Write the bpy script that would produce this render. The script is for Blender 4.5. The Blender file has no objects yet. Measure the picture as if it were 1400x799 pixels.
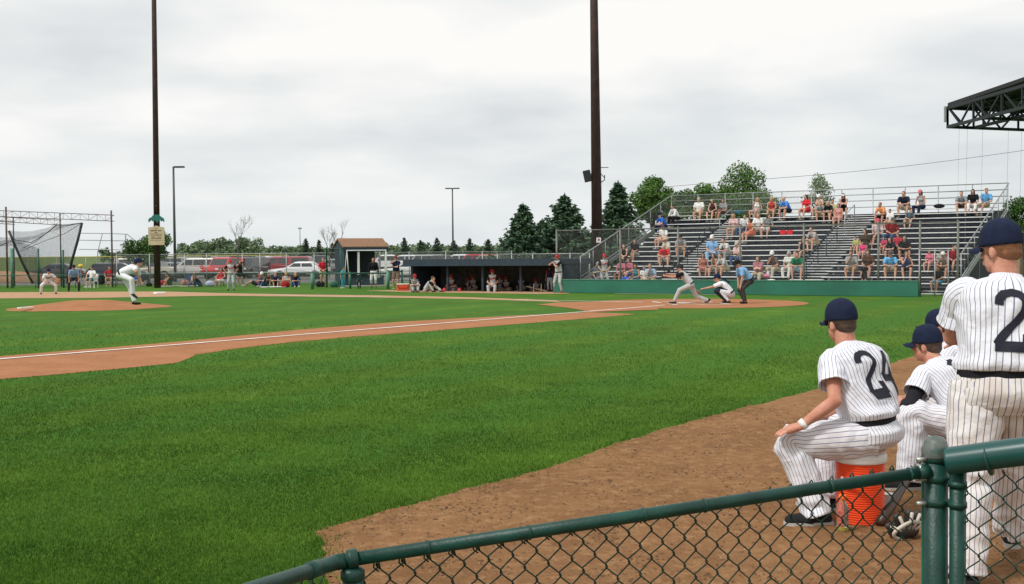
import bpy, bmesh, math, random
import numpy as np
from mathutils import Vector, Matrix, Euler, noise as mnoise
R=math.radians; PI=math.pi
random.seed(11); rng=np.random.default_rng(5)
sc=bpy.context.scene; col=sc.collection
V=Vector
# ---------------------------------------------------------------- camera
F=1600.0; CX,CY=700.0,399.5; CH=1.7
_p=math.atan(49.5/F); _t=R(0.5)
cF=V((0,math.cos(_p),-math.sin(_p))); r0=V((1,0,0)); u0=V((0,math.sin(_p),math.cos(_p)))
cR=r0*math.cos(_t)-u0*math.sin(_t); cU=r0*math.sin(_t)+u0*math.cos(_t)
CP=V((0,0,CH))
def ray(px,py): return cF+cR*((px-CX)/F)+cU*((CY-py)/F)
def G(px,py,z=0.0):
    d=ray(px,py); return CP+d*((z-CH)/d.z)
def D(px,py,Y):
    d=ray(px,py); return CP+d*(Y/d.y)
def pj(P):
    d=V(P)-CP; w=d.dot(cF); return CX+F*d.dot(cR)/w, CY-F*d.dot(cU)/w
cam=bpy.data.cameras.new('camera'); camo=bpy.data.objects.new('camera',cam); col.objects.link(camo)
M=Matrix((cR,cU,-cF)).transposed().to_4x4(); M.translation=CP; camo.matrix_world=M
cam.sensor_width=36; cam.lens=F/1400*36; cam.clip_end=6000; cam.clip_start=0.05; sc.camera=camo
sc.render.resolution_x=1024; sc.render.resolution_y=584
# ---------------------------------------------------------------- materials
MATS={}
def mat(name,c,rough=0.8,metal=0.0,var=0.0,scale=5.0,bump=0.0,bscale=40.0,c2=None,spec=0.5,trans=0.0,detail=4,sheen=0.0,sss=0.0,coat=0.0):
    if name in MATS: return MATS[name]
    m=bpy.data.materials.new(name); m.use_nodes=True; nt=m.node_tree; b=nt.nodes['Principled BSDF']
    b.inputs['Base Color'].default_value=(*c,1); b.inputs['Roughness'].default_value=rough; b.inputs['Metallic'].default_value=metal
    b.inputs['Specular IOR Level'].default_value=spec
    if trans: b.inputs['Transmission Weight'].default_value=trans
    if coat: b.inputs['Coat Weight'].default_value=coat; b.inputs['Coat Roughness'].default_value=.08
    if sss:
        b.inputs['Subsurface Weight'].default_value=sss; b.inputs['Subsurface Radius'].default_value=(1,.3,.15); b.inputs['Subsurface Scale'].default_value=.02
    tc=nt.nodes.new('ShaderNodeTexCoord')
    if var or c2:
        n=nt.nodes.new('ShaderNodeTexNoise'); n.inputs['Scale'].default_value=scale; n.inputs['Detail'].default_value=detail
        nt.links.new(tc.outputs['Object'],n.inputs['Vector'])
        r=nt.nodes.new('ShaderNodeValToRGB'); r.color_ramp.elements[0].position=.35; r.color_ramp.elements[1].position=.65
        a=c2 if c2 else tuple(x*(1-var) for x in c); bb=c if c2 else tuple(min(1,x*(1+var)) for x in c)
        r.color_ramp.elements[0].color=(*a,1); r.color_ramp.elements[1].color=(*bb,1)
        nt.links.new(n.outputs['Fac'],r.inputs['Fac']); nt.links.new(r.outputs['Color'],b.inputs['Base Color'])
    if bump:
        n=nt.nodes.new('ShaderNodeTexNoise'); n.inputs['Scale'].default_value=bscale; n.inputs['Detail'].default_value=5
        nt.links.new(tc.outputs['Object'],n.inputs['Vector'])
        bp=nt.nodes.new('ShaderNodeBump'); bp.inputs['Strength'].default_value=bump; bp.inputs['Distance'].default_value=.02
        nt.links.new(n.outputs['Fac'],bp.inputs['Height']); nt.links.new(bp.outputs['Normal'],b.inputs['Normal'])
    MATS[name]=m; return m
def cloth(c): 
    k='cloth_%02x%02x%02x'%tuple(int(max(0,min(1,x))*255) for x in c)
    return mat(k,c,.9,var=.1,scale=18,bump=.35,bscale=28,spec=.15)
def skinm(t=0): return mat('skin_%d'%t,[(.50,.27,.19),(.56,.32,.23),(.42,.22,.15),(.30,.15,.10)][t],.55,var=.07,scale=12,spec=.35)
def hairm(k): return mat('hair_'+k,dict(brown=(.055,.03,.018),black=(.012,.01,.01),blonde=(.34,.22,.10),grey=(.36,.35,.33),ginger=(.2,.08,.03))[k],.6,var=.25,scale=40)
# ---------------------------------------------------------------- mesh builder
class MB:
    def __init__(s): s.v=[]; s.f=[]; s.m=[]; s.uv=None
    def add(s,vs,fs,mi=0):
        o=len(s.v); s.v.extend(tuple(v) for v in vs); s.f.extend([tuple(i+o for i in f) for f in fs]); s.m.extend([mi]*len(fs)); return s
    def box(s,c,d,rz=0,mi=0,R3=None,taper=None):
        hx,hy,hz=d[0]/2,d[1]/2,d[2]/2; tx,ty=taper or (1,1)
        p=[V((x*hx*(tx if z>0 else 1),y*hy*(ty if z>0 else 1),z*hz)) for z in(-1,1) for x,y in((-1,-1),(1,-1),(1,1),(-1,1))]
        mm=R3 if R3 else Matrix.Rotation(rz,3,'Z'); c=V(c)
        return s.add([mm@q+c for q in p],[(3,2,1,0),(4,5,6,7),(0,1,5,4),(1,2,6,5),(2,3,7,6),(3,0,4,7)],mi)
    def bar(s,a,b,w,h=None,mi=0,up=(0,0,1)):
        a=V(a);b=V(b);h=h or w; d=(b-a); L=d.length
        if L<1e-6: return s
        d/=L; u=V(up)
        if abs(d.dot(u))>.98: u=V((0,1,0))
        x=d.cross(u).normalized(); y=x.cross(d)
        R3=Matrix((x,d,y)).transposed()
        return s.box((a+b)/2,(w,L,h),R3=R3,mi=mi)
    def tube(s,pts,r,n=8,mi=0,caps=True,flat=None):
        pts=[V(p) for p in pts]; N=len(pts); rs=r if isinstance(r,(list,tuple)) else [r]*N
        vs=[];x=None
        for i,p in enumerate(pts):
            d=(pts[min(i+1,N-1)]-pts[max(i-1,0)]).normalized()
            if x is None:
                x=d.orthogonal().normalized()
            else: x=(x-d*x.dot(d)).normalized()
            y=d.cross(x)
            for k in range(n):
                a=2*PI*k/n; vs.append(p+(x*math.cos(a)+y*math.sin(a))*rs[i])
        fs=[(i*n+k,i*n+(k+1)%n,(i+1)*n+(k+1)%n,(i+1)*n+k) for i in range(N-1) for k in range(n)]
        if caps: fs+= [tuple(reversed(range(n))),tuple(range((N-1)*n,N*n))]
        return s.add(vs,fs,mi)
    def lathe(s,prof,c=(0,0,0),n=24,mi=0,R3=None,sx=1,sy=1):
        c=V(c); vs=[];N=len(prof)
        for r,z in prof:
            for k in range(n):
                a=2*PI*k/n; q=V((r*math.cos(a)*sx,r*math.sin(a)*sy,z)); vs.append((R3@q if R3 else q)+c)
        fs=[(i*n+k,i*n+(k+1)%n,(i+1)*n+(k+1)%n,(i+1)*n+k) for i in range(N-1) for k in range(n)]
        fs+=[tuple(reversed(range(n))),tuple(range((N-1)*n,N*n))]
        return s.add(vs,fs,mi)
    def ell(s,c,r,n=12,m=8,mi=0,R3=None,z0=-1.0,z1=1.0):
        prof=[]
        for i in range(m+1):
            z=z0+(z1-z0)*(.5-.5*math.cos(PI*i/m)) if True else 0
            prof.append((max(1e-4,math.sqrt(max(0,1-z*z))),z))
        c=V(c);vs=[]
        for rr,z in prof:
            for k in range(n):
                a=2*PI*k/n; q=V((rr*math.cos(a)*r[0],rr*math.sin(a)*r[1],z*r[2])); vs.append((R3@q if R3 else q)+c)
        fs=[(i*n+k,i*n+(k+1)%n,(i+1)*n+(k+1)%n,(i+1)*n+k) for i in range(m) for k in range(n)]
        fs+=[tuple(reversed(range(n))),tuple(range(m*n,(m+1)*n))]
        return s.add(vs,fs,mi)
    def prism(s,poly,w,mi=0,ax='y',off=0.0,shrink=None):
        # poly in (x,z); extruded along y from -w/2 to w/2
        n=len(poly); a=[V((x,off-w/2,z)) for x,z in poly]; b=[V((x,off+w/2,z)) for x,z in poly]
        fs=[tuple(range(n)),tuple(reversed(range(n,2*n)))]+[(i,i+n,(i+1)%n+n,(i+1)%n) for i in range(n)]
        return s.add(a+b,fs,mi)
    def cap(s,p0,p1,ra,rb,side=None,asp=1.0,n=14,flat0=False,flat1=False,mi=0,bulge=None):
        p0=V(p0);p1=V(p1);d=p1-p0;L=d.length
        if L<1e-5: d=V((0,0,1));L=1e-5
        d=d/L
        x=V(side) if side is not None else d.orthogonal()
        x=(x-d*x.dot(d)).normalized(); y=d.cross(x); rings=[]
        if not flat0:
            for a in (90,65,40,18): rings.append((-math.sin(R(a))*ra,max(1e-4,math.cos(R(a)))*ra))
        for t in (0,.25,.5,.75,1):
            r=ra+(rb-ra)*t
            if bulge: r*=1+bulge*math.sin(PI*min(1,t*1.35))**2
            rings.append((L*t,r))
        if not flat1:
            for a in (18,40,65,90): rings.append((L+math.sin(R(a))*rb,max(1e-4,math.cos(R(a)))*rb))
        vs=[]
        for t,r in rings:
            for k in range(n):
                a=2*PI*k/n; vs.append(p0+d*t+(x*(math.cos(a)*r*asp)+y*(math.sin(a)*r)))
        N=len(rings)
        fs=[(i*n+k,i*n+(k+1)%n,(i+1)*n+(k+1)%n,(i+1)*n+k) for i in range(N-1) for k in range(n)]
        fs+=[tuple(reversed(range(n))),tuple(range((N-1)*n,N*n))]
        return s.add(vs,fs,mi)
    def mesh(s,name,smooth=False):
        me=bpy.data.meshes.new(name); me.from_pydata(s.v,[],s.f)
        if any(s.m): me.polygons.foreach_set('material_index',s.m)
        if smooth: me.polygons.foreach_set('use_smooth',[True]*len(me.polygons))
        me.update(); return me
    def obj(s,name,ms,parent=None,smooth=False,loc=None,bevel=0,auto=None):
        o=bpy.data.objects.new(name,s.mesh(name,smooth))
        for m in (ms if isinstance(ms,(list,tuple)) else [ms]): o.data.materials.append(m)
        col.objects.link(o)
        if parent: o.parent=parent
        if loc is not None: o.location=loc
        if bevel:
            b=o.modifiers.new('b','BEVEL'); b.width=bevel; b.segments=2; b.limit_method='ANGLE'
        if auto:
            o.data.polygons.foreach_set('use_smooth',[True]*len(o.data.polygons))
            o.data.set_sharp_from_angle(angle=R(auto))
        return o
def remesh(mb,name,vox,smooth=3,fac=.5):
    me=mb.mesh(name); o=bpy.data.objects.new(name,me); col.objects.link(o)
    r=o.modifiers.new('r','REMESH'); r.mode='VOXEL'; r.voxel_size=vox; r.use_smooth_shade=True
    if smooth:
        q=o.modifiers.new('s','SMOOTH'); q.iterations=smooth; q.factor=fac
    dg=bpy.context.evaluated_depsgraph_get(); m2=bpy.data.meshes.new_from_object(o.evaluated_get(dg))
    bpy.data.objects.remove(o); bpy.data.meshes.remove(me); m2.name=name; return m2
def tag(o,label=None,cat=None,group=None,kind=None):
    if label: o['label']=label
    if cat: o['category']=cat
    if group: o['group']=group
    if kind: o['kind']=kind
    return o
def thing(name,label,cat,loc=(0,0,0),rz=0,group=None):
    o=bpy.data.objects.new(name,None); o.empty_display_size=.2; col.objects.link(o); o.location=loc; o.rotation_euler=(0,0,rz)
    return tag(o,label,cat,group)
def mo(name,me,ms,parent=None):
    o=bpy.data.objects.new(name,me); col.objects.link(o)
    ms=ms if isinstance(ms,(list,tuple)) else [ms]
    if not me.materials:
        for m in ms: me.materials.append(m)
    for i,m in enumerate(ms):
        o.material_slots[i].link='OBJECT'; o.material_slots[i].material=m
    if parent: o.parent=parent
    return o
def copy_tree(src,loc,rz=None,label=None,scale=None):
    r=src.copy(); col.objects.link(r); r.location=loc
    if rz is not None: r.rotation_euler=(0,0,rz)
    if scale is not None: r.scale=(scale,)*3
    if label: r['label']=label
    for ch in list(src.children):
        c=ch.copy(); col.objects.link(c); c.parent=r
        for g in list(ch.children):
            d=g.copy(); col.objects.link(d); d.parent=c
    return r
# ---------------------------------------------------------------- ground, dirt, grass
def nlink(nt,a,b): nt.links.new(a,b)
def ground_mat(name,cols,scales,bump,bscale,rough=.95,stripe=None,bdist=.03):
    m=bpy.data.materials.new(name); m.use_nodes=True; nt=m.node_tree; b=nt.nodes['Principled BSDF']
    b.inputs['Roughness'].default_value=rough; b.inputs['Specular IOR Level'].default_value=.12
    tc=nt.nodes.new('ShaderNodeTexCoord'); prev=None
    rgb=nt.nodes.new('ShaderNodeRGB'); rgb.outputs[0].default_value=(*cols[0],1); prev=rgb.outputs[0]
    for i,(c,(s,sx,sy,lo,hi,amt)) in enumerate(zip(cols[1:],scales)):
        mp=nt.nodes.new('ShaderNodeMapping'); mp.inputs['Scale'].default_value=(sx,sy,1); mp.inputs['Location'].default_value=(i*7.3,i*3.1,0)
        nlink(nt,tc.outputs['Object'],mp.inputs['Vector'])
        n=nt.nodes.new('ShaderNodeTexNoise'); n.inputs['Scale'].default_value=s; n.inputs['Detail'].default_value=6; n.inputs['Roughness'].default_value=.6
        nlink(nt,mp.outputs[0],n.inputs['Vector'])
        r=nt.nodes.new('ShaderNodeMapRange'); r.inputs[1].default_value=lo; r.inputs[2].default_value=hi; r.inputs[4].default_value=amt
        nlink(nt,n.outputs['Fac'],r.inputs[0])
        mx=nt.nodes.new('ShaderNodeMix'); mx.data_type='RGBA'; mx.inputs['B'].default_value=(*c,1)
        nlink(nt,r.outputs[0],mx.inputs['Factor']); nlink(nt,prev,mx.inputs['A']); prev=mx.outputs['Result']
    if stripe:
        ang,wid,c,amt=stripe
        mp=nt.nodes.new('ShaderNodeMapping'); mp.inputs['Rotation'].default_value=(0,0,ang); nlink(nt,tc.outputs['Object'],mp.inputs['Vector'])
        w=nt.nodes.new('ShaderNodeTexWave'); w.inputs['Scale'].default_value=2*PI/20/wid; w.inputs['Distortion'].default_value=1.2; w.inputs['Detail Scale'].default_value=.3
        nlink(nt,mp.outputs[0],w.inputs['Vector'])
        r=nt.nodes.new('ShaderNodeMapRange'); r.inputs[1].default_value=.3; r.inputs[2].default_value=.7; r.inputs[4].default_value=amt
        nlink(nt,w.outputs['Fac'],r.inputs[0])
        mx=nt.nodes.new('ShaderNodeMix'); mx.data_type='RGBA'; mx.inputs['B'].default_value=(*c,1)
        nlink(nt,r.outputs[0],mx.inputs['Factor']); nlink(nt,prev,mx.inputs['A']); prev=mx.outputs['Result']
    nlink(nt,prev,b.inputs['Base Color'])
    n=nt.nodes.new('ShaderNodeTexNoise'); n.inputs['Scale'].default_value=bscale; n.inputs['Detail'].default_value=8; n.inputs['Roughness'].default_value=.65
    nlink(nt,tc.outputs['Object'],n.inputs['Vector'])
    bp=nt.nodes.new('ShaderNodeBump'); bp.inputs['Strength'].default_value=bump; bp.inputs['Distance'].default_value=bdist
    nlink(nt,n.outputs['Fac'],bp.inputs['Height']); nlink(nt,bp.outputs['Normal'],b.inputs['Normal'])
    return m
M_grass=ground_mat('mown_grass',[(.070,.155,.011),(.040,.098,.008),(.125,.215,.028),(.052,.122,.010)],
    [(.22,1,1,.38,.62,.85),(1.3,1,.45,.5,.72,.65),(9,1,.6,.45,.65,.5)],.5,22,stripe=(R(30),2.6,(.045,.135,.014),.8))
M_dirt=ground_mat('infield_clay',[(.36,.160,.074),(.265,.115,.052),(.45,.22,.115)],[(1.2,1,1,.4,.65,.7),(12,1,1,.5,.7,.6)],.4,18)
M_ndirt=ground_mat('packed_dirt',[(.275,.142,.062),(.185,.090,.038),(.39,.22,.105),(.095,.044,.021)],[(1.1,1,1,.4,.65,.75),(9,1,1,.48,.68,.7),(26,1,1,.6,.72,.7)],.9,16,bdist=.05)
M_path=ground_mat('sandy_path',[(.44,.27,.16),(.34,.2,.12)],[(2,1,1,.4,.65,.7)],.3,18)
M_far=ground_mat('far_field',[(.10,.15,.035),(.07,.12,.02),(.16,.17,.06)],[(.02,1,6,.4,.6,.9),(.3,1,1,.5,.7,.6)],.2,8)
M_lot=ground_mat('gravel_lot',[(.17,.165,.155),(.12,.12,.115)],[(1.5,1,1,.4,.6,.8)],.3,20)
M_chalk=mat('chalk',(.80,.79,.76),.9,var=.12,scale=6)
# one sheet to the horizon, finer nearby
_d0=V((-5.0,58.1,0)); _du=(V((2.3,53.9,0))-_d0); _L=_du.length; _du.normalize(); _dv=V((-_du.y,_du.x,0))
mb=MB(); _h=[_d0,_d0+_du*_L,_d0+_du*_L+_dv*2.6,_d0+_dv*2.6]
mb.add([(-2500,-40,0),(2500,-40,0),(2500,82,0),(-2500,82,0)]+[tuple(p) for p in _h],[(0,1,5,4),(1,2,6,5),(2,3,7,6),(3,0,4,7)])
tag(mb.obj('grass_field',M_grass),kind='structure')
mb=MB()
vs=[];xs=[-3000,-800,-300,-100,0,100,400,3000]; ys=[(82,0),(100,0),(170,.3),(300,1.3),(600,2.6),(1200,4.0),(4500,6)]
for y,z in ys:
    for x in xs: vs.append((x,y,z))
n=len(xs); mb.add(vs,[(j*n+i,j*n+i+1,(j+1)*n+i+1,(j+1)*n+i) for j in range(len(ys)-1) for i in range(n-1)])
tag(mb.obj('far_ground',M_far),kind='structure')
mb=MB(); mb.add([(-42,79,.004),(30,79,.004),(30,82,.004),(-42,82,.004),(30,100,.004),(-42,100,.004),(30,160,.35),(-42,160,.35)],[(0,1,2,3),(3,2,4,5),(5,4,6,7)])
tag(mb.obj('parking_lot',M_lot),kind='structure')
def jitter_poly(pts,step,amp,closed=True):
    out=[];n=len(pts)
    for i in range(n if closed else n-1):
        a=V(pts[i]);b=V(pts[(i+1)%n]);L=(b-a).length;k=max(1,int(L/step))
        d=(b-a).normalized(); nn=V((-d.y,d.x,0))
        for j in range(k):
            p=a+(b-a)*(j/k); w=mnoise.noise(V((p.x*1.7,p.y*1.7,3)))*amp+mnoise.noise(V((p.x*7,p.y*7,9)))*amp*.5
            out.append(p+nn*w)
    return out
def sheet(name,pts,z,m,step=.3,amp=.06,kind='structure'):
    pts=[V((p[0],p[1],z)) for p in pts]; pts=jitter_poly(pts,step,amp)
    bm=bmesh.new(); vs=[bm.verts.new(p) for p in pts]; f=bm.faces.new(vs); bmesh.ops.triangulate(bm,faces=[f])
    for f in bm.faces:
        f.normal_update()
        if f.normal.z<0: f.normal_flip()
    me=bpy.data.meshes.new(name); bm.to_mesh(me); bm.free(); o=bpy.data.objects.new(name,me); me.materials.append(m); col.objects.link(o)
    return tag(o,kind=kind),pts
# home plate geometry
H=G(945,415); H.z=0
L0=G(0,492); d3=(L0-H); d3.z=0; d3.normalize(); d1=V((d3.y,-d3.x,0)); d1=d1 if d1.x<0 else -d1
n3=V((-d3.y,d3.x,0)); n3=n3 if n3.y<0 else -n3      # outward, towards camera
# third base path
up=[(-60,494),(0,487.5),(130,477),(250,467),(400,452),(550,440),(700,432),(805,427)]
lo=[(870,430),(800,436),(700,444),(600,452),(480,461),(400,468),(330,476),(290,482),(268,485.5),(250,494),(240,497),(160,505),(80,512),(0,519),(-60,524)]
_,_pb=sheet('baseline_dirt',[G(*p) for p in up]+[G(*p) for p in lo],.004,M_dirt,.35,.05)
# home circle with arm towards first
circ=[H+V((math.cos(a)*3.96,math.sin(a)*3.96,0)) for a in [i*PI/24 for i in range(48)]]
sheet('home_circle_dirt',circ,.008,M_dirt,.25,.04)
sheet('home_arm_dirt',[G(735,417),G(770,413.5),G(900,412),G(900,424),G(808,427.5),G(780,422)],.012,M_dirt,.3,.03)
# first base side skin
tp=[(-200,398.5),(0,400),(120,399.3),(225,398.8),(300,401),(400,402.8),(520,404.3),(640,406.7),(760,411)]
bt=[(770,413.3),(650,409.3),(520,407),(400,405.6),(300,404.6),(240,405.6),(120,407.6),(0,408.2),(-200,409)]
sheet('first_base_dirt',[G(*p) for p in tp]+[G(*p) for p in bt],.004,M_path,.6,.12)
sheet('dugout_track_dirt',[G(*p) for p in [(500,397.6),(560,396.8),(760,399.2),(780,401.5),(735,402.2),(560,399.8)]],.004,M_path,.5,.1)
# mound
MC=G(122,421); MC.z=0
vs=[];K=14;N=56
for i in range(K+1):
    t=i/K
    for k in range(N):
        a=2*PI*k/N; r=2.75*t*(1+.02*math.sin(5*a)); z=.25*max(0,1-((max(0,r-.7))/2.05))**1.0
        vs.append((MC.x+r*math.cos(a),MC.y+r*math.sin(a),z+.004+.006*mnoise.noise(V((r*2*math.cos(a),r*2*math.sin(a),0)))))
mb=MB().add(vs,[(i*N+k,(i+1)*N+k,(i+1)*N+(k+1)%N,i*N+(k+1)%N) for i in range(K) for k in range(N)])
tag(mb.obj('pitchers_mound',M_dirt,smooth=True),kind='structure')
# near dirt (structure) with gentle relief
edge_px=[(470,860),(447,800),(436,757),(433,728),(500,708),(560,690),(650,668),(740,643),(830,613),(900,590),(960,572),(1020,557),(1080,543),(1130,529),(1190,508),(1240,489),(1330,474),(1500,462)]
near_edge=[G(*p) for p in edge_px]
far=near_edge+[V((9,13,0)),V((9,1.2,0)),V((-1.1,1.2,0))]
nd,near_poly=sheet('bullpen_dirt',far,.004,M_ndirt,.10,.085)
# relief grid clipped to the polygon
def inpoly(xs,ys,poly):
    ins=np.zeros(len(xs),bool); n=len(poly); j=n-1
    px=[p[0] for p in poly]; py=[p[1] for p in poly]
    for i in range(n):
        c=((py[i]>ys)!=(py[j]>ys)); dy=(py[j]-py[i]) or 1e-9
        xi=(px[j]-px[i])*(ys-py[i])/dy+px[i]; ins^=(c&(xs<xi)); j=i
    return ins
gx=np.arange(-1.3,6.4,.028); gy=np.arange(4.2,13.2,.032); XX,YY=np.meshgrid(gx,gy); nx_,ny_=len(gx),len(gy)
ins=inpoly(XX.ravel(),YY.ravel(),[(p[0],p[1]) for p in near_poly]).reshape(ny_,nx_)
ZZ=np.zeros((ny_,nx_))
for j in range(ny_):
    for i in range(nx_):
        if ins[j,i]:
            x_,y_=gx[i],gy[j]; a_=mnoise.noise(V((x_*3.1,y_*2.6,0))); b_=mnoise.noise(V((x_*9.5,y_*8,4))); c_=mnoise.noise(V((x_*24,y_*20,8)))
            ZZ[j,i]=.010+.006*a_+.010*b_*(.5+a_)+.0065*c_
ok=ins[:-1,:-1]&ins[1:,:-1]&ins[:-1,1:]&ins[1:,1:]; jj,ii=np.nonzero(ok); q0=jj*nx_+ii
fs_=np.stack([q0,q0+1,q0+nx_+1,q0+nx_],1)
_u,_inv=np.unique(fs_,return_inverse=True); _inv=_inv.reshape(fs_.shape); _v=np.stack([XX.ravel(),YY.ravel(),ZZ.ravel()],1)[_u]
me=bpy.data.meshes.new('trodden_dirt'); me.from_pydata(_v.tolist(),[],_inv.tolist()); me.polygons.foreach_set('use_smooth',[True]*len(_inv)); me.materials.append(M_ndirt)
o=bpy.data.objects.new('trodden_dirt',me); col.objects.link(o); tag(o,kind='structure')
# home plate, bag, rubber, chalk lines, boxes
def strip(mb,a,b,w,z=.016,step=.4,amp=.012,gap=()):
    a=V(a);b=V(b);d=(b-a);L=d.length;d/=L;nn=V((-d.y,d.x,0));k=max(2,int(L/step));pv=None
    for i in range(k+1):
        p=a+d*(L*i/k); ww=w*(.5+amp/w*mnoise.noise(V((p.x*3,p.y*3,0)))*2)
        cur=(V((p.x,p.y,z))+nn*ww,V((p.x,p.y,z))-nn*ww)
        if pv and not any(g0<i/k<g1 for g0,g1 in gap): mb.add([pv[0],pv[1],cur[1],cur[0]],[(0,1,2,3)])
        pv=cur
mb=MB(); s0=H+d3*1.9; strip(mb,s0,H+d3*30,.11,gap=((.43,.437),(.72,.725)))
s1=H+d1*1.9
strip(mb,s1,H+d1*7.5,.11)
strip(mb,H+d1*14,H+d1*21,.10)
tag(mb.obj('chalk_lines',M_chalk),kind='structure')
mb=MB(); ax=(d3+d1).normalized(); ay=V((-ax.y,ax.x,0))   # ax: home -> mound
for sgn in (1,-1):
    c0=H+ay*sgn*.37+ax*(-.7); 
    q=[c0-ax*.2,c0+ax*1.65,c0+ax*1.65+ay*sgn*1.2,c0-ax*.2+ay*sgn*1.2]
    for i in range(4): strip(mb,q[i],q[(i+1)%4],.08,z=.018,step=.25,amp=.03,gap=((.3,.42),) if i%2 else ())
tag(mb.obj('batters_box_lines',M_chalk),kind='structure')
mb=MB(); pl=[(-.0,-.0),( .22,.22),(.43,.22),(.43,-.22),(.22,-.22)]
P5=[H+ax*x+ay*y for x,y in pl]; mb.add([(p.x,p.y,.012) for p in P5]+[(p.x,p.y,.03) for p in P5],[(5,6,7,8,9)]+[(i,(i+1)%5,(i+1)%5+5,i+5) for i in range(5)])
tag(mb.obj('home_plate',mat('rubber_white',(.8,.8,.78),.6)),'white home plate set in the dirt by the batter','home plate')
B1=G(218,402.3); mb=MB().box((0,0,.045),(.46,.46,.09),rz=R(35))
tag(mb.obj('base_bag',mat('canvas_white',(.8,.79,.76),.8),loc=(B1.x,B1.y,.004),bevel=.02),'white square base bag on the far strip of dirt','base')
mb=MB().box((0,0,.02),(.61,.15,.04),rz=R(70)); q=G(35,421.5,.1)
tag(mb.obj('pitching_rubber',MATS['rubber_white'],loc=(q.x,q.y,.10)),'white slab on the left edge of the mound','pitching rubber')
# grass blades: near lawn as one mass
poly2=[(p.x,p.y) for p in near_poly]; polyB=[(p.x,p.y) for p in _pb]
def blades(name,N,ymin,ymax,h0,w0,seed,mt,exclude=True,xr=1.25):
    g=np.random.default_rng(seed)
    # density ~ 1/Y^2
    u=g.random(N); Y=1/(1/ymin+(1/ymax-1/ymin)*u)
    Y=Y; X=(g.random(N)*2-1)*Y*.4375*xr
    k=np.ones(N,bool)
    if exclude: k&=~inpoly(X,Y,poly2); k&=~inpoly(X,Y,polyB)
    k&=(g.random(N)<np.clip((ymax-Y)/(ymax-14),0,1))
    X=X[k];Y=Y[k];n=len(X)
    hh=h0*(.6+.8*g.random(n))*(1+.15*(Y-ymin)/4)*.8; ww=w0*(.7+.6*g.random(n))*(Y/ymin)**.8
    a=g.random(n)*2*np.pi; lean=(g.random(n)*.9)*hh; la=g.random(n)*2*np.pi
    P=np.zeros((n,3,3)); dx=np.cos(a)*ww/2; dy=np.sin(a)*ww/2
    P[:,0]=np.stack([X-dx,Y-dy,np.zeros(n)],1); P[:,1]=np.stack([X+dx,Y+dy,np.zeros(n)],1)
    P[:,2]=np.stack([X+np.cos(la)*lean,Y+np.sin(la)*lean,hh],1)
    me=bpy.data.meshes.new(name); me.vertices.add(n*3); me.loops.add(n*3); me.polygons.add(n)
    me.vertices.foreach_set('co',P.reshape(-1)); me.loops.foreach_set('vertex_index',np.arange(n*3,dtype=np.int32))
    me.polygons.foreach_set('loop_start',np.arange(0,n*3,3,dtype=np.int32)); me.update(calc_edges=True)
    me.materials.append(mt); o=bpy.data.objects.new(name,me); col.objects.link(o); return o
def blade_mat():
    m=bpy.data.materials.new('grass_blade'); m.use_nodes=True; nt=m.node_tree; b=nt.nodes['Principled BSDF']
    b.inputs['Roughness'].default_value=.75; b.inputs['Specular IOR Level'].default_value=.15
    g=nt.nodes.new('ShaderNodeNewGeometry'); tc=nt.nodes.new('ShaderNodeTexCoord')
    n=nt.nodes.new('ShaderNodeTexNoise'); n.inputs['Scale'].default_value=.8; n.inputs['Detail'].default_value=7; n.inputs['Roughness'].default_value=.62; nlink(nt,tc.outputs['Object'],n.inputs['Vector'])
    r=nt.nodes.new('ShaderNodeValToRGB'); e=r.color_ramp.elements; e[0].position=.40; e[0].color=(.025,.068,.006,1); e[1].position=.64; e[1].color=(.125,.225,.022,1)
    nlink(nt,n.outputs['Fac'],r.inputs['Fac'])
    r2=nt.nodes.new('ShaderNodeValToRGB'); e=r2.color_ramp.elements; e[0].position=0; e[0].color=(.034,.105,.009,1); e[1].position=1; e[1].color=(.20,.26,.07,1)
    x=e.new(.55); x.color=(.075,.170,.013,1); x=e.new(.9); x.color=(.115,.215,.022,1)
    nlink(nt,g.outputs['Random Per Island'],r2.inputs['Fac'])
    mx=nt.nodes.new('ShaderNodeMix'); mx.data_type='RGBA'; mx.inputs['Factor'].default_value=.38
    nlink(nt,r.outputs[0],mx.inputs['A']); nlink(nt,r2.outputs[0],mx.inputs['B']); nlink(nt,mx.outputs['Result'],b.inputs['Base Color'])
    return m
M_blade=blade_mat()
tag(blades('lawn_grass',900000,5.0,34,.020,.0030,3,M_blade),kind='stuff')
# weeds creeping over the dirt edge + crumbs of soil
g=np.random.default_rng(8); ev=[]; 
def crumbs(name,N,mt,smin,smax,seed,xmin,xmax,ymin,ymax):
    g=np.random.default_rng(seed); mb=MB(); X=g.random(N)*(xmax-xmin)+xmin; Y=ymin+(ymax-ymin)*g.random(N)**1.3
    k=inpoly(X,Y,poly2); X=X[k];Y=Y[k]
    base=[(1,0,0),(-.5,.87,0),(-.5,-.87,0),(0,0,.8),(.3,.2,-.4)]
    for x,y in zip(X,Y):
        if mnoise.noise(V((x*2.1,y*1.6,5)))<.0 and g.random()<.75: continue
        s=smin+(smax-smin)*g.random()**3; a=g.random()*6.3; ca,sa=math.cos(a),math.sin(a)
        mb.add([(x+s*(p[0]*ca-p[1]*sa)*(1+.4*g.random()),y+s*(p[0]*sa+p[1]*ca),.010+s*p[2]*.75) for p in base],[(0,1,3),(1,2,3),(2,0,3)])
    o=mb.obj(name,mt); return o
tag(crumbs('soil_crumbs',38000,mat('soil_crumb',(.15,.078,.036),.95,var=.4,scale=4),.004,.016,4,-1.2,6,4.5,13),kind='stuff')
tag(crumbs('pale_pebbles',700,mat('pale_pebble',(.42,.33,.24),.9,var=.2,scale=4),.003,.009,6,-1.2,6,4.5,12),kind='stuff')
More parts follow.
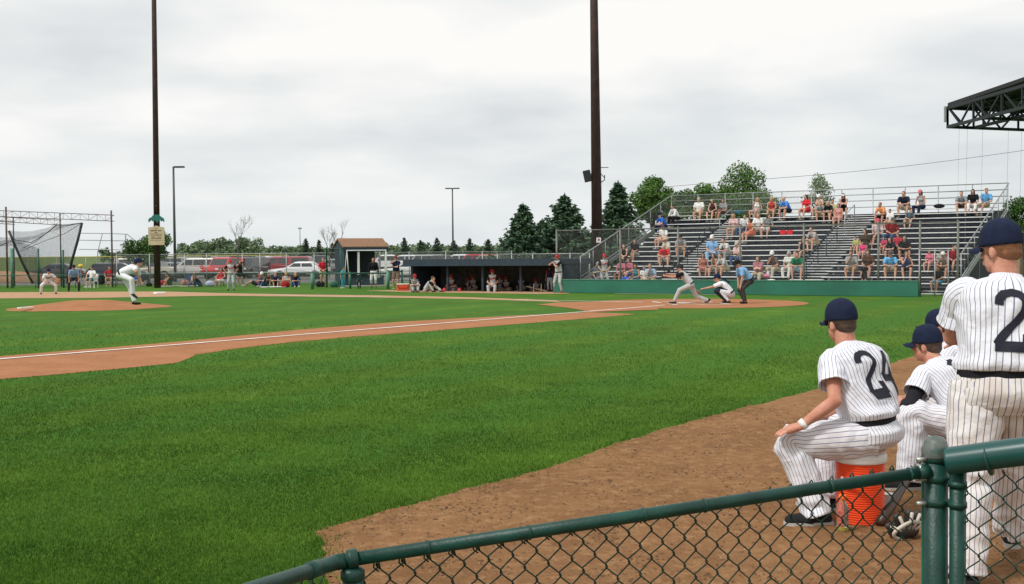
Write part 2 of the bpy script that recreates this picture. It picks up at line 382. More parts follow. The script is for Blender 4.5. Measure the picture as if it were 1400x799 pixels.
# sprigs along the edge
mb=MB(); g=random.Random(4)
E=[V(p) for p in near_poly[:int(len(near_poly)*.62)]]
for p in E:
    if p.y>13 or p.y<4: continue
    for i in range(26):
        q=p+V((g.gauss(0,.07),g.gauss(0,.07),0)); a=g.random()*6.3; h=g.uniform(.012,.035); w=.004; l=g.uniform(0,.03)
        mb.add([(q.x-w*math.cos(a),q.y-w*math.sin(a),.003),(q.x+w*math.cos(a),q.y+w*math.sin(a),.003),(q.x+l*math.sin(a*3),q.y+l*math.cos(a*3),h)],[(0,1,2)])
    if g.random()<.35:
        c=p+V((g.uniform(0,.35),g.uniform(-.3,.05),0))
        for i in range(40):
            q=c+V((g.gauss(0,.06),g.gauss(0,.06),0)); a=g.random()*6.3; h=g.uniform(.008,.02); w=.003
            mb.add([(q.x-w*math.cos(a),q.y-w*math.sin(a),.003),(q.x+w*math.cos(a),q.y+w*math.sin(a),.003),(q.x,q.y,h)],[(0,1,2)])
tag(mb.obj('edge_grass',M_blade),kind='stuff')
# ---------------------------------------------------------------- sky and sun
w=bpy.data.worlds.new('World'); sc.world=w; w.use_nodes=True; nt=w.node_tree; bg=nt.nodes['Background']
SE,SA=R(52),R(235)   # elevation; azimuth measured clockwise from +Y
sky=nt.nodes.new('ShaderNodeTexSky'); sky.sky_type='NISHITA'; sky.sun_disc=False; sky.sun_elevation=SE; sky.sun_rotation=SA
tc=nt.nodes.new('ShaderNodeTexCoord'); sx=nt.nodes.new('ShaderNodeSeparateXYZ'); nlink(nt,tc.outputs['Generated'],sx.inputs[0])
def mth(op,a,b=None,clamp=False):
    n=nt.nodes.new('ShaderNodeMath'); n.operation=op; n.use_clamp=clamp
    for i,x in enumerate((a,b)):
        if x is None: continue
        if isinstance(x,(int,float)): n.inputs[i].default_value=x
        else: nlink(nt,x,n.inputs[i])
    return n.outputs[0]
z=mth('ADD',mth('MAXIMUM',sx.outputs[2],0),.20)
cx=nt.nodes.new('ShaderNodeCombineXYZ'); nlink(nt,mth('DIVIDE',sx.outputs[0],z),cx.inputs[0]); nlink(nt,mth('DIVIDE',sx.outputs[1],z),cx.inputs[1])
def nz(s,det,loc,dist=0,rg=.55):
    mp=nt.nodes.new('ShaderNodeMapping'); mp.inputs['Location'].default_value=loc; nlink(nt,cx.outputs[0],mp.inputs['Vector'])
    n=nt.nodes.new('ShaderNodeTexNoise'); n.inputs['Scale'].default_value=s; n.inputs['Detail'].default_value=det; n.inputs['Distortion'].default_value=dist; n.inputs['Roughness'].default_value=rg
    nlink(nt,mp.outputs[0],n.inputs['Vector']); return n.outputs['Fac']
n1=nz(1.4,4,(3.2,1.4,0),.0,.48); n2=nz(.45,4,(7.7,2.2,0))
cr=nt.nodes.new('ShaderNodeValToRGB'); e=cr.color_ramp.elements
e[0].position=.36; e[0].color=(6.3,6.6,6.9,1); e[1].position=.58; e[1].color=(9.4,9.3,9.1,1); x=e.new(.47); x.color=(7.8,8.0,8.05,1)
nlink(nt,mth('ADD',mth('MULTIPLY',n1,.65),mth('MULTIPLY',n2,.35)),cr.inputs['Fac'])
cov=nt.nodes.new('ShaderNodeMapRange'); cov.inputs[1].default_value=.28; cov.inputs[2].default_value=.5; cov.inputs[3].default_value=.86; cov.inputs[4].default_value=1.0; nlink(nt,n2,cov.inputs[0])
# pale band near the horizon
hz=nt.nodes.new('ShaderNodeMapRange'); hz.inputs[1].default_value=0.0; hz.inputs[2].default_value=.13; hz.inputs[3].default_value=.75; hz.inputs[4].default_value=0; nlink(nt,sx.outputs[2],hz.inputs[0])
mh=nt.nodes.new('ShaderNodeMix'); mh.data_type='RGBA'; mh.inputs['B'].default_value=(7.3,7.75,7.9,1); nlink(nt,hz.outputs[0],mh.inputs['Factor']); nlink(nt,cr.outputs[0],mh.inputs['A'])
mx=nt.nodes.new('ShaderNodeMix'); mx.data_type='RGBA'; nlink(nt,cov.outputs[0],mx.inputs['Factor']); nlink(nt,sky.outputs[0],mx.inputs['A']); nlink(nt,mh.outputs['Result'],mx.inputs['B'])
nlink(nt,mx.outputs['Result'],bg.inputs['Color']); bg.inputs['Strength'].default_value=.105
sl=bpy.data.lights.new('sun','SUN'); so=bpy.data.objects.new('sun',sl); col.objects.link(so); sl.energy=2.6; sl.angle=R(10); sl.color=(1,.975,.94)
sd=V((math.sin(SA)*math.cos(SE),math.cos(SA)*math.cos(SE),math.sin(SE))); so.rotation_euler=sd.to_track_quat('Z','Y').to_euler()
sc.view_settings.view_transform='Standard'; sc.view_settings.look='None'; sc.view_settings.gamma=1; sc.view_settings.exposure=0
# ---------------------------------------------------------------- people
def rotx(a): return Matrix.Rotation(a,3,'X')
def rotz(a): return Matrix.Rotation(a,3,'Z')
def ik(a,b,la,lb,pole):
    a=V(a);b=V(b);d=b-a;L=d.length; mx=(la+lb)*.995
    if L>mx: b=a+d*(mx/L); d=b-a; L=mx
    if L<abs(la-lb)+.02: L=abs(la-lb)+.02
    x=(la*la-lb*lb+L*L)/(2*L); h=math.sqrt(max(0,la*la-x*x)); dn=d.normalized()
    p=V(pole); p=(p-dn*p.dot(dn)).normalized(); return a+dn*x+p*h, b
def skel(pel=(0,0,.93),lean=4,curl=6,side=0,twist=0,hy=0,hp=0,hL=None,hR=None,fL=(.10,-.02,.08),fR=(-.10,-.02,.08),
         kL=(.15,-1,0),kR=(-.15,-1,0),eL=(.4,.6,-.5),eR=(-.4,.6,-.5),dL=(.15,-1,0),dR=(-.15,-1,0),hdL=None,hdR=None,htwist=0,w=1.0,neckf=0,pyaw=0,fing=0.5):
    S={}; P=V(pel); S['P']=P
    fw=V((0,-1,0))
    def up(l,s): return Matrix.Rotation(R(s),3,'Y')@(rotx(R(l))@V((0,0,1)))
    T=rotz(R(twist)); PT=rotz(R(pyaw))
    u1=PT@up(lean,side); u2=T@up(lean+curl,side) if twist else PT@up(lean+curl,side); u3=T@up(lean+2*curl,side)
    S['W']=P+u1*.17; S['C']=S['W']+u2*.18; S['N']=S['C']+u3*.17
    sx=(PT@T@V((1,0,0)))
    Ysd=Matrix.Rotation(R(side),3,'Y'); sx=(Ysd@sx).normalized()
    S['sx']=sx; px=PT@V((1,0,0)); S['px']=px
    S['SL']=S['N']+sx*.178*w-u3*.055; S['SR']=S['N']-sx*.178*w-u3*.055
    fwd=sx.cross(u3).normalized(); 
    if fwd.y>0 and abs(twist)<90 and abs(pyaw)<80: fwd=-fwd
    S['fwd']=fwd; S['u3']=u3
    hd=(T@PT@rotz(R(hy)))@V((0,-1,0)); 
    nk=(u3*.6+V((0,0,.6))+fwd*(.15+neckf)).normalized()
    S['H0']=S['N']+nk*.042; hu=(rotz(R(hy))@(T@PT)@(rotx(R(hp))@V((0,0,1)))); S['hu']=hu.normalized()
    hf=(rotz(R(hy))@(T@PT)@(rotx(R(hp))@V((0,-1,0)))); S['hf']=hf.normalized(); S['hx']=S['hu'].cross(S['hf']).normalized()*-1
    S['HC']=S['H0']+S['hu']*.115+S['hf']*.018
    S['LL']=P+px*.09*w-V((0,0,.02)); S['LR']=P-px*.09*w-V((0,0,.02))
    for s,f,k in(('L',fL,kL),('R',fR,kR)):
        S['K'+s],S['A'+s]=ik(S['L'+s],f,.44,.43,k)
    hL=hL or S['SL']+V((.06,0,-.53)); hR=hR or S['SR']+V((-.06,0,-.53))
    for s,h,e in(('L',hL,eL),('R',hR,eR)):
        S['E'+s],S['H'+s]=ik(S['S'+s],h,.29,.25,e)
    S['dL']=V(dL).normalized(); S['dR']=V(dR).normalized()
    S['hdL']=V(hdL).normalized() if hdL else (S['HL']-S['EL']).normalized(); S['hdR']=V(hdR).normalized() if hdR else (S['HR']-S['ER']).normalized()
    S['fing']=fing; return S
def head_cones(mb,S,hi=False,s=1.0):
    c=S['HC']; Rm=Matrix((S['hx'],-S['hf'],S['hu'])).transposed(); L=lambda x,y,z: c+Rm@V((x*s,y*s,z*s))
    mb.ell(c+Rm@V((0,.012*s,.02*s)),(.076*s,.094*s,.092*s),18,12,R3=Rm)
    mb.ell(L(0,-.03,-.045),(.055*s,.062*s,.068*s),16,10,R3=Rm)
    mb.cap(L(0,-.045,-.075),L(0,-.06,-.082),.036*s,.026*s,side=S['hx'],asp=1.1)
    mb.cap(L(0,-.088,.012),L(0,-.105,-.022),.010*s,.015*s)
    for q in(1,-1):
        mb.ell(L(q*.077,.01,-.012),(.009*s,.018*s,.028*s),10,8,R3=Rm@rotz(q*.3))
        if hi:
            mb.cap(L(q*.014,-.098,-.024),L(q*.011,-.09,-.026),.008*s,.006*s)
            mb.cap(L(q*.014,-.086,.032),L(q*.05,-.074,.026),.009*s,.008*s)
    if hi:
        mb.cap(L(-.018,-.093,-.050),L(.018,-.093,-.050),.007*s,.007*s); mb.cap(L(-.016,-.090,-.062),L(.016,-.090,-.062),.008*s,.008*s)
    mb.cap(S['N']-S['u3']*.03,c+Rm@V((0,.022*s,-.05*s)),.066,.060,side=S['sx'],asp=1.0)
def hand_cones(mb,S,q,hi=False):
    w=S['H'+q]; d=S['hd'+q]; e=(w-S['E'+q]).normalized()
    sd=d.cross(V((0,0,1)));
    if sd.length<.2: sd=V((1,0,0))
    sd.normalize(); nn=sd.cross(d).normalized()
    if nn.z<0: nn=-nn
    if hi and S.get('hs'+q) is not None:
        sd=V(S['hs'+q]).normalized(); nn=d.cross(sd).normalized()
        if S.get('hn'+q) is not None and nn.dot(V(S['hn'+q]))<0: nn=-nn
    pc=w+d*.05; mb.cap(w,w+d*.07,.024,.026,side=sd,asp=1.35 if not hi else 1.5,n=12)
    curl=S['fing']
    for i,(o,L,r) in enumerate(((-.03,.072,.0085),(-.0105,.08,.009),(.0095,.075,.0085),(.028,.06,.0075))):
        a=w+d*.075+sd*o; dd=(d+sd*o*3).normalized()
        b=a+dd*L*.45-nn*curl*.012; cdir=(dd-nn*curl).normalized(); c=b+cdir*L*.32; c2=c+(dd-nn*curl*1.8).normalized()*L*.25
        mb.cap(a,b,r*1.05,r,n=8); mb.cap(b,c,r,r*.92,n=8); mb.cap(c,c2,r*.92,r*.8,n=8)
    t=w+d*.022-sd*.026; t1=t-sd*.030+d*.022-nn*.006; t2=t1+d*.03-sd*.008-nn*curl*.01
    mb.cap(t,t1,.013,.011,n=8); mb.cap(t1,t2,.011,.0085,n=8)
def body_cones(S,g=1.0,fem=False,hi=False,hs=1.0,kid=False,hands=(True,True)):
    mb=MB(); P,W,C,N=S['P'],S['W'],S['C'],S['N']; sx=S['sx'];px=S['px']
    mb.cap(P-V((0,0,.02)),W,.108*g,.098*g*(.86 if fem else 1),side=px,asp=1.42)
    mb.cap(W,C,.098*g*(.86 if fem else 1),.112*g,side=sx,asp=1.36)
    mb.cap(C,N-S['u3']*.05,.112*g,.075,side=sx,asp=1.4)
    mb.cap(S['SL'],S['SR'],.056,.056,n=12)
    if fem:
        for q in(1,-1): mb.ell(C+S['fwd']*.085+sx*q*.065,(.06,.06,.06))
    for q in 'LR':
        mb.cap(S['S'+q],S['E'+q],.052*(.85 if fem else 1)*(g*.4+.6),.038*(.9 if fem else 1),n=12); mb.cap(S['E'+q],S['H'+q],.040*(.88 if fem else 1),.026,n=12,bulge=.10)
        mb.cap(S['L'+q],S['K'+q],.088*(g*.5+.5),.054,n=14); mb.cap(S['K'+q],S['A'+q],.054,.036,n=12,bulge=.18)
        a=S['A'+q]; d=S['d'+q]; z=V((0,0,-.045)) if d.z>-.5 else V((0,0,0))
        mb.cap(a+z*.6-d*.035,a+z+d*.13,.034,.026,n=10)
        if hands['LR'.index(q)]: hand_cones(mb,S,q,hi)
    head_cones(mb,S,hi,hs); return mb
def pt(a,b,t): return a+(b-a)*t
def shirt_cones(S,g=1.0,fem=False,kind='tee',off=.014):
    mb=MB(); P,W,C,N=S['P'],S['W'],S['C'],S['N']; sx=S['sx'];px=S['px']; o=off
    lo=pt(P,W,-.1 if kind!='crop' else .6)
    mb.cap(lo,W,.112*g+o,.104*g*(.92 if fem else 1)+o,side=px,asp=1.38,flat0=True)
    mb.cap(W,C,.104*g*(.9 if fem else 1)+o,.114*g+o,side=sx,asp=1.34)
    mb.cap(C,N-S['u3']*.055,.114*g+o,.078+o,side=sx,asp=1.36)
    if fem:
        for q in(1,-1): mb.ell(C+S['fwd']*.088+sx*q*.065,(.066,.066,.066))
    if kind=='tank':
        for q in(1,-1): mb.cap(C+sx*q*.09+S['fwd']*.03,N+sx*q*.085-S['u3']*.01,.05,.03)
    else:
        mb.cap(S['SL'],S['SR'],.058+o,.058+o,n=12)
        for q in 'LR':
            if kind=='long': mb.cap(S['S'+q],S['E'+q],.056+o,.045+o); mb.cap(S['E'+q],pt(S['E'+q],S['H'+q],.95),.045+o,.033+o*.6,flat1=True)
            else: mb.cap(S['S'+q],pt(S['S'+q],S['E'+q],.72),.060+o,.056+o,flat1=True)
    return mb
def sleeve_cones(S,g=1.0,off=.016):
    mb=MB()
    for q in 'LR': mb.cap(pt(S['S'+q],S['E'+q],-.05),pt(S['S'+q],S['E'+q],.72),.064+off,.058+off,flat1=True)
    return mb
def pants_cones(S,g=1.0,kind='long',off=.012,t1=1.0):
    mb=MB(); P,W=S['P'],S['W']; px=S['px']; o=off
    mb.cap(P-V((0,0,.03)),pt(P,W,.45),.114*g+o,.106*g+o,side=px,asp=1.4,flat1=True)
    for q in 'LR':
        a,k,f=S['L'+q],S['K'+q],S['A'+q]
        if kind=='shorts': mb.cap(a,pt(a,k,.85),.094*(g*.5+.5)+o,.076+o,flat1=True)
        elif kind=='skirt':
            mb.cap(a,pt(a,k,.8),.10+o,.085+o,flat1=True)
        elif kind=='capri': mb.cap(a,k,.094+o,.064+o); mb.cap(k,pt(k,f,.5),.062+o,.056+o,flat1=True)
        else: mb.cap(a,k,.092*(g*.5+.5)+o,.062+o); mb.cap(k,pt(k,f,.96),.064+o,.050+o,flat1=True)
    if kind=='skirt': mb.cap(pt(S['LL'],S['KL'],.3),pt(S['LR'],S['KR'],.3),.08,.08); mb.cap(pt(S['LL'],S['KL'],.65),pt(S['LR'],S['KR'],.65),.075,.075)
    return mb
def shoes_cones(S,qs='LR'):
    mb=MB()
    for q in qs:
        a=S['A'+q]; d=S['d'+q]; z=V((0,0,-.045)) if abs(d.z)<.5 else V((0,0,0))
        mb.cap(a+z*.75-d*.045,a+z+d*.05,.040,.042,n=12); mb.cap(a+z+d*.04,a+z*1.05+d*.155,.042,.030,n=12)
    return mb
def headM(S,s=1.0): return S['HC'],Matrix((S['hx'],-S['hf'],S['hu'])).transposed()
def hair_cones(S,kind='short',hs=1.0):
    c,Rm=headM(S); mb=MB(); L=lambda x,y,z:c+Rm@V((x*hs,y*hs,z*hs))
    mb.ell(L(0,.022,.036),(.084*hs,.094*hs,.090*hs),14,10,R3=Rm)
    if kind!='short': 
        mb.cap(L(0,.065,.03),L(0,.085,-.12),.068,.055,side=S['hx'],asp=1.25)
        for q in(1,-1): mb.cap(L(q*.07,.01,.02),L(q*.075,.03,-.13),.03,.028)
    if kind=='pony': pass
    return mb
def cap_mb(S,hs=1.0,kind='cap'):
    c,Rm=headM(S); mb=MB()
    def P(x,y,z): return c+Rm@V((x*hs,y*hs,z*hs))
    N=20; prof=[(1.0,-.012),(1.03,.0),(1.02,.035),(.93,.07),(.74,.098),(.45,.117),(.12,.124)]
    if kind=='visor': prof=[(1.0,0),(1.03,.01),(1.01,.04),(.97,.042)]
    if kind=='straw': prof=[(1.75,-.008),(1.72,0.0),(1.02,.012),(.97,.075),(.8,.10),(.1,.104)]
    vs=[]
    for r,z in prof:
        for k in range(N):
            a=2*PI*k/N; vs.append(P(.087*r*math.cos(a),.006+.103*r*math.sin(a),.028+z+(0.010*math.sin(a+PI) if kind!='straw' else 0)*0))
    M_=len(prof); mb.add(vs,[(i*N+k,i*N+(k+1)%N,(i+1)*N+(k+1)%N,(i+1)*N+k) for i in range(M_-1) for k in range(N)]+[tuple(range((M_-1)*N,M_*N)),tuple(reversed(range(N)))])
    return mb
def bill_mb(S,hs=1.0,curve=.022):
    c,Rm=headM(S); mb=MB(); vs=[]; nu,nv=9,5
    for s in(0,1):
        for j in range(nv):
            t=j/(nv-1)
            for i in range(nu):
                u=-1+2*i/(nu-1); x=.078*u*(1-.12*t*t); 
                y0=.006-.103*math.sqrt(max(0,1-(x/.0895)**2)); y=y0-(.075*t)*math.sqrt(max(0.02,1-u*u*.92))
                z=.030-t*.016-curve*u*u+(.004 if s else 0)
                vs.append(c+Rm@V((x*hs,y*hs,z*hs)))
    q=nu*nv
    for j in range(nv-1):
        for i in range(nu-1):
            a=j*nu+i; mb.f.append((a,a+nu,a+nu+1,a+1)); mb.f.append((a+q,a+q+1,a+q+nu+1,a+q+nu)); mb.m+= [0,0]
    rim=[i for i in range(nu)]+[j*nu+nu-1 for j in range(1,nv)]+[(nv-1)*nu+i for i in range(nu-2,-1,-1)]+[j*nu for j in range(nv-2,0,-1)]
    for k in range(len(rim)):
        a,b=rim[k],rim[(k+1)%len(rim)]; mb.f.append((a,b,b+q,a+q)); mb.m.append(0)
    mb.v=vs; return mb
MC_={}
def mesh_for(key,fn,vox,sm=2):
    if key not in MC_: MC_[key]=remesh(fn(),'_'.join(str(k) for k in key if isinstance(k,str)),vox,sm)
    return MC_[key]
SK={}
def make_person(pose,loc,rz,label,top=('tee',(.5,.5,.5)),bot=('shorts',(.3,.25,.18)),hair='brown',hat=None,shoes=(.6,.6,.6),skin=0,
                fem=False,g=1.0,s=1.0,group=None,vox=.017,hs=1.0,long_hair=None,socks=None):
    S=SK[pose]; t=thing('person',label,'person',loc,rz,group)
    fk='f' if fem else 'm'
    gk=round(g,1)
    b=mo('body',mesh_for(('body',pose,fk,gk,hs),lambda:body_cones(S,g,fem,hs=hs),vox),skinm(skin),t)
    if top: 
        mo('shirt' if top[0]!='tank' else 'tank_top',mesh_for(('shirt',pose,fk,gk,top[0]),lambda:shirt_cones(S,g,fem,top[0]),vox),cloth(top[1]),t)
    if bot: mo({'long':'trousers','capri':'trousers','shorts':'shorts','skirt':'skirt'}[bot[0]],mesh_for(('pants',pose,fk,gk,bot[0]),lambda:pants_cones(S,g,bot[0]),vox),cloth(bot[1]),t)
    if hair:
        k='long' if (fem if long_hair is None else long_hair) else 'short'
        mo('hair',mesh_for(('hair',pose,k,hs),lambda:hair_cones(S,k,hs),.012),hairm(hair),t)
    if shoes and vox<=.012:
        for q in 'LR': mo('shoe',mesh_for(('shoe',pose,q),lambda:shoes_cones(S,q),.010),cloth(shoes),t)
    elif shoes: mo('shoes',mesh_for(('shoes',pose),lambda:shoes_cones(S),.014),cloth(shoes),t)
    if hat:
        kd,c=hat; key=('hat',pose,kd,hs)
        if key not in MC_: MC_[key]=cap_mb(S,hs*1.04,kd).mesh('hat',True)
        h=mo({'cap':'cap','visor':'visor','straw':'sun_hat'}[kd],MC_[key],cloth(c),t)
        if kd!='straw':
            key=('bill',pose,hs)
            if key not in MC_: MC_[key]=bill_mb(S,hs*1.04).mesh('bill',True)
            mo('bill',MC_[key],cloth(c),h)
    t.scale=(s,s,s); return t
# seated poses: origin = seat surface under the hips; feet .40 below
def sit(**k):
    d=dict(pel=(0,0,.115),fL=(.13,-.47,-.33),fR=(-.12,-.45,-.33),kL=(.2,-.4,1),kR=(-.2,-.4,1)); d.update(k); return skel(**d)
SK['sit_lap']=sit(lean=3,curl=8,hL=(.10,-.30,.20),hR=(-.09,-.32,.20),eL=(.7,.5,-.3),eR=(-.7,.5,-.3),hp=8)
SK['sit_elbows']=sit(lean=24,curl=12,hL=(.05,-.50,.21),hR=(-.04,-.50,.22),eL=(.6,-.1,-.8),eR=(-.6,-.1,-.8),hp=-4,fL=(.18,-.46,-.33),fR=(-.17,-.42,-.33))
SK['sit_chin']=sit(lean=18,curl=10,hL=(.08,-.38,.20),hR=(-.03,-.33,.52),eL=(.6,.1,-.7),eR=(-.3,-.4,-.9),hy=12,hp=5)
SK['sit_back']=sit(lean=-6,curl=8,hL=(.24,.12,.06),hR=(-.09,-.30,.20),eL=(.5,.8,0),eR=(-.7,.5,-.3),hy=-15,fL=(.20,-.44,-.33),fR=(-.18,-.50,-.33),hp=5)
SK['sit_cross']=sit(lean=8,curl=10,hL=(-.02,-.34,.24),hR=(.05,-.36,.24),hy=20,fL=(.02,-.50,-.28),fR=(-.05,-.38,-.33),kL=(0,-.2,1),kR=(-.1,-.3,1),hp=5)
SK['sit_fold']=sit(lean=5,curl=9,hL=(-.10,-.20,.42),hR=(.10,-.22,.38),eL=(.8,-.2,-.5),eR=(-.8,-.2,-.5),hy=-8,hp=8)
SK['sit_side']=sit(lean=10,curl=10,side=6,twist=20,hL=(.16,-.28,.20),hR=(-.02,-.35,.24),hy=25,fL=(.02,-.46,-.33),fR=(-.22,-.40,-.33),eL=(.7,.4,-.3),hp=8)
# ground sitting
SK['ground_knees']=skel(pel=(0,0,.11),lean=6,curl=14,fL=(.12,-.40,.07),fR=(-.10,-.38,.07),kL=(.2,-.2,1),kR=(-.2,-.2,1),hL=(-.02,-.34,.36),hR=(.04,-.36,.36),eL=(.8,-.2,-.4),eR=(-.8,-.2,-.4),hp=6)
SK['ground_recline']=skel(pel=(0,0,.11),lean=-28,curl=8,fL=(.10,-.78,.07),fR=(-.12,-.72,.07),kL=(.1,0,1),kR=(-.1,0,1),hL=(.26,.40,.05),hR=(-.26,.38,.05),eL=(.5,.9,0),eR=(-.5,.9,0),hp=14)
SK['ground_lean']=skel(pel=(0,0,.11),lean=30,curl=12,fL=(.12,-.74,.07),fR=(-.10,-.42,.07),kL=(.1,0,1),kR=(-.2,-.1,1),hL=(.05,-.45,.42),hR=(-.06,-.40,.50),eL=(.5,0,-.8),eR=(-.6,0,-.7))
# standing
SK['stand']=skel(hL=(.27,-.06,.86),hR=(-.27,-.04,.86),fL=(.13,-.03,.08),fR=(-.12,.03,.08))
SK['stand_hips']=skel(hL=(.24,-.02,1.02),hR=(-.24,-.02,1.02),eL=(1,.4,0),eR=(-1,.4,0),hdL=(-.5,-.6,-.3),hdR=(.5,-.6,-.3),fL=(.16,-.02,.08),fR=(-.15,.03,.08))
SK['stand_fold']=skel(hL=(-.02,-.22,1.16),hR=(.04,-.24,1.12),eL=(.9,-.1,-.5),eR=(-.9,-.1,-.5),fL=(.13,0,.08),fR=(-.13,.03,.08))
SK['stand_face']=skel(hL=(-.12,-.24,1.18),hR=(.03,-.22,1.47),eL=(.8,-.2,-.5),eR=(-.8,-.4,-.5),hy=30,hp=6,fL=(.12,0,.08),fR=(-.13,.03,.08))
SK['stand_front']=skel(hL=(.06,-.26,1.0),hR=(-.06,-.26,1.0),eL=(.8,.2,-.5),eR=(-.8,.2,-.5),fL=(.12,0,.08),fR=(-.12,.03,.08))
SK['chair_sit']=sit(lean=-8,curl=5,hL=(.20,-.28,.24),hR=(-.20,-.28,.24),eL=(.8,.4,-.3),eR=(-.8,.4,-.3),hp=5)
SKIN_=None
# ---------------------------------------------------------------- shared materials
M_galv=mat('galvanised_steel',(.34,.35,.35),.5,metal=.6,var=.12,scale=9)
M_alu=mat('aluminium_bench',(.66,.665,.65),.55,metal=.1,var=.1,scale=3)
M_navyp=mat('navy_painted_wood',(.017,.034,.052),.65,var=.18,scale=5,bump=.15,bscale=15)
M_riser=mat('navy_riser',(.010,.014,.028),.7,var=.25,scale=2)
M_green=mat('green_vinyl_wall',(.018,.135,.085),.55,var=.14,scale=.8,bump=.1,bscale=6)
M_rust=mat('rusty_brown_pole',(.045,.020,.016),.75,var=.3,scale=3,bump=.2,bscale=12)
M_dark=mat('black_steel',(.012,.013,.014),.55)
M_white=mat('white_paint',(.78,.78,.75),.6,var=.05)
M_wood=mat('weathered_wood',(.16,.12,.08),.85,var=.35,scale=6,bump=.2,bscale=20)
M_greenpipe=mat('green_coated_pipe',(.012,.085,.058),.42,var=.15,scale=12,bump=.06,bscale=60,spec=.45)
M_greenpost=mat('faded_green_post',(.09,.22,.15),.6,var=.15,scale=5)
M_conc=mat('concrete',(.42,.39,.34),.9,var=.12,scale=3)
M_red=mat('red_paint',(.5,.03,.03),.5)
def netmat(name,c,pitch,w,rough=.7):
    m=bpy.data.materials.new(name); m.use_nodes=True; nt=m.node_tree; b=nt.nodes['Principled BSDF']; b.inputs['Base Color'].default_value=(*c,1); b.inputs['Roughness'].default_value=rough
    out=nt.nodes['Material Output']; tc=nt.nodes.new('ShaderNodeTexCoord'); s=nt.nodes.new('ShaderNodeSeparateXYZ'); nlink(nt,tc.outputs['Object'],s.inputs[0])
    def M(op,a,b_=None):
        n=nt.nodes.new('ShaderNodeMath'); n.operation=op
        for i,x in enumerate((a,b_)):
            if x is None: continue
            if isinstance(x,(int,float)): n.inputs[i].default_value=x
            else: nlink(nt,x,n.inputs[i])
        return n.outputs[0]
    A=M('ADD',s.outputs[0],s.outputs[1])
    p=M('LESS_THAN',M('FRACT',M('DIVIDE',M('ADD',A,s.outputs[2]),pitch)),w)
    q=M('LESS_THAN',M('FRACT',M('DIVIDE',M('SUBTRACT',A,s.outputs[2]),pitch)),w)
    fac=M('MAXIMUM',p,q); t=nt.nodes.new('ShaderNodeBsdfTransparent'); mx=nt.nodes.new('ShaderNodeMixShader')
    nlink(nt,fac,mx.inputs[0]); nlink(nt,t.outputs[0],mx.inputs[1]); nlink(nt,b.outputs[0],mx.inputs[2]); nlink(nt,mx.outputs[0],out.inputs['Surface']); return m
M_link=netmat('chain_link',(.30,.31,.30),.055,.075); M_linkg=netmat('green_chain_link',(.02,.07,.05),.055,.09)
M_net=netmat('black_netting',(.03,.032,.035),.045,.22)
def pipe(mb,a,b,r=.025,n=6,mi=0): return mb.tube([a,b],r,n,mi)
# ---------------------------------------------------------------- fence builder (local X along the run)
def fence(name,label,cat,a,b,h,posts,m_pipe,m_mesh,group=None,rails=(1.0,),r=.024,pr=.03,cap=None,capm=None,mesh_lo=.03):
    a=V(a);b=V(b);d=b-a;L=V((d.x,d.y,0)).length; rz=math.atan2(d.y,d.x); dz=d.z
    t=thing(name,label,cat,a,rz,group)
    for x in posts:
        x*=L; mb=MB(); mb.tube([(x,0,-.15+dz*x/L),(x,0,h+.03+dz*x/L)],pr,8); mb.ell((x,0,h+.03+dz*x/L),(pr*1.15,pr*1.15,pr),8,5); mb.obj('post',m_pipe,t,smooth=True)
    for q in rails:
        mb=MB(); pipe(mb,(0,0,h*q),(L,0,h*q+dz),r,8); mb.obj('rail',m_pipe,t,smooth=True)
    if m_mesh:
        mb=MB(); mb.add([(0,0,mesh_lo),(L,0,mesh_lo+dz),(L,0,h+dz),(0,0,h)],[(0,1,2,3)]); mb.obj('chain_link_mesh',m_mesh,t)
    if cap: mb=MB(); mb.box((L/2,0,h+.03),(L,.10,.085)); mb.obj('cap_rail',capm,t)
    return t
# ---------------------------------------------------------------- bleachers
bu=V((.84,-.543,0)).normalized(); bv=V((-bu.y,bu.x,0)); F0=V((3.42,55.4,0)); NR=15; RUN=.647; RISE=.236; Z0=.46; BL=17.1
AIS=[(3.6,4.75),(9.7,11.2)]
t=thing('bleachers','long aluminium bleachers with navy risers and two stepped aisles beside the green wall','bleachers',F0,math.atan2(bu.y,bu.x))
secs=[(0.55,AIS[0][0]),(AIS[0][1],AIS[1][0]),(AIS[1][1],BL-.45)]
for r in range(NR):
    y=r*RUN; z=Z0+r*RISE
    for x0,x1 in secs:
        mb=MB(); mb.box(((x0+x1)/2,y+.125,z-.02),(x1-x0,.25,.04)); o=mb.obj('bench_plank',M_alu,t)
    mb=MB(); mb.box((BL/2,y-.28,z-.43+.012),(BL-.2,.30,.03)); mb.obj('footboard',M_alu,t) 
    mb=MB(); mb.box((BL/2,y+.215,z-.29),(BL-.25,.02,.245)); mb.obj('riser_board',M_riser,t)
for x0,x1 in AIS:
    mb=MB()
    for r in range(NR):
        for hlf in (0,1):
            mb.box(((x0+x1)/2,r*RUN+hlf*RUN/2-.30,Z0+r*RISE-.39+(hlf*.5)*RISE+.02),(x1-x0-.02,.24,.03))
    mb.obj('aisle_steps',M_alu,t)
    for k in range(3):
        mb=MB(); r=1.5+k*4.2; xr=(x0+x1)/2
        A=V((xr,r*RUN,Z0+r*RISE-.2)); B=V((xr,(r+2.4)*RUN,Z0+(r+2.4)*RISE-.2)); up_=V((0,0,.85))
        mb.tube([A,A+up_,B+up_,B],.022,8); pipe(mb,A+up_*.5,B+up_*.5,.018); mb.obj('handrail',M_navyp if k<2 else M_galv,t,smooth=True)
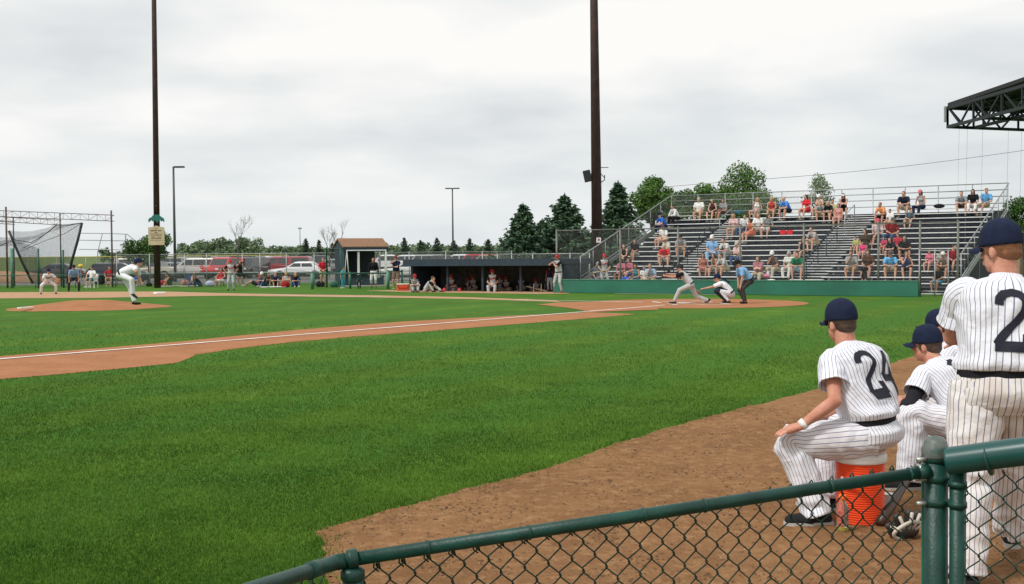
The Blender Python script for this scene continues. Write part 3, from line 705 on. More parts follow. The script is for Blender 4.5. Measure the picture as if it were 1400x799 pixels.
# structure under the benches
mb=MB()
for x in [.3+i*(BL-.6)/9 for i in range(10)]:
    yb=(NR-1)*RUN+.3; mb.bar((x,0,.05),(x,yb,Z0+(NR-1)*RISE-.5),.05,.09)
    for k in range(1,6): yy=yb*k/5; mb.bar((x,yy,0),(x,yy,Z0+(NR-1)*RISE*k/5-.5),.05)
mb.obj('support_frame',M_galv,t)
# rear guard rail
yb=(NR-1)*RUN+.55; zb=Z0+(NR-1)*RISE
for i in range(12):
    x=.05+i*(BL-.1)/11; mb=MB(); mb.tube([(x,yb,.0),(x,yb,zb+1.1)],.026,8); mb.obj('rail_post',M_galv,t,smooth=True)
for h in (.18,.5,.8,1.1):
    mb=MB(); pipe(mb,(.05,yb,zb+h),(BL-.05,yb,zb+h),.022,8); mb.obj('guard_rail',M_galv,t,smooth=True)
mb=MB(); mb.add([(.05,yb+.01,zb+.05),(8.0,yb+.01,zb+.05),(8.0,yb+.01,zb+1.1),(.05,yb+.01,zb+1.1)],[(0,1,2,3)]); mb.obj('rail_mesh',M_link,t)
for x,s in ((0.0,1),(BL,1)):
    A=V((x,-.35,1.62)); B=V((x,yb,zb+1.1)); lo=V((0,0,-.95))
    mb=MB(); mb.tube([A+V((0,0,-1.6)),A,B],.026,8); mb.tube([A+lo,B+lo*1.1],.022,8)
    for k in range(1,8):
        p=A+(B-A)*k/8; pipe(mb,p,p+lo,.018)
    mb.obj('side_rail',M_galv,t,smooth=True)
    mb=MB(); mb.add([A+lo,B+lo*1.1,B,A],[(0,1,2,3)]); mb.obj('side_mesh',M_link,t)
    mb=MB(); mb.bar(A+lo*1.25+V((0,0,.02)),B+lo*1.35,.04,.20); mb.obj('stringer',M_galv,t)
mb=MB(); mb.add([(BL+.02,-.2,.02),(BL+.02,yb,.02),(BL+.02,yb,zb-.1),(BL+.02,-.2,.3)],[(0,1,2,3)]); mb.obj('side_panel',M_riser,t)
def seat_pt(u,r): return F0+bu*u+bv*(r*RUN+.12)+V((0,0,Z0+r*RISE))
# ---------------------------------------------------------------- green wall and backstop fence
W0=V((1.9,53.4,0))
def on_line(P0,d,px):
    k=(px-CX)/F  # X/Y (ignores roll)
    best=None
    for i in range(0,2600):
        s=i*.01-2; p=P0+d*s; q=pj(p+V((0,0,1.7)))
        if best is None or abs(q[0]-px)<best[0]: best=(abs(q[0]-px),s)
    return best[1]
wt=on_line(W0,bu,1256)
t=thing('padded_wall','low dark green wall in front of the bleachers','wall',W0,math.atan2(bu.y,bu.x))
mb=MB(); mb.box((wt/2,0,.295),(wt,.14,.59)); mb.obj('wall_panel',M_green,t,bevel=.02)
mb=MB(); mb.box((wt/2,0,.605),(wt,.18,.03)); mb.obj('wall_cap',M_greenpost,t)
mb=MB(); a=W0+bu*3.3-bv*.35; strip(mb,a,W0+bu*8.6-bv*.35,.22,z=.012); tag(mb.obj('pale_kerb_edge',M_conc),kind='structure')
Wb=W0+bv*.25; posts=[on_line(Wb,bu,p) for p in (761,848,927,1012,1099,1201,1258,1310)]
L=posts[-1]-posts[0]
fence('backstop_fence','tall grey pipe fence rising behind the low green wall','fence',Wb+bu*posts[0],Wb+bu*posts[-1],2.83,[(p-posts[0])/L for p in posts],mat('grey_brown_pipe',(.17,.17,.15),.6,metal=.3,var=.2,scale=4),netmat('fine_chain_link',(.3,.31,.3),.055,.03),rails=(1.0,),pr=.045,r=.026)
g0=Wb+bu*posts[6]-bv*.1; g1=Wb+bu*(posts[7]-.25)-bv*.1
fence('fence_gate','grey pipe gate at the right end of the green wall','gate',g0,g1,1.75,[0,.5,.93],M_galv,None,rails=(1.0,.12),pr=.025,r=.022)
# fence behind the dugout's right end
fence('chain_link_fence','grey chain link fence between the dugout and the bleachers','fence',D(680,346,62).xy.to_3d(),D(806,346,58).xy.to_3d(),1.78,[0,.4,.8,1],M_galv,M_link)
A=Wb+bu*posts[0]; q=D(700,346,62)
mb=MB()
# ---------------------------------------------------------------- dugout
DG0=V((-5.0,58.1,0)); DG1=V((2.3,53.9,0)); du=(DG1-DG0); DL=du.length; du.normalize(); dv=V((-du.y,du.x,0)); DD=2.6; FL=-.62
t=thing('dugout','long low navy dugout with open front and sunken floor','dugout',DG0,math.atan2(du.y,du.x))
mb=MB(); mb.box((DL/2,DD/2-.1,1.42),(DL+.3,DD+.6,.27)); mb.obj('roof',M_navyp,t,bevel=.01)
mb=MB(); mb.box((DL/2,-.42,1.40),(DL+.36,.04,.33)); mb.obj('fascia',M_navyp,t)
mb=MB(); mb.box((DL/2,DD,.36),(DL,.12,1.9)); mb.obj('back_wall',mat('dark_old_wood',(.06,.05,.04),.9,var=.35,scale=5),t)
for x in (0,DL): mb=MB(); mb.box((x,DD/2,.36),(.14,DD-.13,1.9)); mb.obj('side_wall',M_navyp,t)
for px in (612,660,712):
    s=on_line(DG0,du,px); mb=MB(); mb.box((s,0,.35),(.10,.10,1.86)); mb.obj('post',M_navyp,t)
mb=MB(); mb.box((DL/2,DD/2,FL-.03),(DL-.15,DD-.15,.06)); mb.obj('floor_slab',M_conc,t)
mb=MB(); mb.box((DL/2,DD-.40,FL+.44),(DL-.4,.36,.05)); mb.obj('bench',M_wood,t)
mb=MB(); mb.box((DL/2,-.03,-.33),(DL,.06,.66)); mb.obj('retaining_wall',M_wood,t)
def dug(x,y,z=0): return DG0+du*x+dv*y+V((0,0,z))
# ---------------------------------------------------------------- shed
sh=G(471,394.5); sh.z=0
SY=sh.y
def xat(px,Y): return (px-CX)/F*Y
mS=mat('shingle_brown',(.23,.125,.07),.9,var=.25,scale=14,bump=.3,bscale=30)
sx0=xat(471,68); P=V((sx0,68,0)); rzs=R(24)
t=thing('booth','navy booth with brown shingle roof and white corner posts','booth',P,rzs)
Wd,Dp,hE,hR=2.55,2.0,2.25,2.75    # gable faces left-front
# local x: along the ridge, y: depth
mb=MB(); mb.box((.05,Dp/2,hE/2),(.10,Dp,hE)); mb.obj('side_wall',M_navyp,t)
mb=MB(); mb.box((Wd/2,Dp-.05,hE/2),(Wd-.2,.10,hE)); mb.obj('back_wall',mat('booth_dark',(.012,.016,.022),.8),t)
mb=MB(); mb.box((Wd*.78,.05,hE/2+.75),(Wd*.44,.06,.7)); 
mb=MB(); mb.box((Wd/2-.02,.0,.45),(Wd-.3,.07,.06)); mb.box((Wd/2-.02,0,.22),(Wd-.3,.05,.42)); mb.obj('counter',M_navyp,t)
for x in (Wd*.33,Wd*.98): mb=MB(); mb.box((x,-.05,hE/2),(.11,.11,hE)); mb.obj('corner_post',M_white,t)
mb=MB(); mb.box((Wd*.84,-.02,hE*.62),(.13,.03,.8)); mb.obj('notice_panel',M_galv,t)
mb=MB(); mb.box((Wd/2,-.12,hE-.10),(Wd+.2,.05,.26)); mb.obj('fascia',M_navyp,t)
mb=MB(); e=.14
ys_=[(-e,hE+.0),(Dp/2,hR),(Dp+e,hE)]
mb.add([(-.12,y,z) for y,z in ys_]+[(Wd+.12,y,z) for y,z in ys_]+[(-.12,y,z+.07) for y,z in ys_]+[(Wd+.12,y,z+.07) for y,z in ys_],
   [(0,3,4,1),(1,4,5,2),(6,7,10,9),(7,8,11,10),(0,6,9,3),(2,5,11,8),(0,1,7,6),(1,2,8,7),(3,9,10,4),(4,10,11,5)]); mb.obj('roof',mS,t)
mb=MB(); mb.add([(-.05,-e,hE-.02),(-.05,Dp+e,hE-.02),(-.05,Dp/2,hR-.02)],[(0,1,2)]); mb.obj('gable',M_navyp,t)
mb=MB(); mb.box((Wd/2,-.3,.02),(Wd+.5,1.0,.07)); mb.obj('floor_slab',M_conc,t)
# white pipe screen in front of the booth
Yf=65.5; a=D(471,380,Yf); 
t=thing('pitching_screen','white pipe frame standing in front of the navy booth','screen',(xat(470,Yf),Yf,0),0)
w1=xat(528,Yf)-xat(470,Yf); mb=MB(); mb.tube([(0,0,0),(.2,0,2.08),(w1,0,2.08),(w1-.05,0,0)],.032,8); mb.obj('frame',M_white,t,smooth=True)
MB().tube([(.2,.0,2.08),(.2,.9,0)],.025,8).obj('brace',M_white,t,smooth=True); MB().tube([(w1,.0,2.08),(w1,.9,0)],.025,8).obj('brace',M_white,t,smooth=True)
# green gate frame
Yf=66; t=thing('mesh_gate_frame','green square mesh frame left of the navy booth','screen',(xat(447,Yf),Yf,0),0)
w1=xat(466,Yf)-xat(447,Yf); mb=MB(); mb.tube([(0,0,0),(0,0,2.2),(w1,0,2.2),(w1,0,0)],.05,8); mb.tube([(0,0,.9),(w1,0,.9)],.03,8); mb.obj('frame',M_greenpipe,t,smooth=True)
mb=MB(); mb.add([(0,0,.9),(w1,0,.9),(w1,0,2.2),(0,0,2.2)],[(0,1,2,3)]); mb.obj('net',M_net,t)
# green rail in front
def rail(name,label,px0,px1,Y0,Y1,h,n,mesh=True,r=.04,pr=.055,group=None,m=None,mm=None):
    a=V((xat(px0,Y0),Y0,0)); b=V((xat(px1,Y1),Y1,0))
    return fence(name,label,'fence',a,b,h,[i/(n-1) for i in range(n)],m or M_greenpipe,(mm or M_linkg) if mesh else None,group,r=r,pr=pr)
rail('green_rail_fence','low green pipe fence in front of the navy booth',427,531,63,63,.83,3)
rail('green_rail_fence','short green pipe fence at the left end of the dugout',531,550,62.5,63,.92,2,False)
mb=MB(); o=thing('green_post','thick pale green post at the left end of the low pipe fence','post',(xat(427,62.8),62.8,0)); MB().tube([(0,0,0),(0,0,.86)],.085,10).obj('shaft',M_greenpost,o,smooth=True)
o=copy_tree(o,(xat(530.5,62),62,0),label='thick green post between the two pipe fences near the booth'); o.scale=(1,1,1.1)
# long low green rail on the left + tall fence behind
rail('low_rail_fence','long low fence with thin green top rail across the left lawn',-60,430,70,70,.79,10,True,r=.022,pr=.028,m=mat('thin_green_rail',(.03,.12,.09),.5),mm=netmat('dark_link',(.03,.06,.04),.055,.10))
a=V((xat(160,74),74,0)); b=V((xat(700,74),74,0)); 
fence('tall_chain_link_fence','long grey chain link fence between the lawn and parked cars','fence',a,b,1.98,[(xat(p,74)-a.x)/(b.x-a.x) for p in (160,205,253,283,332,356,392,430,480,520,560,610,660,700)],M_galv,M_link,rails=(1.0,.4),r=.022)
a=V((xat(-80,122),122,0.1)); b=V((xat(395,122),122,.1))
fence('outfield_fence','distant chain link fence with yellow cap beyond the parked cars','fence',a,b,1.85,[i/12 for i in range(13)],M_galv,M_link,cap=True,capm=mat('yellow_cap',(.50,.42,.10),.6))
# red round signs on the fence
for px,py,l in ((275.5,365.5,'red round disc on the fence in front of the pale van'),(331,357,'red round disc on the fence in front of the black vehicle')):
    q=D(px,py,73.9); mb=MB(); mb.lathe([(.10,-.012),(.12,0),(.10,.012)],(0,0,0),18,R3=rotx(PI/2)); o=thing('reflector_disc',l,'disc',q,group='red discs on the fence'); mb.obj('disc',M_red,o,smooth=True)
    mb=MB(); mb.box((0,-.016,0),(.12,.006,.035)); mb.obj('white_bar',M_white,o)
# ---------------------------------------------------------------- tall poles
def tallpole(name,label,pxb,pxt,Y,H_,rb,rt,m,pyb=330):
    b=D(pxb,pyb,Y); tp=D(pxt,0,Y); d=(tp-b)/(tp.z-b.z); base=b-d*b.z; top=base+d*H_
    t=thing(name,label,'light pole',base); MB().tube([(0,0,0),d*H_],[rb,rt],16).obj('shaft',m,t,smooth=True); return t,base,d
t,b,d=tallpole('light_pole','thick dark brown floodlight pole rising left of the bleachers',816.3,812,59,26,.29,.12,M_rust)
q=D(803,241,59)-b
mb=MB(); mb.box(q,(.36,.34,.58),R3=Matrix.Rotation(R(-12),3,'Y')); mb.obj('floodlight',M_dark,t,bevel=.02)
mb=MB(); mb.bar(q+V((.15,0,.1)),(d*(q.z+.05)).to_tuple(),.05); mb.bar(q+V((.15,0,-.15)),d*(q.z-.35),.05); s=d*(q.z-.2); mb.tube([s+V((.2,0,-.15)),s+V((.42,0,0)),s+V((.42,0,.25))],.025,6); mb.tube([s+V((.2,0,.35)),s+V((.42,0,.1))],.02,6); mb.tube([d*(q.z+.42),d*(q.z+.42)+V((.62,0,0))],.018,6); mb.obj('bracket',M_dark,t)
qs=D(818.5,328.5,58.6)-b; mb=MB(); mb.box(qs,(.23,.03,.25)); o=mb.obj('small_sign',M_white,t)
mb=MB(); mb.box(qs+V((0,-.02,.02)),(.10,.01,.10)); mb.obj('red_mark',M_red,o)
t,b,d=tallpole('light_pole','slim dark brown floodlight pole carrying a cream notice board',214.2,210.5,68.5,27,.19,.10,M_rust,pyb=300)
q=D(213.8,322.5,68)-b; mc=mat('cream_board',(.52,.43,.28),.7,var=.08,scale=3)
mb=MB(); w_,h_=.93,1.08
mb.prism([(-w_/2,-h_/2),(w_/2,-h_/2),(w_/2,h_/2-.06),(w_*.2,h_/2-.02),(0,h_/2+.05),(-w_*.2,h_/2-.02),(-w_/2,h_/2-.06)],.05); o=mb.obj('notice_board',mc,t); o.location=q
mt=mat('board_lettering',(.12,.07,.04),.8); g=random.Random(3)
def words(mb,cx_,z,w,h,gaps,g):
    x=cx_-w/2
    while x<cx_+w/2-.02:
        l=g.uniform(.03,.05); mb.box((x+l*.4,-.03,z),(l*.35,.006,h)); mb.box((x+l*.75,-.03,z+g.uniform(-.2,.2)*h),(l*.2,.006,h*.5)); x+=l
        if g.random()<.16: x+=.04
mb=MB()
for z,w,h in ((.42,.14,.05),(.30,.66,.075),(.18,.20,.06),(.03,.62,.055),(-.07,.56,.055),(-.16,.64,.055)): words(mb,0,z,w,h,0,g)
mb.box((0,-.03,.105),(.74,.006,.012)); mb.box((0,-.03,-.27),(.70,.006,.012)); mb.obj('lettering',mt,o)
# green crest above the board
q=D(213.6,300,68)-b; pts=[]
out=[(-.46,-.16),(-.44,.02),(-.34,.10),(-.26,.12),(-.2,.22),(-.06,.26),(.1,.27),(.22,.2),(.3,.13),(.4,.08),(.47,-.04),(.46,-.18),(.36,-.08),(.30,-.14),(.22,-.04),(.12,-.10),(.06,-.24),(-.02,-.10),(-.14,-.06),(-.22,-.13),(-.28,-.04),(-.38,-.14)]
mb=MB(); mb.prism(out,.06); o=mb.obj('green_crest',mat('teal_board',(.012,.15,.12),.6),t); o.location=q
# thin street lamps
def lamp(px,pyt,Y,arms,label):
    tp=D(px,pyt,Y); t=thing('lamp_post',label,'lamp post',(tp.x,Y,0)); h=tp.z
    m=mat('bronze_lamp',(.05,.06,.05),.5); MB().tube([(0,0,0),(0,0,h)],[.11,.07],10).obj('shaft',m,t,smooth=True)
    for s in arms:
        mb=MB(); mb.box((s*.42,0,h-.03),(.75,.34,.12)); mb.obj('lamp_head',m,t,bevel=.03)
    return t
lamp(237,228,85,(1,),'tall thin lamp post with one flat head, right of the notice board pole')
lamp(618.5,257.5,130,(-1,1),'tall thin lamp post with twin flat heads behind the dugout')
q=D(410,312,320); t=thing('radio_mast','thin pale radio mast far away above the distant trees','mast',(q.x,320,1.3)); MB().tube([(0,0,0),(0,0,q.z-1.3)],[.16,.1],6).obj('lattice',M_galv,t); MB().box((0,0,q.z-1.4),(.9,.4,.4)).obj('antenna_head',M_galv,t)
# overhead wire
a=D(1020,247,96);b_=D(1420,203,90); pts=[a+(b_-a)*(i/16)-V((0,0,1.0*math.sin(PI*i/16)*.25)) for i in range(-6,18)]
tag(MB().tube([p for p in pts],.016,5).obj('overhead_wire',M_dark),'thin overhead wire crossing the sky behind the bleachers','wire')
# ---------------------------------------------------------------- grandstand roof on the right
rc=V((17.3,46.5,0)); zt=7.45; zb_=6.65
t=thing('grandstand_roof','dark grandstand roof on steel trusses at the upper right','roof',(rc.x,rc.y,0),0)
ra=V((.06,-1,0)).normalized(); rb=V((.93,.36,0)).normalized(); LA,LB=9.0,9.0
c0=V((0,0,zt))
mb=MB(); q=[c0,c0+ra*LA+V((0,0,.15)),c0+ra*LA+rb*LB+V((0,0,.15)),c0+rb*LB]
mb.add([p for p in q]+[p+V((0,0,.14)) for p in q],[(0,1,2,3),(7,6,5,4),(0,4,5,1),(1,5,6,2),(2,6,7,3),(3,7,4,0)]); mb.obj('roof_deck',mat('dark_roof',(.018,.016,.018),.7),t)
mT=mat('dark_green_steel',(.010,.016,.018),.6)
def truss(o0,d,L,n,m=mT,nm='truss'):
    mb=MB(); b0=o0-V((0,0,zt-zb_)); dz=V((0,0,-(zt-zb_)))
    mb.bar(o0-V((0,0,.06)),o0+d*L-V((0,0,.06)),.10,.12); mb.bar(b0,b0+d*L,.11,.11)
    for i in range(n+1):
        p=o0+d*(L*i/n); mb.bar(p,p+dz,.07)
        if i<n:
            q_=o0+d*(L*(i+.5)/n); mb.bar(p,q_+dz,.06); mb.bar(q_+dz,o0+d*(L*(i+1)/n),.06)
    mb.obj(nm,m,t)
truss(c0,ra,LA,4); truss(c0,rb,LB,5)
truss(c0+rb*1.3,ra,LA,4); truss(c0+rb*5,ra,LA,4); truss(c0+ra*3,rb,LB,4); truss(c0+ra*6,rb,LB,4)
for p in (c0+rb*8+ra*8.,c0+rb*8+ra*.3):
    MB().tube([(p.x,p.y,0),(p.x,p.y,zt)],.12,10).obj('column',mT,t)
MB().tube([c0+V((-.12,-.05,.0)),c0+V((-.12,-.05,-.62))],.05,8).obj('downpipe',M_galv,t)
t2=thing('backstop_netting','thin net cables hanging from the grandstand roof','netting',(rc.x,rc.y,0),0)
mn=mat('net_cable',(.35,.36,.36),.8)
for px in (1311,1322,1343,1378,1396):
    k=on_line(rc,rb,px) if px<1345 else on_line(rc,rb,px); p=rb*k
    MB().tube([(p.x,p.y,zb_),(p.x-.12,p.y,.1)],.0045,5).obj('cable',mn,t2)
# ---------------------------------------------------------------- trees
def leafmat(name,a,b,c,rough=.6):
    m=bpy.data.materials.new(name); m.use_nodes=True; nt=m.node_tree; p=nt.nodes['Principled BSDF']; p.inputs['Roughness'].default_value=rough; p.inputs['Specular IOR Level'].default_value=.25
    g=nt.nodes.new('ShaderNodeNewGeometry'); r=nt.nodes.new('ShaderNodeValToRGB'); e=r.color_ramp.elements; e[0].color=(*a,1); e[1].color=(*c,1); x=e.new(.5); x.color=(*b,1)
    nlink(nt,g.outputs['Random Per Island'],r.inputs['Fac']); nlink(nt,r.outputs[0],p.inputs['Base Color']); return m
ML_spruce=leafmat('spruce_needles',(.045,.09,.055),(.07,.135,.075),(.13,.21,.11))
ML_spruce2=leafmat('far_spruce_needles',(.05,.09,.05),(.07,.12,.065),(.10,.15,.08))
ML_leaf=leafmat('broad_leaves',(.045,.105,.02),(.08,.17,.03),(.15,.26,.06))
ML_dleaf=leafmat('dark_leaves',(.03,.075,.014),(.05,.12,.022),(.095,.175,.035))
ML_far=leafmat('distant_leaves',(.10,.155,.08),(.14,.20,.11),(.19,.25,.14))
ML_pale=leafmat('silver_leaves',(.12,.17,.09),(.18,.24,.13),(.26,.31,.19))
M_bark=mat('bark',(.10,.075,.055),.9,var=.3,scale=6,bump=.4,bscale=20)
M_greybark=mat('grey_bark',(.13,.11,.095),.9,var=.25,scale=6)
class LF:
    def __init__(s): s.P=[]
    def leaf(s,c,u,v): s.P.append((c-u-v*.6,c+u-v*.6,c+u*.2+v,c-u*.2+v))
    def obj(s,name,m,parent):
        A=np.array([[tuple(p) for p in q] for q in s.P],dtype=np.float32); n=len(A)
        me=bpy.data.meshes.new(name); me.vertices.add(n*4); me.loops.add(n*4); me.polygons.add(n); me.vertices.foreach_set('co',A.reshape(-1))
        me.loops.foreach_set('vertex_index',np.arange(n*4,dtype=np.int32)); me.polygons.foreach_set('loop_start',np.arange(0,n*4,4,dtype=np.int32)); me.update(calc_edges=True)
        me.materials.append(m); o=bpy.data.objects.new(name,me); col.objects.link(o); o.parent=parent; return o
def rv(g): 
    a=g.random()*2*PI; z=g.uniform(-1,1); r=math.sqrt(1-z*z); return V((r*math.cos(a),r*math.sin(a),z))
def spruce(loc,h,rad,label,group,seed,m=None,dens=1.0,lowgap=.06):
    g=random.Random(seed); t=thing('spruce_tree',label,'spruce tree',loc,0,group)
    MB().tube([(0,0,0),(0,0,h*.5),(0,0,h*.97)],[h*.022,h*.014,.01],8).obj('trunk',M_bark,t)
    L=LF(); br=MB(); z=h*lowgap; tier=0
    while z<h*.985:
        f=1-z/h; R_=rad*(f**.8)*(1+.08*math.sin(tier*2.1)); n=max(4,int((5+9*f)*dens)); 
        for k in range(n):
            a=2*PI*(k+g.random()*.8)/n+tier*.7; Lb=R_*g.uniform(.58,1.22)+.05; d=V((math.cos(a),math.sin(a),0)); side=V((-d.y,d.x,0))
            m_=max(3,int(Lb/h*46*dens)+2)
            for j in range(m_):
                s=(j+.7)/m_; rise=-.28*math.sin(s*2.2)+.22*s*s; p=V((0,0,z+g.uniform(-.02,.02)*h))+d*(Lb*s)+V((0,0,Lb*rise))
                w=Lb*.16*(1.15-s*.7)+.02*h*.6; 
                for q in(-1,0,1):
                    c=p+side*(q*w*g.uniform(.5,1.1))+V((0,0,-abs(q)*w*.25)); u=(side*g.uniform(-.6,.6)+d*g.uniform(.2,.7)+V((0,0,g.uniform(-.25,.3)))).normalized()*(.021*h*g.uniform(.7,1.3))
                    v=(d*.9+side*q*.9+V((0,0,g.uniform(-.5,.25)))).normalized()*(.026*h*g.uniform(.7,1.3)); L.leaf(c,u.cross(v).normalized()*u.length*.9 if g.random()<.5 else side*u.length,v)
        z+=h*(.045*(.35+.65*f)+.006); tier+=1
    for i in range(8): L.leaf(V((0,0,h*(.95+.008*i))),V((.01*h,0,0)),V((0,0,.02*h)))
    L.obj('crown',m or ML_spruce,t); return t
def broad(loc,h,rad,label,group,seed,m=None,n=5200,leaf=.1,trunk=.35,squash=.8,name='deciduous_tree',cat='tree',lobes=16,bark=None):
    g=random.Random(seed); t=thing(name,label,cat,loc,0,group); zc=h-rad*squash; ct=V((0,0,zc))
    cl=[]
    for i in range(lobes):
        d=rv(g); d.z*=squash; rr=g.uniform(.42,.80); c=ct+d*rad*rr; cl.append((c,rad*g.uniform(.22,.42)*(1.15-.3*rr)))
    cl.append((ct,rad*.5))
    mb=MB(); mb.tube([(0,0,0),(g.uniform(-.05,.05)*rad,0,zc*.5),(0,0,zc)],[h*.03,h*.022,h*.012],8)
    for c,r in cl[:9]: s=V((0,0,zc*g.uniform(.5,.9))); mb.tube([s,(s+c)/2+V((0,0,-.03*h)),c],[h*.012,h*.008,h*.003],5)
    mb.obj('trunk',bark or M_bark,t)
    L=LF(); tot=sum(r**2 for c,r in cl)
    for c,r in cl:
        k=int(n*r*r/tot)
        for i in range(k):
            d=rv(g); q=r*(g.random()**.35)*(1+.25*mnoise.noise(c*3+d*2)); p=c+V((d.x,d.y,d.z*.85))*q
            a=rv(g); b=a.cross(rv(g)); 
            if b.length<.1: continue
            b.normalize(); s=leaf*g.uniform(.6,1.4); L.leaf(p,a*s*.6,b*s)
    L.obj('crown',m or ML_leaf,t); return t
def bare(loc,h,label,seed):
    g=random.Random(seed); t=thing('bare_tree',label,'tree',loc,0,'leafless young trees by the lot'); mb=MB(); tips=[]
    def grow(p,d,L,r,dep):
        q=p+d*L; mb.tube([p,(p+q)/2+rv(g)*L*.05,q],[r,r*.8,r*.6],5); tips.append(q)
        if dep==0: return
        for i in range(g.choice((3,4,4)) if dep>1 else 4):
            nd=(d+rv(g)*.55+V((0,0,.25))).normalized(); s=g.uniform(.3,1); grow(p+(q-p)*s,nd,L*g.uniform(.5,.72),r*.5,dep-1)
    grow(V((0,0,0)),V((0,0,1)),h*.5,h*.013,0); grow(V((0,0,h*.25)),V((.03,0,1)),h*.42,h*.009,4)
    mb.obj('branches',M_greybark,t)
    L=LF()
    for p in tips:
        L.leaf(p+rv(g)*.12,rv(g)*.02,rv(g)*.02)
    L.obj('foliage',ML_pale,t); return t
def at(px,Y,z=0): return V((xat(px,Y),Y,z))
def topz(px,py,Y): return D(px,py,Y).z
# big spruces behind the dugout
for i,(px,py,Y,r,l) in enumerate(((716,281,92,2.3,'bushy dark spruce, leftmost of the big ones behind the dugout'),(773,268,92,2.75,'wide tall spruce just left of the thick brown pole'),(846,251,92,2.5,'dark pointed spruce between the thick pole and the bleachers'))):
    spruce(at(px,Y),topz(px,py,Y)+.1,r*1.4,l,'big spruces behind the dugout and bleachers',20+i,dens=1.35,lowgap=.02)
spruce(at(742,97),topz(742,300,97),2.1,'lower spruce filling the gap between the two big spruces','big spruces behind the dugout and bleachers',27,dens=1.2,lowgap=.02)
spruce(at(800,100),topz(800,312,100),1.8,'low spruce behind the base of the thick pole','big spruces behind the dugout and bleachers',28,dens=1.2,lowgap=.02)
cl=['small spruce above the red pickup truck','small spruce just left of the tallest bare tree','small spruce behind the right end of the booth roof','small thin spruce, second right of the booth','small spruce left of the twin lamp post','small spruce right behind the twin lamp post','small pointed spruce, fourth right of the booth','small spruce nearest the big spruces','tiny spruce top left of the booth','small spruce beside the bare tree by the booth']
for i,(px,py,Y,r) in enumerate(((419,326,150,1.35),(437,328,150,1.2),(553.5,325,150,1.5),(576,328.5,155,1.35),(598,325,150,1.5),(621,329,140,2.0),(643,326,150,1.5),(668,327,150,2.1),(473,327,160,1.2),(455,332,160,1.3))):
    spruce(at(px,Y,.2),topz(px,py,Y)-.2,r,cl[i],'small spruces along the far edge of the lot',40+i,ML_spruce2,dens=.75,lowgap=.02)
# broadleaf trees
broad(at(203,80),topz(203,308,80),1.85,'small round dark tree behind the notice board pole',None,60,ML_dleaf,n=6500,leaf=.075,squash=.85)
broad(at(894,98),topz(894,234,98),2.2,'round green tree left of the bleachers top rail','green trees behind the bleachers',61,n=11000,leaf=.10,squash=1.1,lobes=24)
broad(at(1015,100),topz(1015,227,100),3.2,'tallest green tree behind the middle of the bleachers','green trees behind the bleachers',62,n=13000,leaf=.10,squash=.85,lobes=24)
broad(at(969,100),topz(969,242,100),2.5,'green tree left of the tallest one behind the bleachers','green trees behind the bleachers',63,n=9000,leaf=.10,squash=.9)
broad(at(925,104),topz(925,262,104),1.7,'low bushy tree seen through the bleachers top left rail','green trees behind the bleachers',64,ML_dleaf,n=5000,leaf=.1)
broad(at(1045,104),topz(1045,262,104),2.3,'low green tree under the tallest tree','green trees behind the bleachers',65,ML_dleaf,n=5000,leaf=.1)
broad(at(985,96),topz(985,268,96),2.4,'dark bush mass behind the bleachers top row','green trees behind the bleachers',68,ML_dleaf,n=6000,leaf=.1)
broad(at(1118,90),topz(1116,230,90),1.6,'thin pale silvery tree behind the bleachers',None,66,ML_pale,n=2600,leaf=.085,squash=1.5,lobes=26,bark=M_greybark)
broad(at(1398,70),topz(1398,264,70),1.9,'round dark bush at the right edge beyond the bleachers',None,67,ML_dleaf,n=6500,leaf=.075)
bare(at(326,88),topz(326,303,88),'leafless tree behind the standing player in grey',70)
bare(at(462,92),topz(462,300,92),'leafless tree left of the navy booth',71)
bare(at(450,96),topz(450,328,96)+.6,'shorter leafless tree at the left of the booth',72)
# distant tree line: individual crowns
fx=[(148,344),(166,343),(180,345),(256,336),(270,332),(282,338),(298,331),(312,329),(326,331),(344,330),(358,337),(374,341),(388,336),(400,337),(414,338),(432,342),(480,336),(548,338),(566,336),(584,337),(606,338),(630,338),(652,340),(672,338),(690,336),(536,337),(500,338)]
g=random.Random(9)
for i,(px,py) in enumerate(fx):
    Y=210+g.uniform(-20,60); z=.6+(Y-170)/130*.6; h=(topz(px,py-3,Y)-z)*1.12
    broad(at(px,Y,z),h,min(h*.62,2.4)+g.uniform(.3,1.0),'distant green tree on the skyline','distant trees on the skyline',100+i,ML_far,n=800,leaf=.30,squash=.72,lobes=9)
# hedge mass far left and far right as a low wood
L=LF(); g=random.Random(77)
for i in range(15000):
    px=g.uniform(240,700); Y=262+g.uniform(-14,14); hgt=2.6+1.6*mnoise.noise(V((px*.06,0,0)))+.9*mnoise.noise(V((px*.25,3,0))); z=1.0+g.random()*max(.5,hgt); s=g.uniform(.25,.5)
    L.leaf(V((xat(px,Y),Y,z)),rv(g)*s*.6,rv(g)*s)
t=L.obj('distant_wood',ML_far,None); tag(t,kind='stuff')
# ---------------------------------------------------------------- vehicles
M_glass=mat('tinted_glass',(.02,.025,.03),.08,spec=.8); M_tyre=mat('tyre_rubber',(.015,.015,.015),.85); M_rim=mat('alloy_rim',(.4,.4,.41),.35,metal=.7); M_trim=mat('black_trim',(.02,.02,.022),.6)
M_tail=mat('tail_lamp_red',(.35,.015,.012),.25); M_head=mat('head_lamp_clear',(.6,.62,.62),.15); M_plate=mat('number_plate',(.6,.62,.65),.5)
def paint(name,c): return mat('paint_'+name,c,.3,metal=.15,coat=.6,spec=.5)
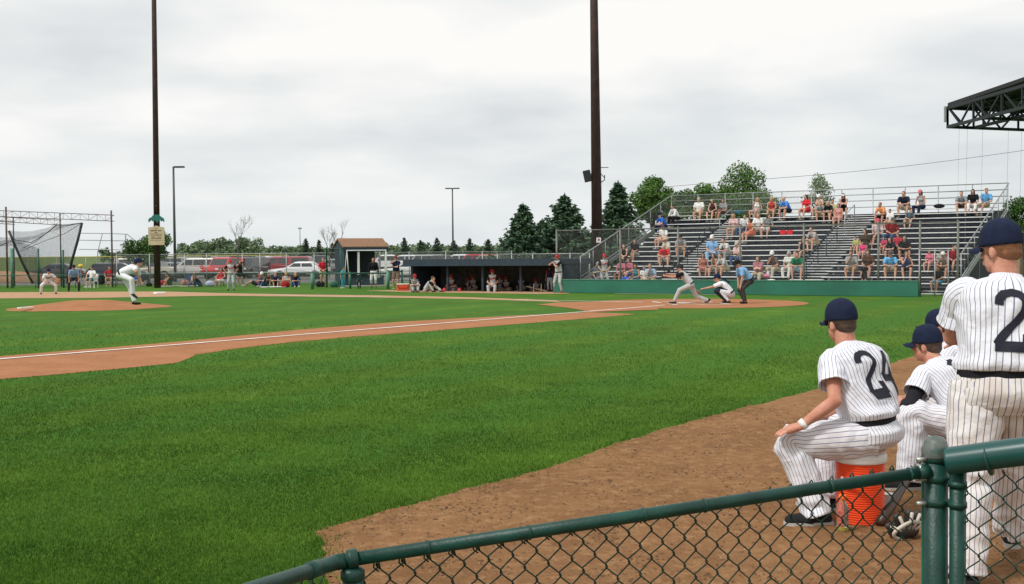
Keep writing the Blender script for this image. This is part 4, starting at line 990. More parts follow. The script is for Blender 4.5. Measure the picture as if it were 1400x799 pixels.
# type: lower profile (x,z), cabin (x0b,x0t,x1t,x1b), beltz, roofz, width, wheel x's, window splits
TYPES=dict(
 suv=dict(L=4.8,W=1.86,low=[(-2.35,.42),(-2.40,.75),(-2.32,1.02),(-1.2,1.10),(2.36,1.12),(2.40,.6),(2.33,.40)],cab=(-1.25,-.62,2.12,2.34),belt=1.08,roof=1.80,wh=(-1.45,1.42),wr=.37,win=[(-.98,-.05),(.02,.98),(1.05,2.02)],rack=True),
 van=dict(L=4.9,W=1.9,low=[(-2.4,.40),(-2.44,.72),(-2.3,.98),(-1.5,1.10),(2.4,1.12),(2.44,.6),(2.35,.38)],cab=(-1.75,-.75,2.25,2.40),belt=1.07,roof=1.74,wh=(-1.5,1.45),wr=.34,win=[(-1.28,-.2),(-.13,.95),(1.02,2.12)]),
 sedan=dict(L=4.7,W=1.78,low=[(-2.3,.36),(-2.36,.58),(-2.15,.80),(-.95,.93),(1.55,.98),(2.25,.93),(2.34,.62),(2.26,.36)],cab=(-1.05,-.25,.95,1.75),belt=.93,roof=1.40,wh=(-1.42,1.36),wr=.32,win=[(-.70,.22),(.29,1.18)]),
 hatch=dict(L=4.1,W=1.72,low=[(-2.0,.36),(-2.05,.6),(-1.85,.84),(-.95,.95),(2.0,1.0),(2.05,.6),(1.98,.36)],cab=(-1.1,-.35,1.55,1.98),belt=.94,roof=1.46,wh=(-1.25,1.25),wr=.31,win=[(-.8,.15),(.22,1.0),(1.06,1.6)]),
 pickup=dict(L=5.5,W=1.9,low=[(-2.68,.48),(-2.74,.82),(-2.66,1.05),(-1.35,1.14),(2.7,1.14),(2.74,.7),(2.7,.5)],cab=(-1.35,-.72,.85,1.02),belt=1.12,roof=1.80,wh=(-1.75,1.65),wr=.38,win=[(-1.02,-.28),(-.2,.78)],bed=True),
 topper=dict(L=5.5,W=1.9,low=[(-2.68,.48),(-2.74,.82),(-2.66,1.05),(-1.35,1.14),(2.7,1.14),(2.74,.7),(2.7,.5)],cab=(-1.35,-.72,2.55,2.68),belt=1.12,roof=1.80,wh=(-1.75,1.65),wr=.38,win=[(-1.02,-.28),(-.2,.78),(1.05,2.45)]))
CARC={}
def car(kind,cname,c,loc,rz,label,group='vehicles parked in the lot behind the fence'):
    T=TYPES[kind]; names=dict(suv='parked_car',van='parked_van',sedan='parked_car',hatch='parked_car',pickup='pickup_truck',topper='pickup_truck')
    cats=dict(suv='car',van='van',sedan='car',hatch='car',pickup='pickup truck',topper='pickup truck')
    t=thing(names[kind],label,cats[kind],loc,rz,group); P=paint(cname,c)
    if kind not in CARC:
        d={}; W=T['W']; low=T['low']; bm=bmesh.new()
        # lower body with wheel arches cut as polygon profile
        prof=[]; zb=low[0][1]; xs0=low[0][0]
        top=low; 
        pts=list(top)
        def arch(x):
            return [(x+T['wr']*1.16*math.cos(a),T['wr']+T['wr']*1.16*math.sin(a)) for a in [PI*k/8 for k in range(9)] if T['wr']+T['wr']*1.16*math.sin(a)>zb-.02]
        x1,x2=T['wh'];
        bottom=[(low[-1][0],zb)]+arch(x2)+arch(x1)
        poly=pts+bottom[1:] 
        prw=W/2; n=len(poly)
        vs=[]; 
        for s,wf in((-1,1),(1,1)):
            for x,z in poly:
                wz=prw*(1-.06*max(0,(z-.85))/.3-.05*max(0,(.55-z))/.2)*(1-.10*max(0,(abs(x)-T['L']*.40))/(T['L']*.1)); vs.append(bm.verts.new((x,s*wz,z)))
        f1=bm.faces.new(vs[:n]); f2=bm.faces.new(list(reversed(vs[n:])))
        for i in range(n): bm.faces.new((vs[i],vs[i+n],vs[(i+1)%n+n],vs[(i+1)%n]))
        bmesh.ops.recalc_face_normals(bm,faces=bm.faces[:])
        bmesh.ops.bevel(bm,geom=[e for e in bm.edges if e.calc_length()>.12 and max(v.co.z for v in e.verts)>zb+.1 and (abs(e.verts[0].co.y-e.verts[1].co.y)<.2)],offset=.045,segments=2,affect='EDGES',profile=.6)
        me=bpy.data.meshes.new('car_body'); bmesh.ops.triangulate(bm,faces=[f for f in bm.faces if len(f.verts)>4]); bm.to_mesh(me); bm.free(); d['body']=me
        a,b,c_,e=T['cab']; bz,rz_=T['belt']-.03,T['roof']; wb,wt=W/2*.96,W/2*.80
        bm=bmesh.new(); rr=[]
        secs=[(bz,a,e,wb),(rz_-.10,b-(b-a)*.12,c_+(e-c_)*.14,wt+.03),(rz_-.03,b+.05,c_-.04,wt-.02),(rz_,b+.28,c_-.25,wt-.16)]
        for z,xa,xe,w in secs: rr.append([bm.verts.new(p) for p in((xa,-w,z),(xe,-w,z),(xe,w,z),(xa,w,z))])
        for i in range(3):
            for k in range(4): bm.faces.new((rr[i][k],rr[i][(k+1)%4],rr[i+1][(k+1)%4],rr[i+1][k]))
        bm.faces.new(rr[3]); bm.faces.new(list(reversed(rr[0])))
        bmesh.ops.recalc_face_normals(bm,faces=bm.faces[:])
        me=bpy.data.meshes.new('cabin'); bm.to_mesh(me); bm.free(); d['cab']=me
        # windows
        H=rz_-.10-bz; z0,z1=bz+.09,rz_-.14
        def wid(z): return wb+(wt+.03-wb)*(z-bz)/H
        def xa(z): return a+((b-(b-a)*.12)-a)*(z-bz)/H
        def xe(z): return e+((c_+(e-c_)*.14)-e)*(z-bz)/H
        d['win']=[]
        for i,(p,q) in enumerate(T['win']):
            for s in(-1,1):
                pa=[(max(p,xa(z0)+.12),z0),(min(q,xe(z0)-.10),z0),(min(q,xe(z1)-.08),z1),(max(p,xa(z1)+.10),z1)]
                m=MB(); vv=[(x,s*(wid(z)+.006),z) for x,z in pa]+[(x,s*(wid(z)-.02),z) for x,z in pa]
                m.add(vv,[(0,1,2,3),(7,6,5,4),(0,4,5,1),(1,5,6,2),(2,6,7,3),(3,7,4,0)]); d['win'].append(m.mesh('side_window'))
        m=MB(); o=.012; w0,w1=wid(z0)-.10,wid(z1)-.08
        m.add([(xa(z0)-o,-w0,z0),(xa(z0)-o,w0,z0),(xa(z1)-o,w1,z1),(xa(z1)-o,-w1,z1),(xa(z0)+.02,-w0,z0),(xa(z0)+.02,w0,z0),(xa(z1)+.02,w1,z1),(xa(z1)+.02,-w1,z1)],[(0,3,2,1),(4,5,6,7),(0,1,5,4),(2,3,7,6)]); d['ws']=m.mesh('windscreen')
        m=MB(); m.add([(xe(z0)+o,-w0,z0),(xe(z0)+o,w0,z0),(xe(z1)+o,w1,z1),(xe(z1)+o,-w1,z1),(xe(z0)-.02,-w0,z0),(xe(z0)-.02,w0,z0),(xe(z1)-.02,w1,z1),(xe(z1)-.02,-w1,z1)],[(0,1,2,3),(7,6,5,4),(0,4,5,1),(2,6,7,3)]); d['rw']=m.mesh('rear_window')
        wr=T['wr']; m=MB(); m.lathe([(wr*.62,-.11),(wr*.95,-.11),(wr,-.07),(wr,.07),(wr*.95,.11),(wr*.62,.11)],(0,0,0),20,R3=rotx(PI/2)); d['tyre']=m.mesh('tyre',True)
        m=MB(); m.lathe([(wr*.1,-.10),(wr*.3,-.09),(wr*.58,-.075),(wr*.64,-.112),(wr*.64,.112),(wr*.58,.075),(wr*.3,.09),(wr*.1,.1)],(0,0,0),10,R3=rotx(PI/2)); d['rim']=m.mesh('rim')
        x0=min(x for x,z in low); x1=max(x for x,z in low)
        m=MB(); m.box((x0-.01,0,zb+.10),(.14,W*.90,.20)); d['fb']=m.mesh('bumper'); m=MB(); m.box((x1+.01,0,zb+.10),(.14,W*.90,.20)); d['rb']=m.mesh('bumper')
        tz=T['belt']-.22
        for k,xx,hh in(('hl',x0+.05,.16),('tl',x1-.03,.26)):
            d[k]=[]
            for s in(-1,1): m=MB(); m.box((xx,s*W*.40,tz-.02),(.12,.26 if k=='hl' else .16,hh)); d[k].append(m.mesh('lamp'))
        m=MB(); m.box((x1+.035,0,tz-.10),(.02,.32,.15)); d['pl']=m.mesh('plate')
        m=MB(); m.box((0,0,zb-.06),(T['L']*.86,W*.8,.14)); d['ch']=m.mesh('chassis')
        if T.get('rack'):
            m=MB(); 
            for s in(-1,1): m.bar((b+.4,s*(wt-.16),rz_+.04),(c_-.3,s*(wt-.16),rz_+.04),.04)
            d['rack']=m.mesh('roof_rack')
        CARC[kind]=d
    d=CARC[kind]
    mo('body',d['body'],P,t); cb=mo('cabin',d['cab'],P,t)
    for m in d['win']: mo('side_window',m,M_glass,cb)
    mo('windscreen',d['ws'],M_glass,cb); mo('rear_window',d['rw'],M_glass,cb)
    for x in T['wh']:
        for s in(-1,1):
            w=mo('wheel',d['tyre'],M_tyre,t); w.location=(x,s*(T['W']/2-.14),T['wr']); r=mo('rim',d['rim'],M_rim,w); r.location=(0,0,0)
    mo('bumper',d['fb'],M_trim,t); mo('bumper',d['rb'],M_trim,t)
    for m in d['hl']: mo('headlight',m,M_head,t)
    for m in d['tl']: mo('tail_light',m,M_tail,t)
    mo('number_plate',d['pl'],M_plate,t); mo('underbody',d['ch'],M_trim,t)
    if 'rack' in d: mo('roof_rack',d['rack'],M_trim,t)
    return t
LOTZ=lambda Y:0.0 if Y<100 else (Y-100)*.35/60
def cp(kind,cn,c,px,Y,rz,label): return car(kind,cn,c,(xat(px,Y),Y,LOTZ(Y)),R(rz),label)
silver=(.42,.40,.36); white=(.75,.76,.76)
cp('van','silver',silver,273,101,-12,'champagne silver van with tinted windows right of the thin lamp post')
cp('sedan','greyblue',(.22,.26,.28),231,103,10,'grey-blue car left of the champagne van beside the thin lamp post')
cp('suv','bright_red',(.5,.03,.03),309,97,70,'bright red vehicle behind the standing player in grey')
cp('suv','black',(.015,.015,.018),341,99,76,'black boxy vehicle behind the leafless tree')
cp('topper','dark_red',(.28,.02,.03),386,104,-4,'dark red pickup truck with a dark bed cover')
cp('sedan','white',white,411,92,-4,'white sedan parked in front of the dark red pickup')
cp('suv','white_b',(.7,.71,.71),363,113,72,'white vehicle between the black one and the dark red pickup')
cp('hatch','paleblue',(.38,.46,.46),355,105,80,'pale blue-green small car right of the black vehicle')
cp('sedan','whiteb',(.72,.72,.7),559,84,6,'white sedan between the booth and the dugout')
cp('hatch','dark_navy',(.02,.025,.05),163,80,190,'dark navy car behind the throwing pitcher')
cp('sedan','dark_grey',(.07,.08,.085),75,93,8,'dark grey car behind the batting cage')
cp('suv','greygreen',(.22,.25,.24),222,110,0,'grey vehicle partly behind the notice board pole')
cp('suv','tan',(.36,.33,.26),205,88,176,'tan vehicle behind the trunk of the notice board pole')
cp('pickup','white_c',(.74,.75,.75),530,122,4,'white pickup beyond the booth in the far row')
g=random.Random(12)
far=[(246,'van','grey'),(300,'suv','grey'),(425,'sedan','maroon'),(440,'suv','dark'),(470,'sedan','white'),(492,'suv','silver'),(512,'hatch','red'),(556,'van','white'),(577,'suv','silver'),(606,'van','dark'),(628,'suv','white'),(646,'suv','red'),(664,'van','tan'),(686,'sedan','grey'),(452,'hatch','silver'),(590,'sedan','maroon')]
cc=dict(grey=(.2,.21,.22),maroon=(.25,.02,.03),dark=(.03,.035,.04),white=white,silver=(.4,.41,.41),red=(.45,.03,.04),tan=(.3,.26,.18))
where={246:'just right of the thin lamp post',300:'behind the bright red one',425:'above the white sedan',440:'right of the maroon sedan',470:'behind the booth left side',492:'hidden behind the booth',512:'behind the booth right side',556:'above the small white sedan by the dugout',577:'above the left end of the dugout',606:'left of the twin lamp post above the dugout',628:'right of the twin lamp post above the dugout',646:'above the middle of the dugout',664:'above the seated dugout player in front',686:'nearest the big spruces',452:'left of the booth under the leafless tree',590:'between the silver and dark ones above the dugout'}
kn=dict(van='van',suv='large car',sedan='sedan',hatch='small car')
for px,k,c in far:
    Y=g.uniform(116,128) if px<560 else 118; cp(k,'far_'+c,cc[c],px,Y,g.choice((80,95,5,-88,8)) if px<560 else g.choice((4,176,20)),'far parked %s %s %s'%(c if c!='dark' else 'black',kn[k],where[px]))
# ---------------------------------------------------------------- batting cage
YC=71
def cx_(px,Y=YC): return xat(px,Y)
t=thing('batting_cage','batting cage of brown posts and trusses with sagging black net at the left','batting cage',(0,YC,0),0)
def post(px,pyt,Y,r=.045): 
    p=D(px,pyt,Y); MB().tube([(p.x,Y-YC,0),(p.x,Y-YC,p.z)],r,8).obj('post',M_rust2,t,smooth=True); return V((p.x,Y-YC,p.z))
M_rust2=mat('rusty_steel',(.10,.065,.055),.7,var=.3,scale=5)
post(8,283,71,.06); post(18,297,76); post(82,292,74); post(152,288,71,.055)
def tr(pa,pb,Ya,Yb,n=16,h=.36):
    a=D(*pa,Ya);b=D(*pb,Yb); a=V((a.x,Ya-YC,a.z)); b=V((b.x,Yb-YC,b.z)); lo=V((0,0,-h)); mb=MB()
    pipe(mb,a,b,.022); pipe(mb,a+lo,b+lo,.022)
    for i in range(n):
        p=a+(b-a)*(i/n); q=a+(b-a)*((i+1)/n); pipe(mb,p,p+lo,.012); pipe(mb,p+lo if i%2 else p,q if i%2 else q+lo,.010)
    mb.obj('truss',M_rust2,t)
tr((-30,287),(156,294.5),71,71); tr((-30,295),(84,301.5),75,75,12,.3); tr((-30,300),(20,303),78,76,6,.2)
# sagging net: curtains with folds
def net(pts,name='net'):
    # pts grid rows of (px,py,Y)
    mb=MB(); rows=[[D(px,py,Y)-V((0,YC,0)) for px,py,Y in r] for r in pts]; nr,nc=len(rows),len(rows[0]); sub=6
    def S(u,v):
        i=min(int(u),nc-2); j=min(int(v),nr-2); fu=u-i; fv=v-j
        p=(rows[j][i]*(1-fu)+rows[j][i+1]*fu)*(1-fv)+(rows[j+1][i]*(1-fu)+rows[j+1][i+1]*fu)*fv
        return p+V((0,.12*math.sin(u*9+v*3),-.06*math.sin(fu*PI)*(1-v/(nr-1))))
    U=(nc-1)*sub+1; W_=(nr-1)*sub+1
    vs=[S(i/sub,j/sub) for j in range(W_) for i in range(U)]
    mb.add(vs,[(j*U+i,j*U+i+1,(j+1)*U+i+1,(j+1)*U+i) for j in range(W_-1) for i in range(U-1)]); mb.obj(name,M_net,t,smooth=True)
net([[(12,315,73),(45,316,72),(78,306,71.5),(112,304,71.5)],[(22,340,73),(50,342,72),(75,345,71.5),(105,332,71.5)],[(45,388,73),(62,389,72),(80,389,71.5),(92,389,71.5)]])
net([[(-20,322,72),(30,325,73),(60,318,74),(112,304,74)],[(-20,338,72),(22,336,73),(60,322,74),(80,309,74)]],'net_roof')
net([[(-20,330,74),(20,327,74),(50,338,74)],[(-20,388,74),(20,388,74),(60,388,74)]],'net_side')
def rope(pp,r=.035,Y=71.3): 
    MB().tube([V((D(px,py,Y).x,Y-YC,D(px,py,Y).z)) for px,py in pp],r,6).obj('net_edge',M_dark,t,smooth=True)
rope([(112,305),(106,330),(98,358),(92,388)],.085); rope([(12,316),(19,332),(30,358),(45,388)],.08)
rope([(112,305),(95,308),(78,308),(60,322),(42,332),(20,328),(0,336)],.022); rope([(78,307),(50,330),(30,340)],.018); rope([(112,305),(88,320),(60,330),(25,345)],.015)
t=None
for px,py,l in ((17,340,'pale green post at the left of the batting cage net'),(53,340,'green post in the middle of the batting cage'),(87,342,'green post at the right of the batting cage net')):
    Y=70.6; o=thing('green_post',l,'post',(xat(px,Y),Y,0),0,'green posts along the batting cage'); mb=MB(); mb.tube([(0,0,0),(0,0,D(px,py,Y).z)],.065 if px!=17 else .09,10); mb.obj('shaft',M_greenpost if px==17 else M_greenpipe,o,smooth=True)
# distant backstop cage
YB=88; t=thing('backstop_cage','distant grey pipe backstop right of the batting cage','backstop',(0,YB,0),0)
def q(px,py): p=D(px,py,YB); return V((p.x,0,max(0,p.z)))
mb=MB()
for py in (318,328.5,341): 
    mb.tube([q(108,py),q(172,py+1)] if py!=318 else [q(108,319),q(150,319.5),q(174,320.5),q(190,334),q(205,347)],.03,6)
mb.obj('rail',M_galv,t)
for px,py in ((134,343),(172,320),(168,350)): mb=MB(); pipe(mb,q(px,py),q(px-3,384),.04); mb.obj('post',M_galv,t)
mb=MB(); pipe(mb,q(140,320),q(134,343),.03); mb.obj('brace',M_galv,t)
# small earth bank and things at far left
mb=MB(); mb.ell((0,0,0),(5.0,3.5,.95),24,10,z0=0); o=mb.obj('earth_bank',M_path,smooth=True,loc=(xat(0,92),92,-.1)); tag(o,kind='structure')
YF=69.6
t=thing('lawn_chair','white plastic lawn chair behind the base umpire','chair',(xat(126,YF),YF,0),R(-10)); mb=MB(); mb.box((0,0,.40),(.5,.48,.04)); mb.obj('seat',M_white,t)
mb=MB(); mb.box((0,.25,.62),(.5,.04,.45),R3=rotx(R(-12))); mb.obj('backrest',M_white,t)
for sx_ in(-1,1):
    mb=MB(); mb.bar((sx_*.27,-.22,.60),(sx_*.27,.24,.62),.05,.03); mb.obj('armrest',M_white,t)
    for sy in(-1,1): mb=MB(); mb.bar((sx_*.24,sy*.21,0),(sx_*.24,sy*.2,.6 if sy<0 else .4),.05,.04); mb.obj('leg',M_white,t)
mb=MB(); mb.lathe([(.16,-.12),(.2,0),(.16,.12),(.05,.14)],(0,0,0),14); o=thing('yellow_cap_post','yellow capped post beyond the base umpire','post',(xat(111,90),90,0)); mb.obj('cap',mat('yellow_plastic',(.65,.48,.05),.5),o,smooth=True,loc=(0,0,D(111,364,90).z)); MB().tube([(0,0,0),(0,0,D(111,364,90).z)],.04,8).obj('shaft',M_galv,o)
# ---------------------------------------------------------------- bleacher crowd
W_=(.74,.74,.72); NV=(.012,.02,.055); BK=(.015,.015,.018); GY=(.27,.28,.28); LB=(.22,.42,.66); KH=(.36,.29,.18); DN=(.05,.09,.19); RD=(.52,.03,.04); BE=(.50,.44,.33); PK=(.62,.30,.30); BR=(.07,.04,.035)
GYL=(.42,.43,.42); SKC=(.5,.3,.22)
HEADUP={}
for k in list(SK): HEADUP[k]=(SK[k]['HC']+SK[k]['hu']*.12).z
def seat_at(px,py,hz,rows=None):
    best=None
    for r in range(NR):
        lo,hi=-.5,BL+1
        for _ in range(30):
            m=(lo+hi)/2; q=pj(seat_pt(m,r)+V((0,0,.4)))
            if q[0]<px: lo=m
            else: hi=m
        m=min(max(m,.8),BL-.9); P=seat_pt(m,r); q=pj(P+V((0,0,hz)))
        e_=abs(q[1]-py)+.8*abs(q[0]-px)
        if best is None or e_<best[0]: best=(e_,P,r,m)
    return best[1],best[2],best[3]
# px, py(head top), pose, top(kind,colour), bottom(kind,colour), hair, hat, fem, s, label, [g]
CR=[
(904,281,'sit_elbows',('tee',(.03,.14,.55)),('long',NV),None,('cap',NV),0,1,'man in bright blue tee and navy cap alone at the upper left bleacher end'),
(927,276,'sit_elbows',('long',W_),('long',BK),'black',None,0,1,'person in white shirt and black trousers on the top row near its left end'),
(957,272,'sit_lap',('tee',W_),('shorts',KH),'grey',None,0,1.05,'grey-haired man in white polo on the top row',1.2),
(976,272,'sit_lap',('tank',(.06,.03,.03)),('shorts',BR),'brown',('visor',BE),1,.95,'woman in dark tank top and pale visor on the top row'),
(991,272,'sit_side',('tee',GY),('shorts',BR),'brown',None,1,.95,'woman in grey tee leaning beside the one with the visor, top row'),
(909,308,'sit_side',('tee',W_),('shorts',SKC),'black',('cap',(.14,.06,.04)),0,.95,'person in white tee and brown cap alone on a left upper row'),
(913.5,322,'sit_lap',('tee',(.55,.52,.42)),('shorts',KH),'grey',('straw',(.5,.4,.25)),0,1,'man in cream shirt and straw hat on the left section'),
(932,320,'sit_elbows',('tee',GY),('shorts',KH),'black',('cap',BK),0,.95,'man in grey shirt and black cap partly behind a fence post'),
(911,337,'sit_elbows',('tee',RD),('shorts',(.55,.5,.45)),'grey',None,0,1,'man in red shirt below the straw hat man'),
(892,357,'sit_chin',('tee',(.30,.42,.55)),('shorts',KH),'ginger',None,0,1,'man in light blue shirt with a hand at his face near the wall'),
(975,322,'sit_lap',('tee',LB),('long',(.28,.45,.62)),'grey',('cap',W_),0,1.05,'big man in light blue shirt, light jeans and white cap right of the left aisle',1.15),
(997,329,'sit_elbows',('tee',(.55,.56,.53)),('long',GY),'brown',None,0,1,'man in pale grey shirt right of the man in light blue and white cap'),
(1011,331,'sit_fold',('tee',(.60,.45,.42)),('long',DN),'brown',('cap',BE),0,.95,'person in pink shirt, jeans and pale cap behind a fence post'),
(962,344,'sit_lap',('tank',(.42,.17,.14)),('skirt',(.42,.17,.14)),'brown',None,1,.92,'woman in a salmon dress below the man with the white cap'),
(980,344,'sit_cross',('tank',(.16,.10,.06)),('shorts',GY),'black',None,1,.92,'woman in brown tank top right of the one in salmon'),
(994,344,'sit_elbows',('tee',GYL),('shorts',KH),'brown',None,0,1,'man in grey tee and khaki shorts right of the one in the brown tank top'),
(1020,365,'sit_lap',('tee',(.4,.4,.36)),('shorts',GY),'brown',('straw',BE),0,.62,'small child in sun hat on a low row'),
(1035,270,'sit_side',('tank',W_),('shorts',(.5,.4,.35)),'blonde',None,1,.95,'blonde woman in white tank top on the top row'),
(1056,269,'sit_lap',('tank',(.45,.06,.05)),('shorts',KH),'blonde',None,1,.92,'blonde woman in red tank top on the top row'),
(1079,270,'sit_elbows',('tee',(.06,.22,.62)),('shorts',BK),'grey',None,0,1.02,'balding man in blue tee and dark shorts on the top row'),
(1105,267,'sit_lap',('tee',(.6,.03,.04)),('shorts',RD),'black',None,1,.98,'dark haired person in bright red tee on the top row'),
(1005,293,'sit_lap',('tee',(.60,.42,.40)),('shorts',BE),'blonde',None,1,.98,'blonde woman in pink striped tee just right of the left aisle, upper rows'),
(1019,292,'sit_side',('tee',(.65,.68,.68)),('long',DN),'brown',None,0,.95,'person in white tee and jeans among the upper group right of the left aisle'),
(1028,298,'sit_lap',('tank',(.55,.12,.06)),('skirt',(.55,.12,.06)),'brown',None,1,.95,'woman in orange red dress among the upper group right of the left aisle'),
(1037,295,'sit_lap',('tee',W_),('skirt',(.70,.68,.62)),'blonde',None,1,.95,'blonde woman in white dress right of the orange red dress'),
(1048,290,'sit_side',('tee',GY),('shorts',W_),'brown',None,1,.95,'woman in grey tee at the right end of the upper group'),
(1099,322,'sit_side',('tank',BK),('shorts',BR),'brown',None,1,.92,'woman in black tank top beside the man in plaid'),
(1117,313,'sit_elbows',('tee',(.38,.33,.32)),('shorts',KH),'brown',None,0,1,'man in grey plaid shirt left of the right aisle'),
(1039,350,'sit_fold',('tee',(.34,.15,.18)),('capri',BE),'brown',None,1,1.02,'big woman in mauve striped shirt and beige trousers with folded arms',1.2),
(1062,342,'sit_chin',('tee',(.13,.09,.08)),('long',BE),'grey',('cap',W_),0,1.02,'man in dark brown shirt and white cap with a hand at his chin',1.1),
(1081,346,'sit_lap',('tee',(.66,.65,.60)),('long',(.6,.58,.52)),'grey',None,1,.98,'white haired woman in white shirt beside the man in green'),
(1093,347,'sit_elbows',('tee',(.01,.15,.07)),('shorts',(.30,.42,.52)),'brown',None,0,1.02,'man in dark green shirt and light blue shorts on a low row',1.1),
(1123,267,'sit_lap',('tee',(.58,.38,.30)),('shorts',KH),'brown',('cap',W_),0,.95,'person in peach top and white cap in the back of the upper cluster'),
(1122,277,'sit_elbows',('tee',GY),('shorts',KH),'brown',None,0,.88,'boy in grey tee in front of the peach top'),
(1139,270,'sit_lap',('tee',(.6,.56,.35)),('shorts',GY),'black',None,0,.9,'dark haired person in pale yellow top in the upper cluster'),
(1137,278,'sit_elbows',('tee',BK),('shorts',BK),'blonde',None,1,.9,'blonde girl in black tee in the front of the upper cluster'),
(1148,278,'sit_lap',('tank',(.62,.28,.26)),('shorts',(.55,.3,.28)),'brown',None,1,.9,'girl in pink top in the front of the upper cluster'),
(1154,266,'sit_fold',('tank',BK),('shorts',BK),'black',('visor',W_),1,.98,'black haired woman with white visor and black top at the right of the upper cluster'),
(1209.5,278,'sit_elbows',('tee',(.70,.28,.12)),('shorts',BK),'ginger',None,0,.98,'balding man in an orange tee right of the right aisle'),
(1200,296,'sit_side',('tee',(.60,.48,.48)),('shorts',BR),'brown',('cap',(.6,.10,.15)),0,1,'man in pale pink shirt and pink cap right of the right aisle'),
(1219,284,'sit_lap',('tee',W_),('shorts',BE),'brown',None,0,.75,'child in white tee beside the man in orange'),
(1218,297,'sit_side',('tee',(.24,.015,.02)),('long',DN),'brown',('cap',(.12,.12,.1)),0,1.05,'man in dark red shirt and jeans right of the pink cap',1.1),
(1184,314,'sit_back',('tee',(.06,.04,.03)),('shorts',BR),'black',None,1,.98,'dark haired woman in dark brown shirt beside the small children'),
(1172,322,'sit_lap',('tee',(.42,.42,.12)),('shorts',(.03,.2,.1)),'brown',None,0,.62,'small child in yellow and green just right of the right aisle'),
(1181,333,'sit_lap',('tee',(.68,.06,.20)),('shorts',(.6,.4,.42)),'brown',None,1,.62,'small child in hot pink'),
(1210,322,'sit_lap',('tee',(.5,.06,.12)),('shorts',RD),'brown',None,1,.58,'toddler in red and pink beside the fence post'),
(1167,342,'sit_chin',('tee',(.30,.31,.30)),('shorts',KH),'brown',None,0,1.03,'man in grey tee and beige shorts low beside the right aisle',1.1),
(1188.5,343,'sit_lap',('tee',(.09,.045,.03)),('shorts',BR),'black',None,1,1,'woman in brown shirt behind the standing toddler'),
(1224.5,326,'sit_elbows',('tee',BK),('shorts',BK),'black',None,1,.9,'girl in black tee behind the man in light blue'),
(1229,319,'sit_lap',('tee',(.5,.04,.06)),('shorts',GY),'brown',None,0,.75,'child in red behind the girl in black'),
(1218,341,'sit_elbows',('tee',(.14,.42,.72)),('shorts',KH),'brown',('cap',(.1,.1,.12)),0,1.03,'man in sky blue tee and dark cap on a low row',1.1),
(1239,259,'sit_elbows',('tee',(.015,.02,.035)),('shorts',(.5,.42,.32)),'ginger',None,0,1.08,'big bald man in black tee holding a tan glove on the top row',1.25),
(1261,260,'sit_lap',('tank',(.3,.32,.33)),('long',NV),'brown',('cap',(.65,.2,.2)),1,1,'woman in grey top and red and white hat on the top row'),
(1242,282,'sit_side',('tee',(.12,.17,.2)),('shorts',KH),'brown',None,0,.8,'child in blue grey tee sitting sideways below the bald man'),
(1238,325,'sit_elbows',('tee',BK),('shorts',BK),'black',None,1,.98,'woman in black tee right of the girl in black'),
(1238,342,'sit_chin',('tank',(.06,.09,.25)),('shorts',BK),'brown',None,1,.98,'woman in blue patterned top right of the sky blue tee'),
(1273,340,'sit_lap',('tee',(.60,.16,.22)),('shorts',(.5,.2,.25)),'brown',None,1,.72,'little girl in pink behind the fence gate'),
(1288,341,'sit_lap',('tee',(.36,.38,.34)),('shorts',GY),'brown',None,1,.72,'little child in grey behind the fence gate'),
(1315,261,'sit_elbows',('tee',(.25,.28,.30)),('shorts',BR),'brown',None,0,.95,'boy in grey tee and brown shorts, left one of the rightmost top row three'),
(1331,261,'sit_lap',('tee',BK),('capri',W_),'black',None,1,.95,'woman in black tee and white trousers near the right end of the top row'),
(1353,259,'sit_side',('tee',(.14,.38,.68)),('shorts',KH),'ginger',None,0,1,'man in light blue shirt nearest the right end of the top row'),
(1326,339,'sit_side',('tee',(.4,.03,.05)),('shorts',BK),'black',None,0,.98,'person in red behind the mesh at the right end of the bleachers'),
(1317,346,'sit_elbows',('tee',(.2,.15,.12)),('shorts',BR),'brown',('cap',W_),0,.95,'person in brown with a white cap behind the mesh at the right end'),
(815,357,'sit_lap',('tee',(.10,.15,.19)),('long',DN),'grey',('cap',GY),0,1,'man in slate shirt and jeans at the left foot of the bleachers'),
(853,329,'sit_cross',('tank',BK),('shorts',BR),'black',None,1,.95,'woman in black tank top at the left edge of the bleachers'),
(870,329,'sit_cross',('tee',BK),('shorts',GY),'brown',None,1,.95,'woman in black tee and grey shorts right of the black tank top'),
(852,352,'sit_lap',('tee',(.48,.16,.20)),('shorts',BR),'black',None,1,.95,'girl in pink top, first of the low left group'),
(864,352,'sit_lap',('tee',(.40,.13,.17)),('shorts',DN),'brown',None,1,.97,'girl in mauve top, second of the low left group'),
(872,359,'sit_side',('tank',(.05,.24,.28)),('shorts',DN),'black',None,1,.95,'woman in teal top on the low left row'),
(882,361,'sit_lap',('tee',W_),('shorts',BE),'brown',None,0,.8,'child in white tee beside the man in light blue near the wall'),
]
g=random.Random(31); FACE=math.atan2(bu.y,bu.x)
for rec in CR:
    px,py,pose,top,bot,hair,hat,fem,s,lab=rec[:10]; gg=rec[10] if len(rec)>10 else 1.0
    if px<880 and px>800 or px<840:
        pass
    P,r,u=seat_at(px,py,(HEADUP[pose]+(.03 if hat else 0))*s)
    P=P-bv*.06; P.z+=.0
    if u<.75: P+=bu*(.75-u)*0
    sk=1 if g.random()<.15 else (0 if g.random()<.8 else 2)
    make_person(pose,P,FACE+R(g.uniform(-38,22)),lab,top,bot,hair or 'brown',hat,(.55,.53,.5) if g.random()<.6 else (.06,.05,.05),sk,bool(fem),gg,s,group='spectators on the bleachers')
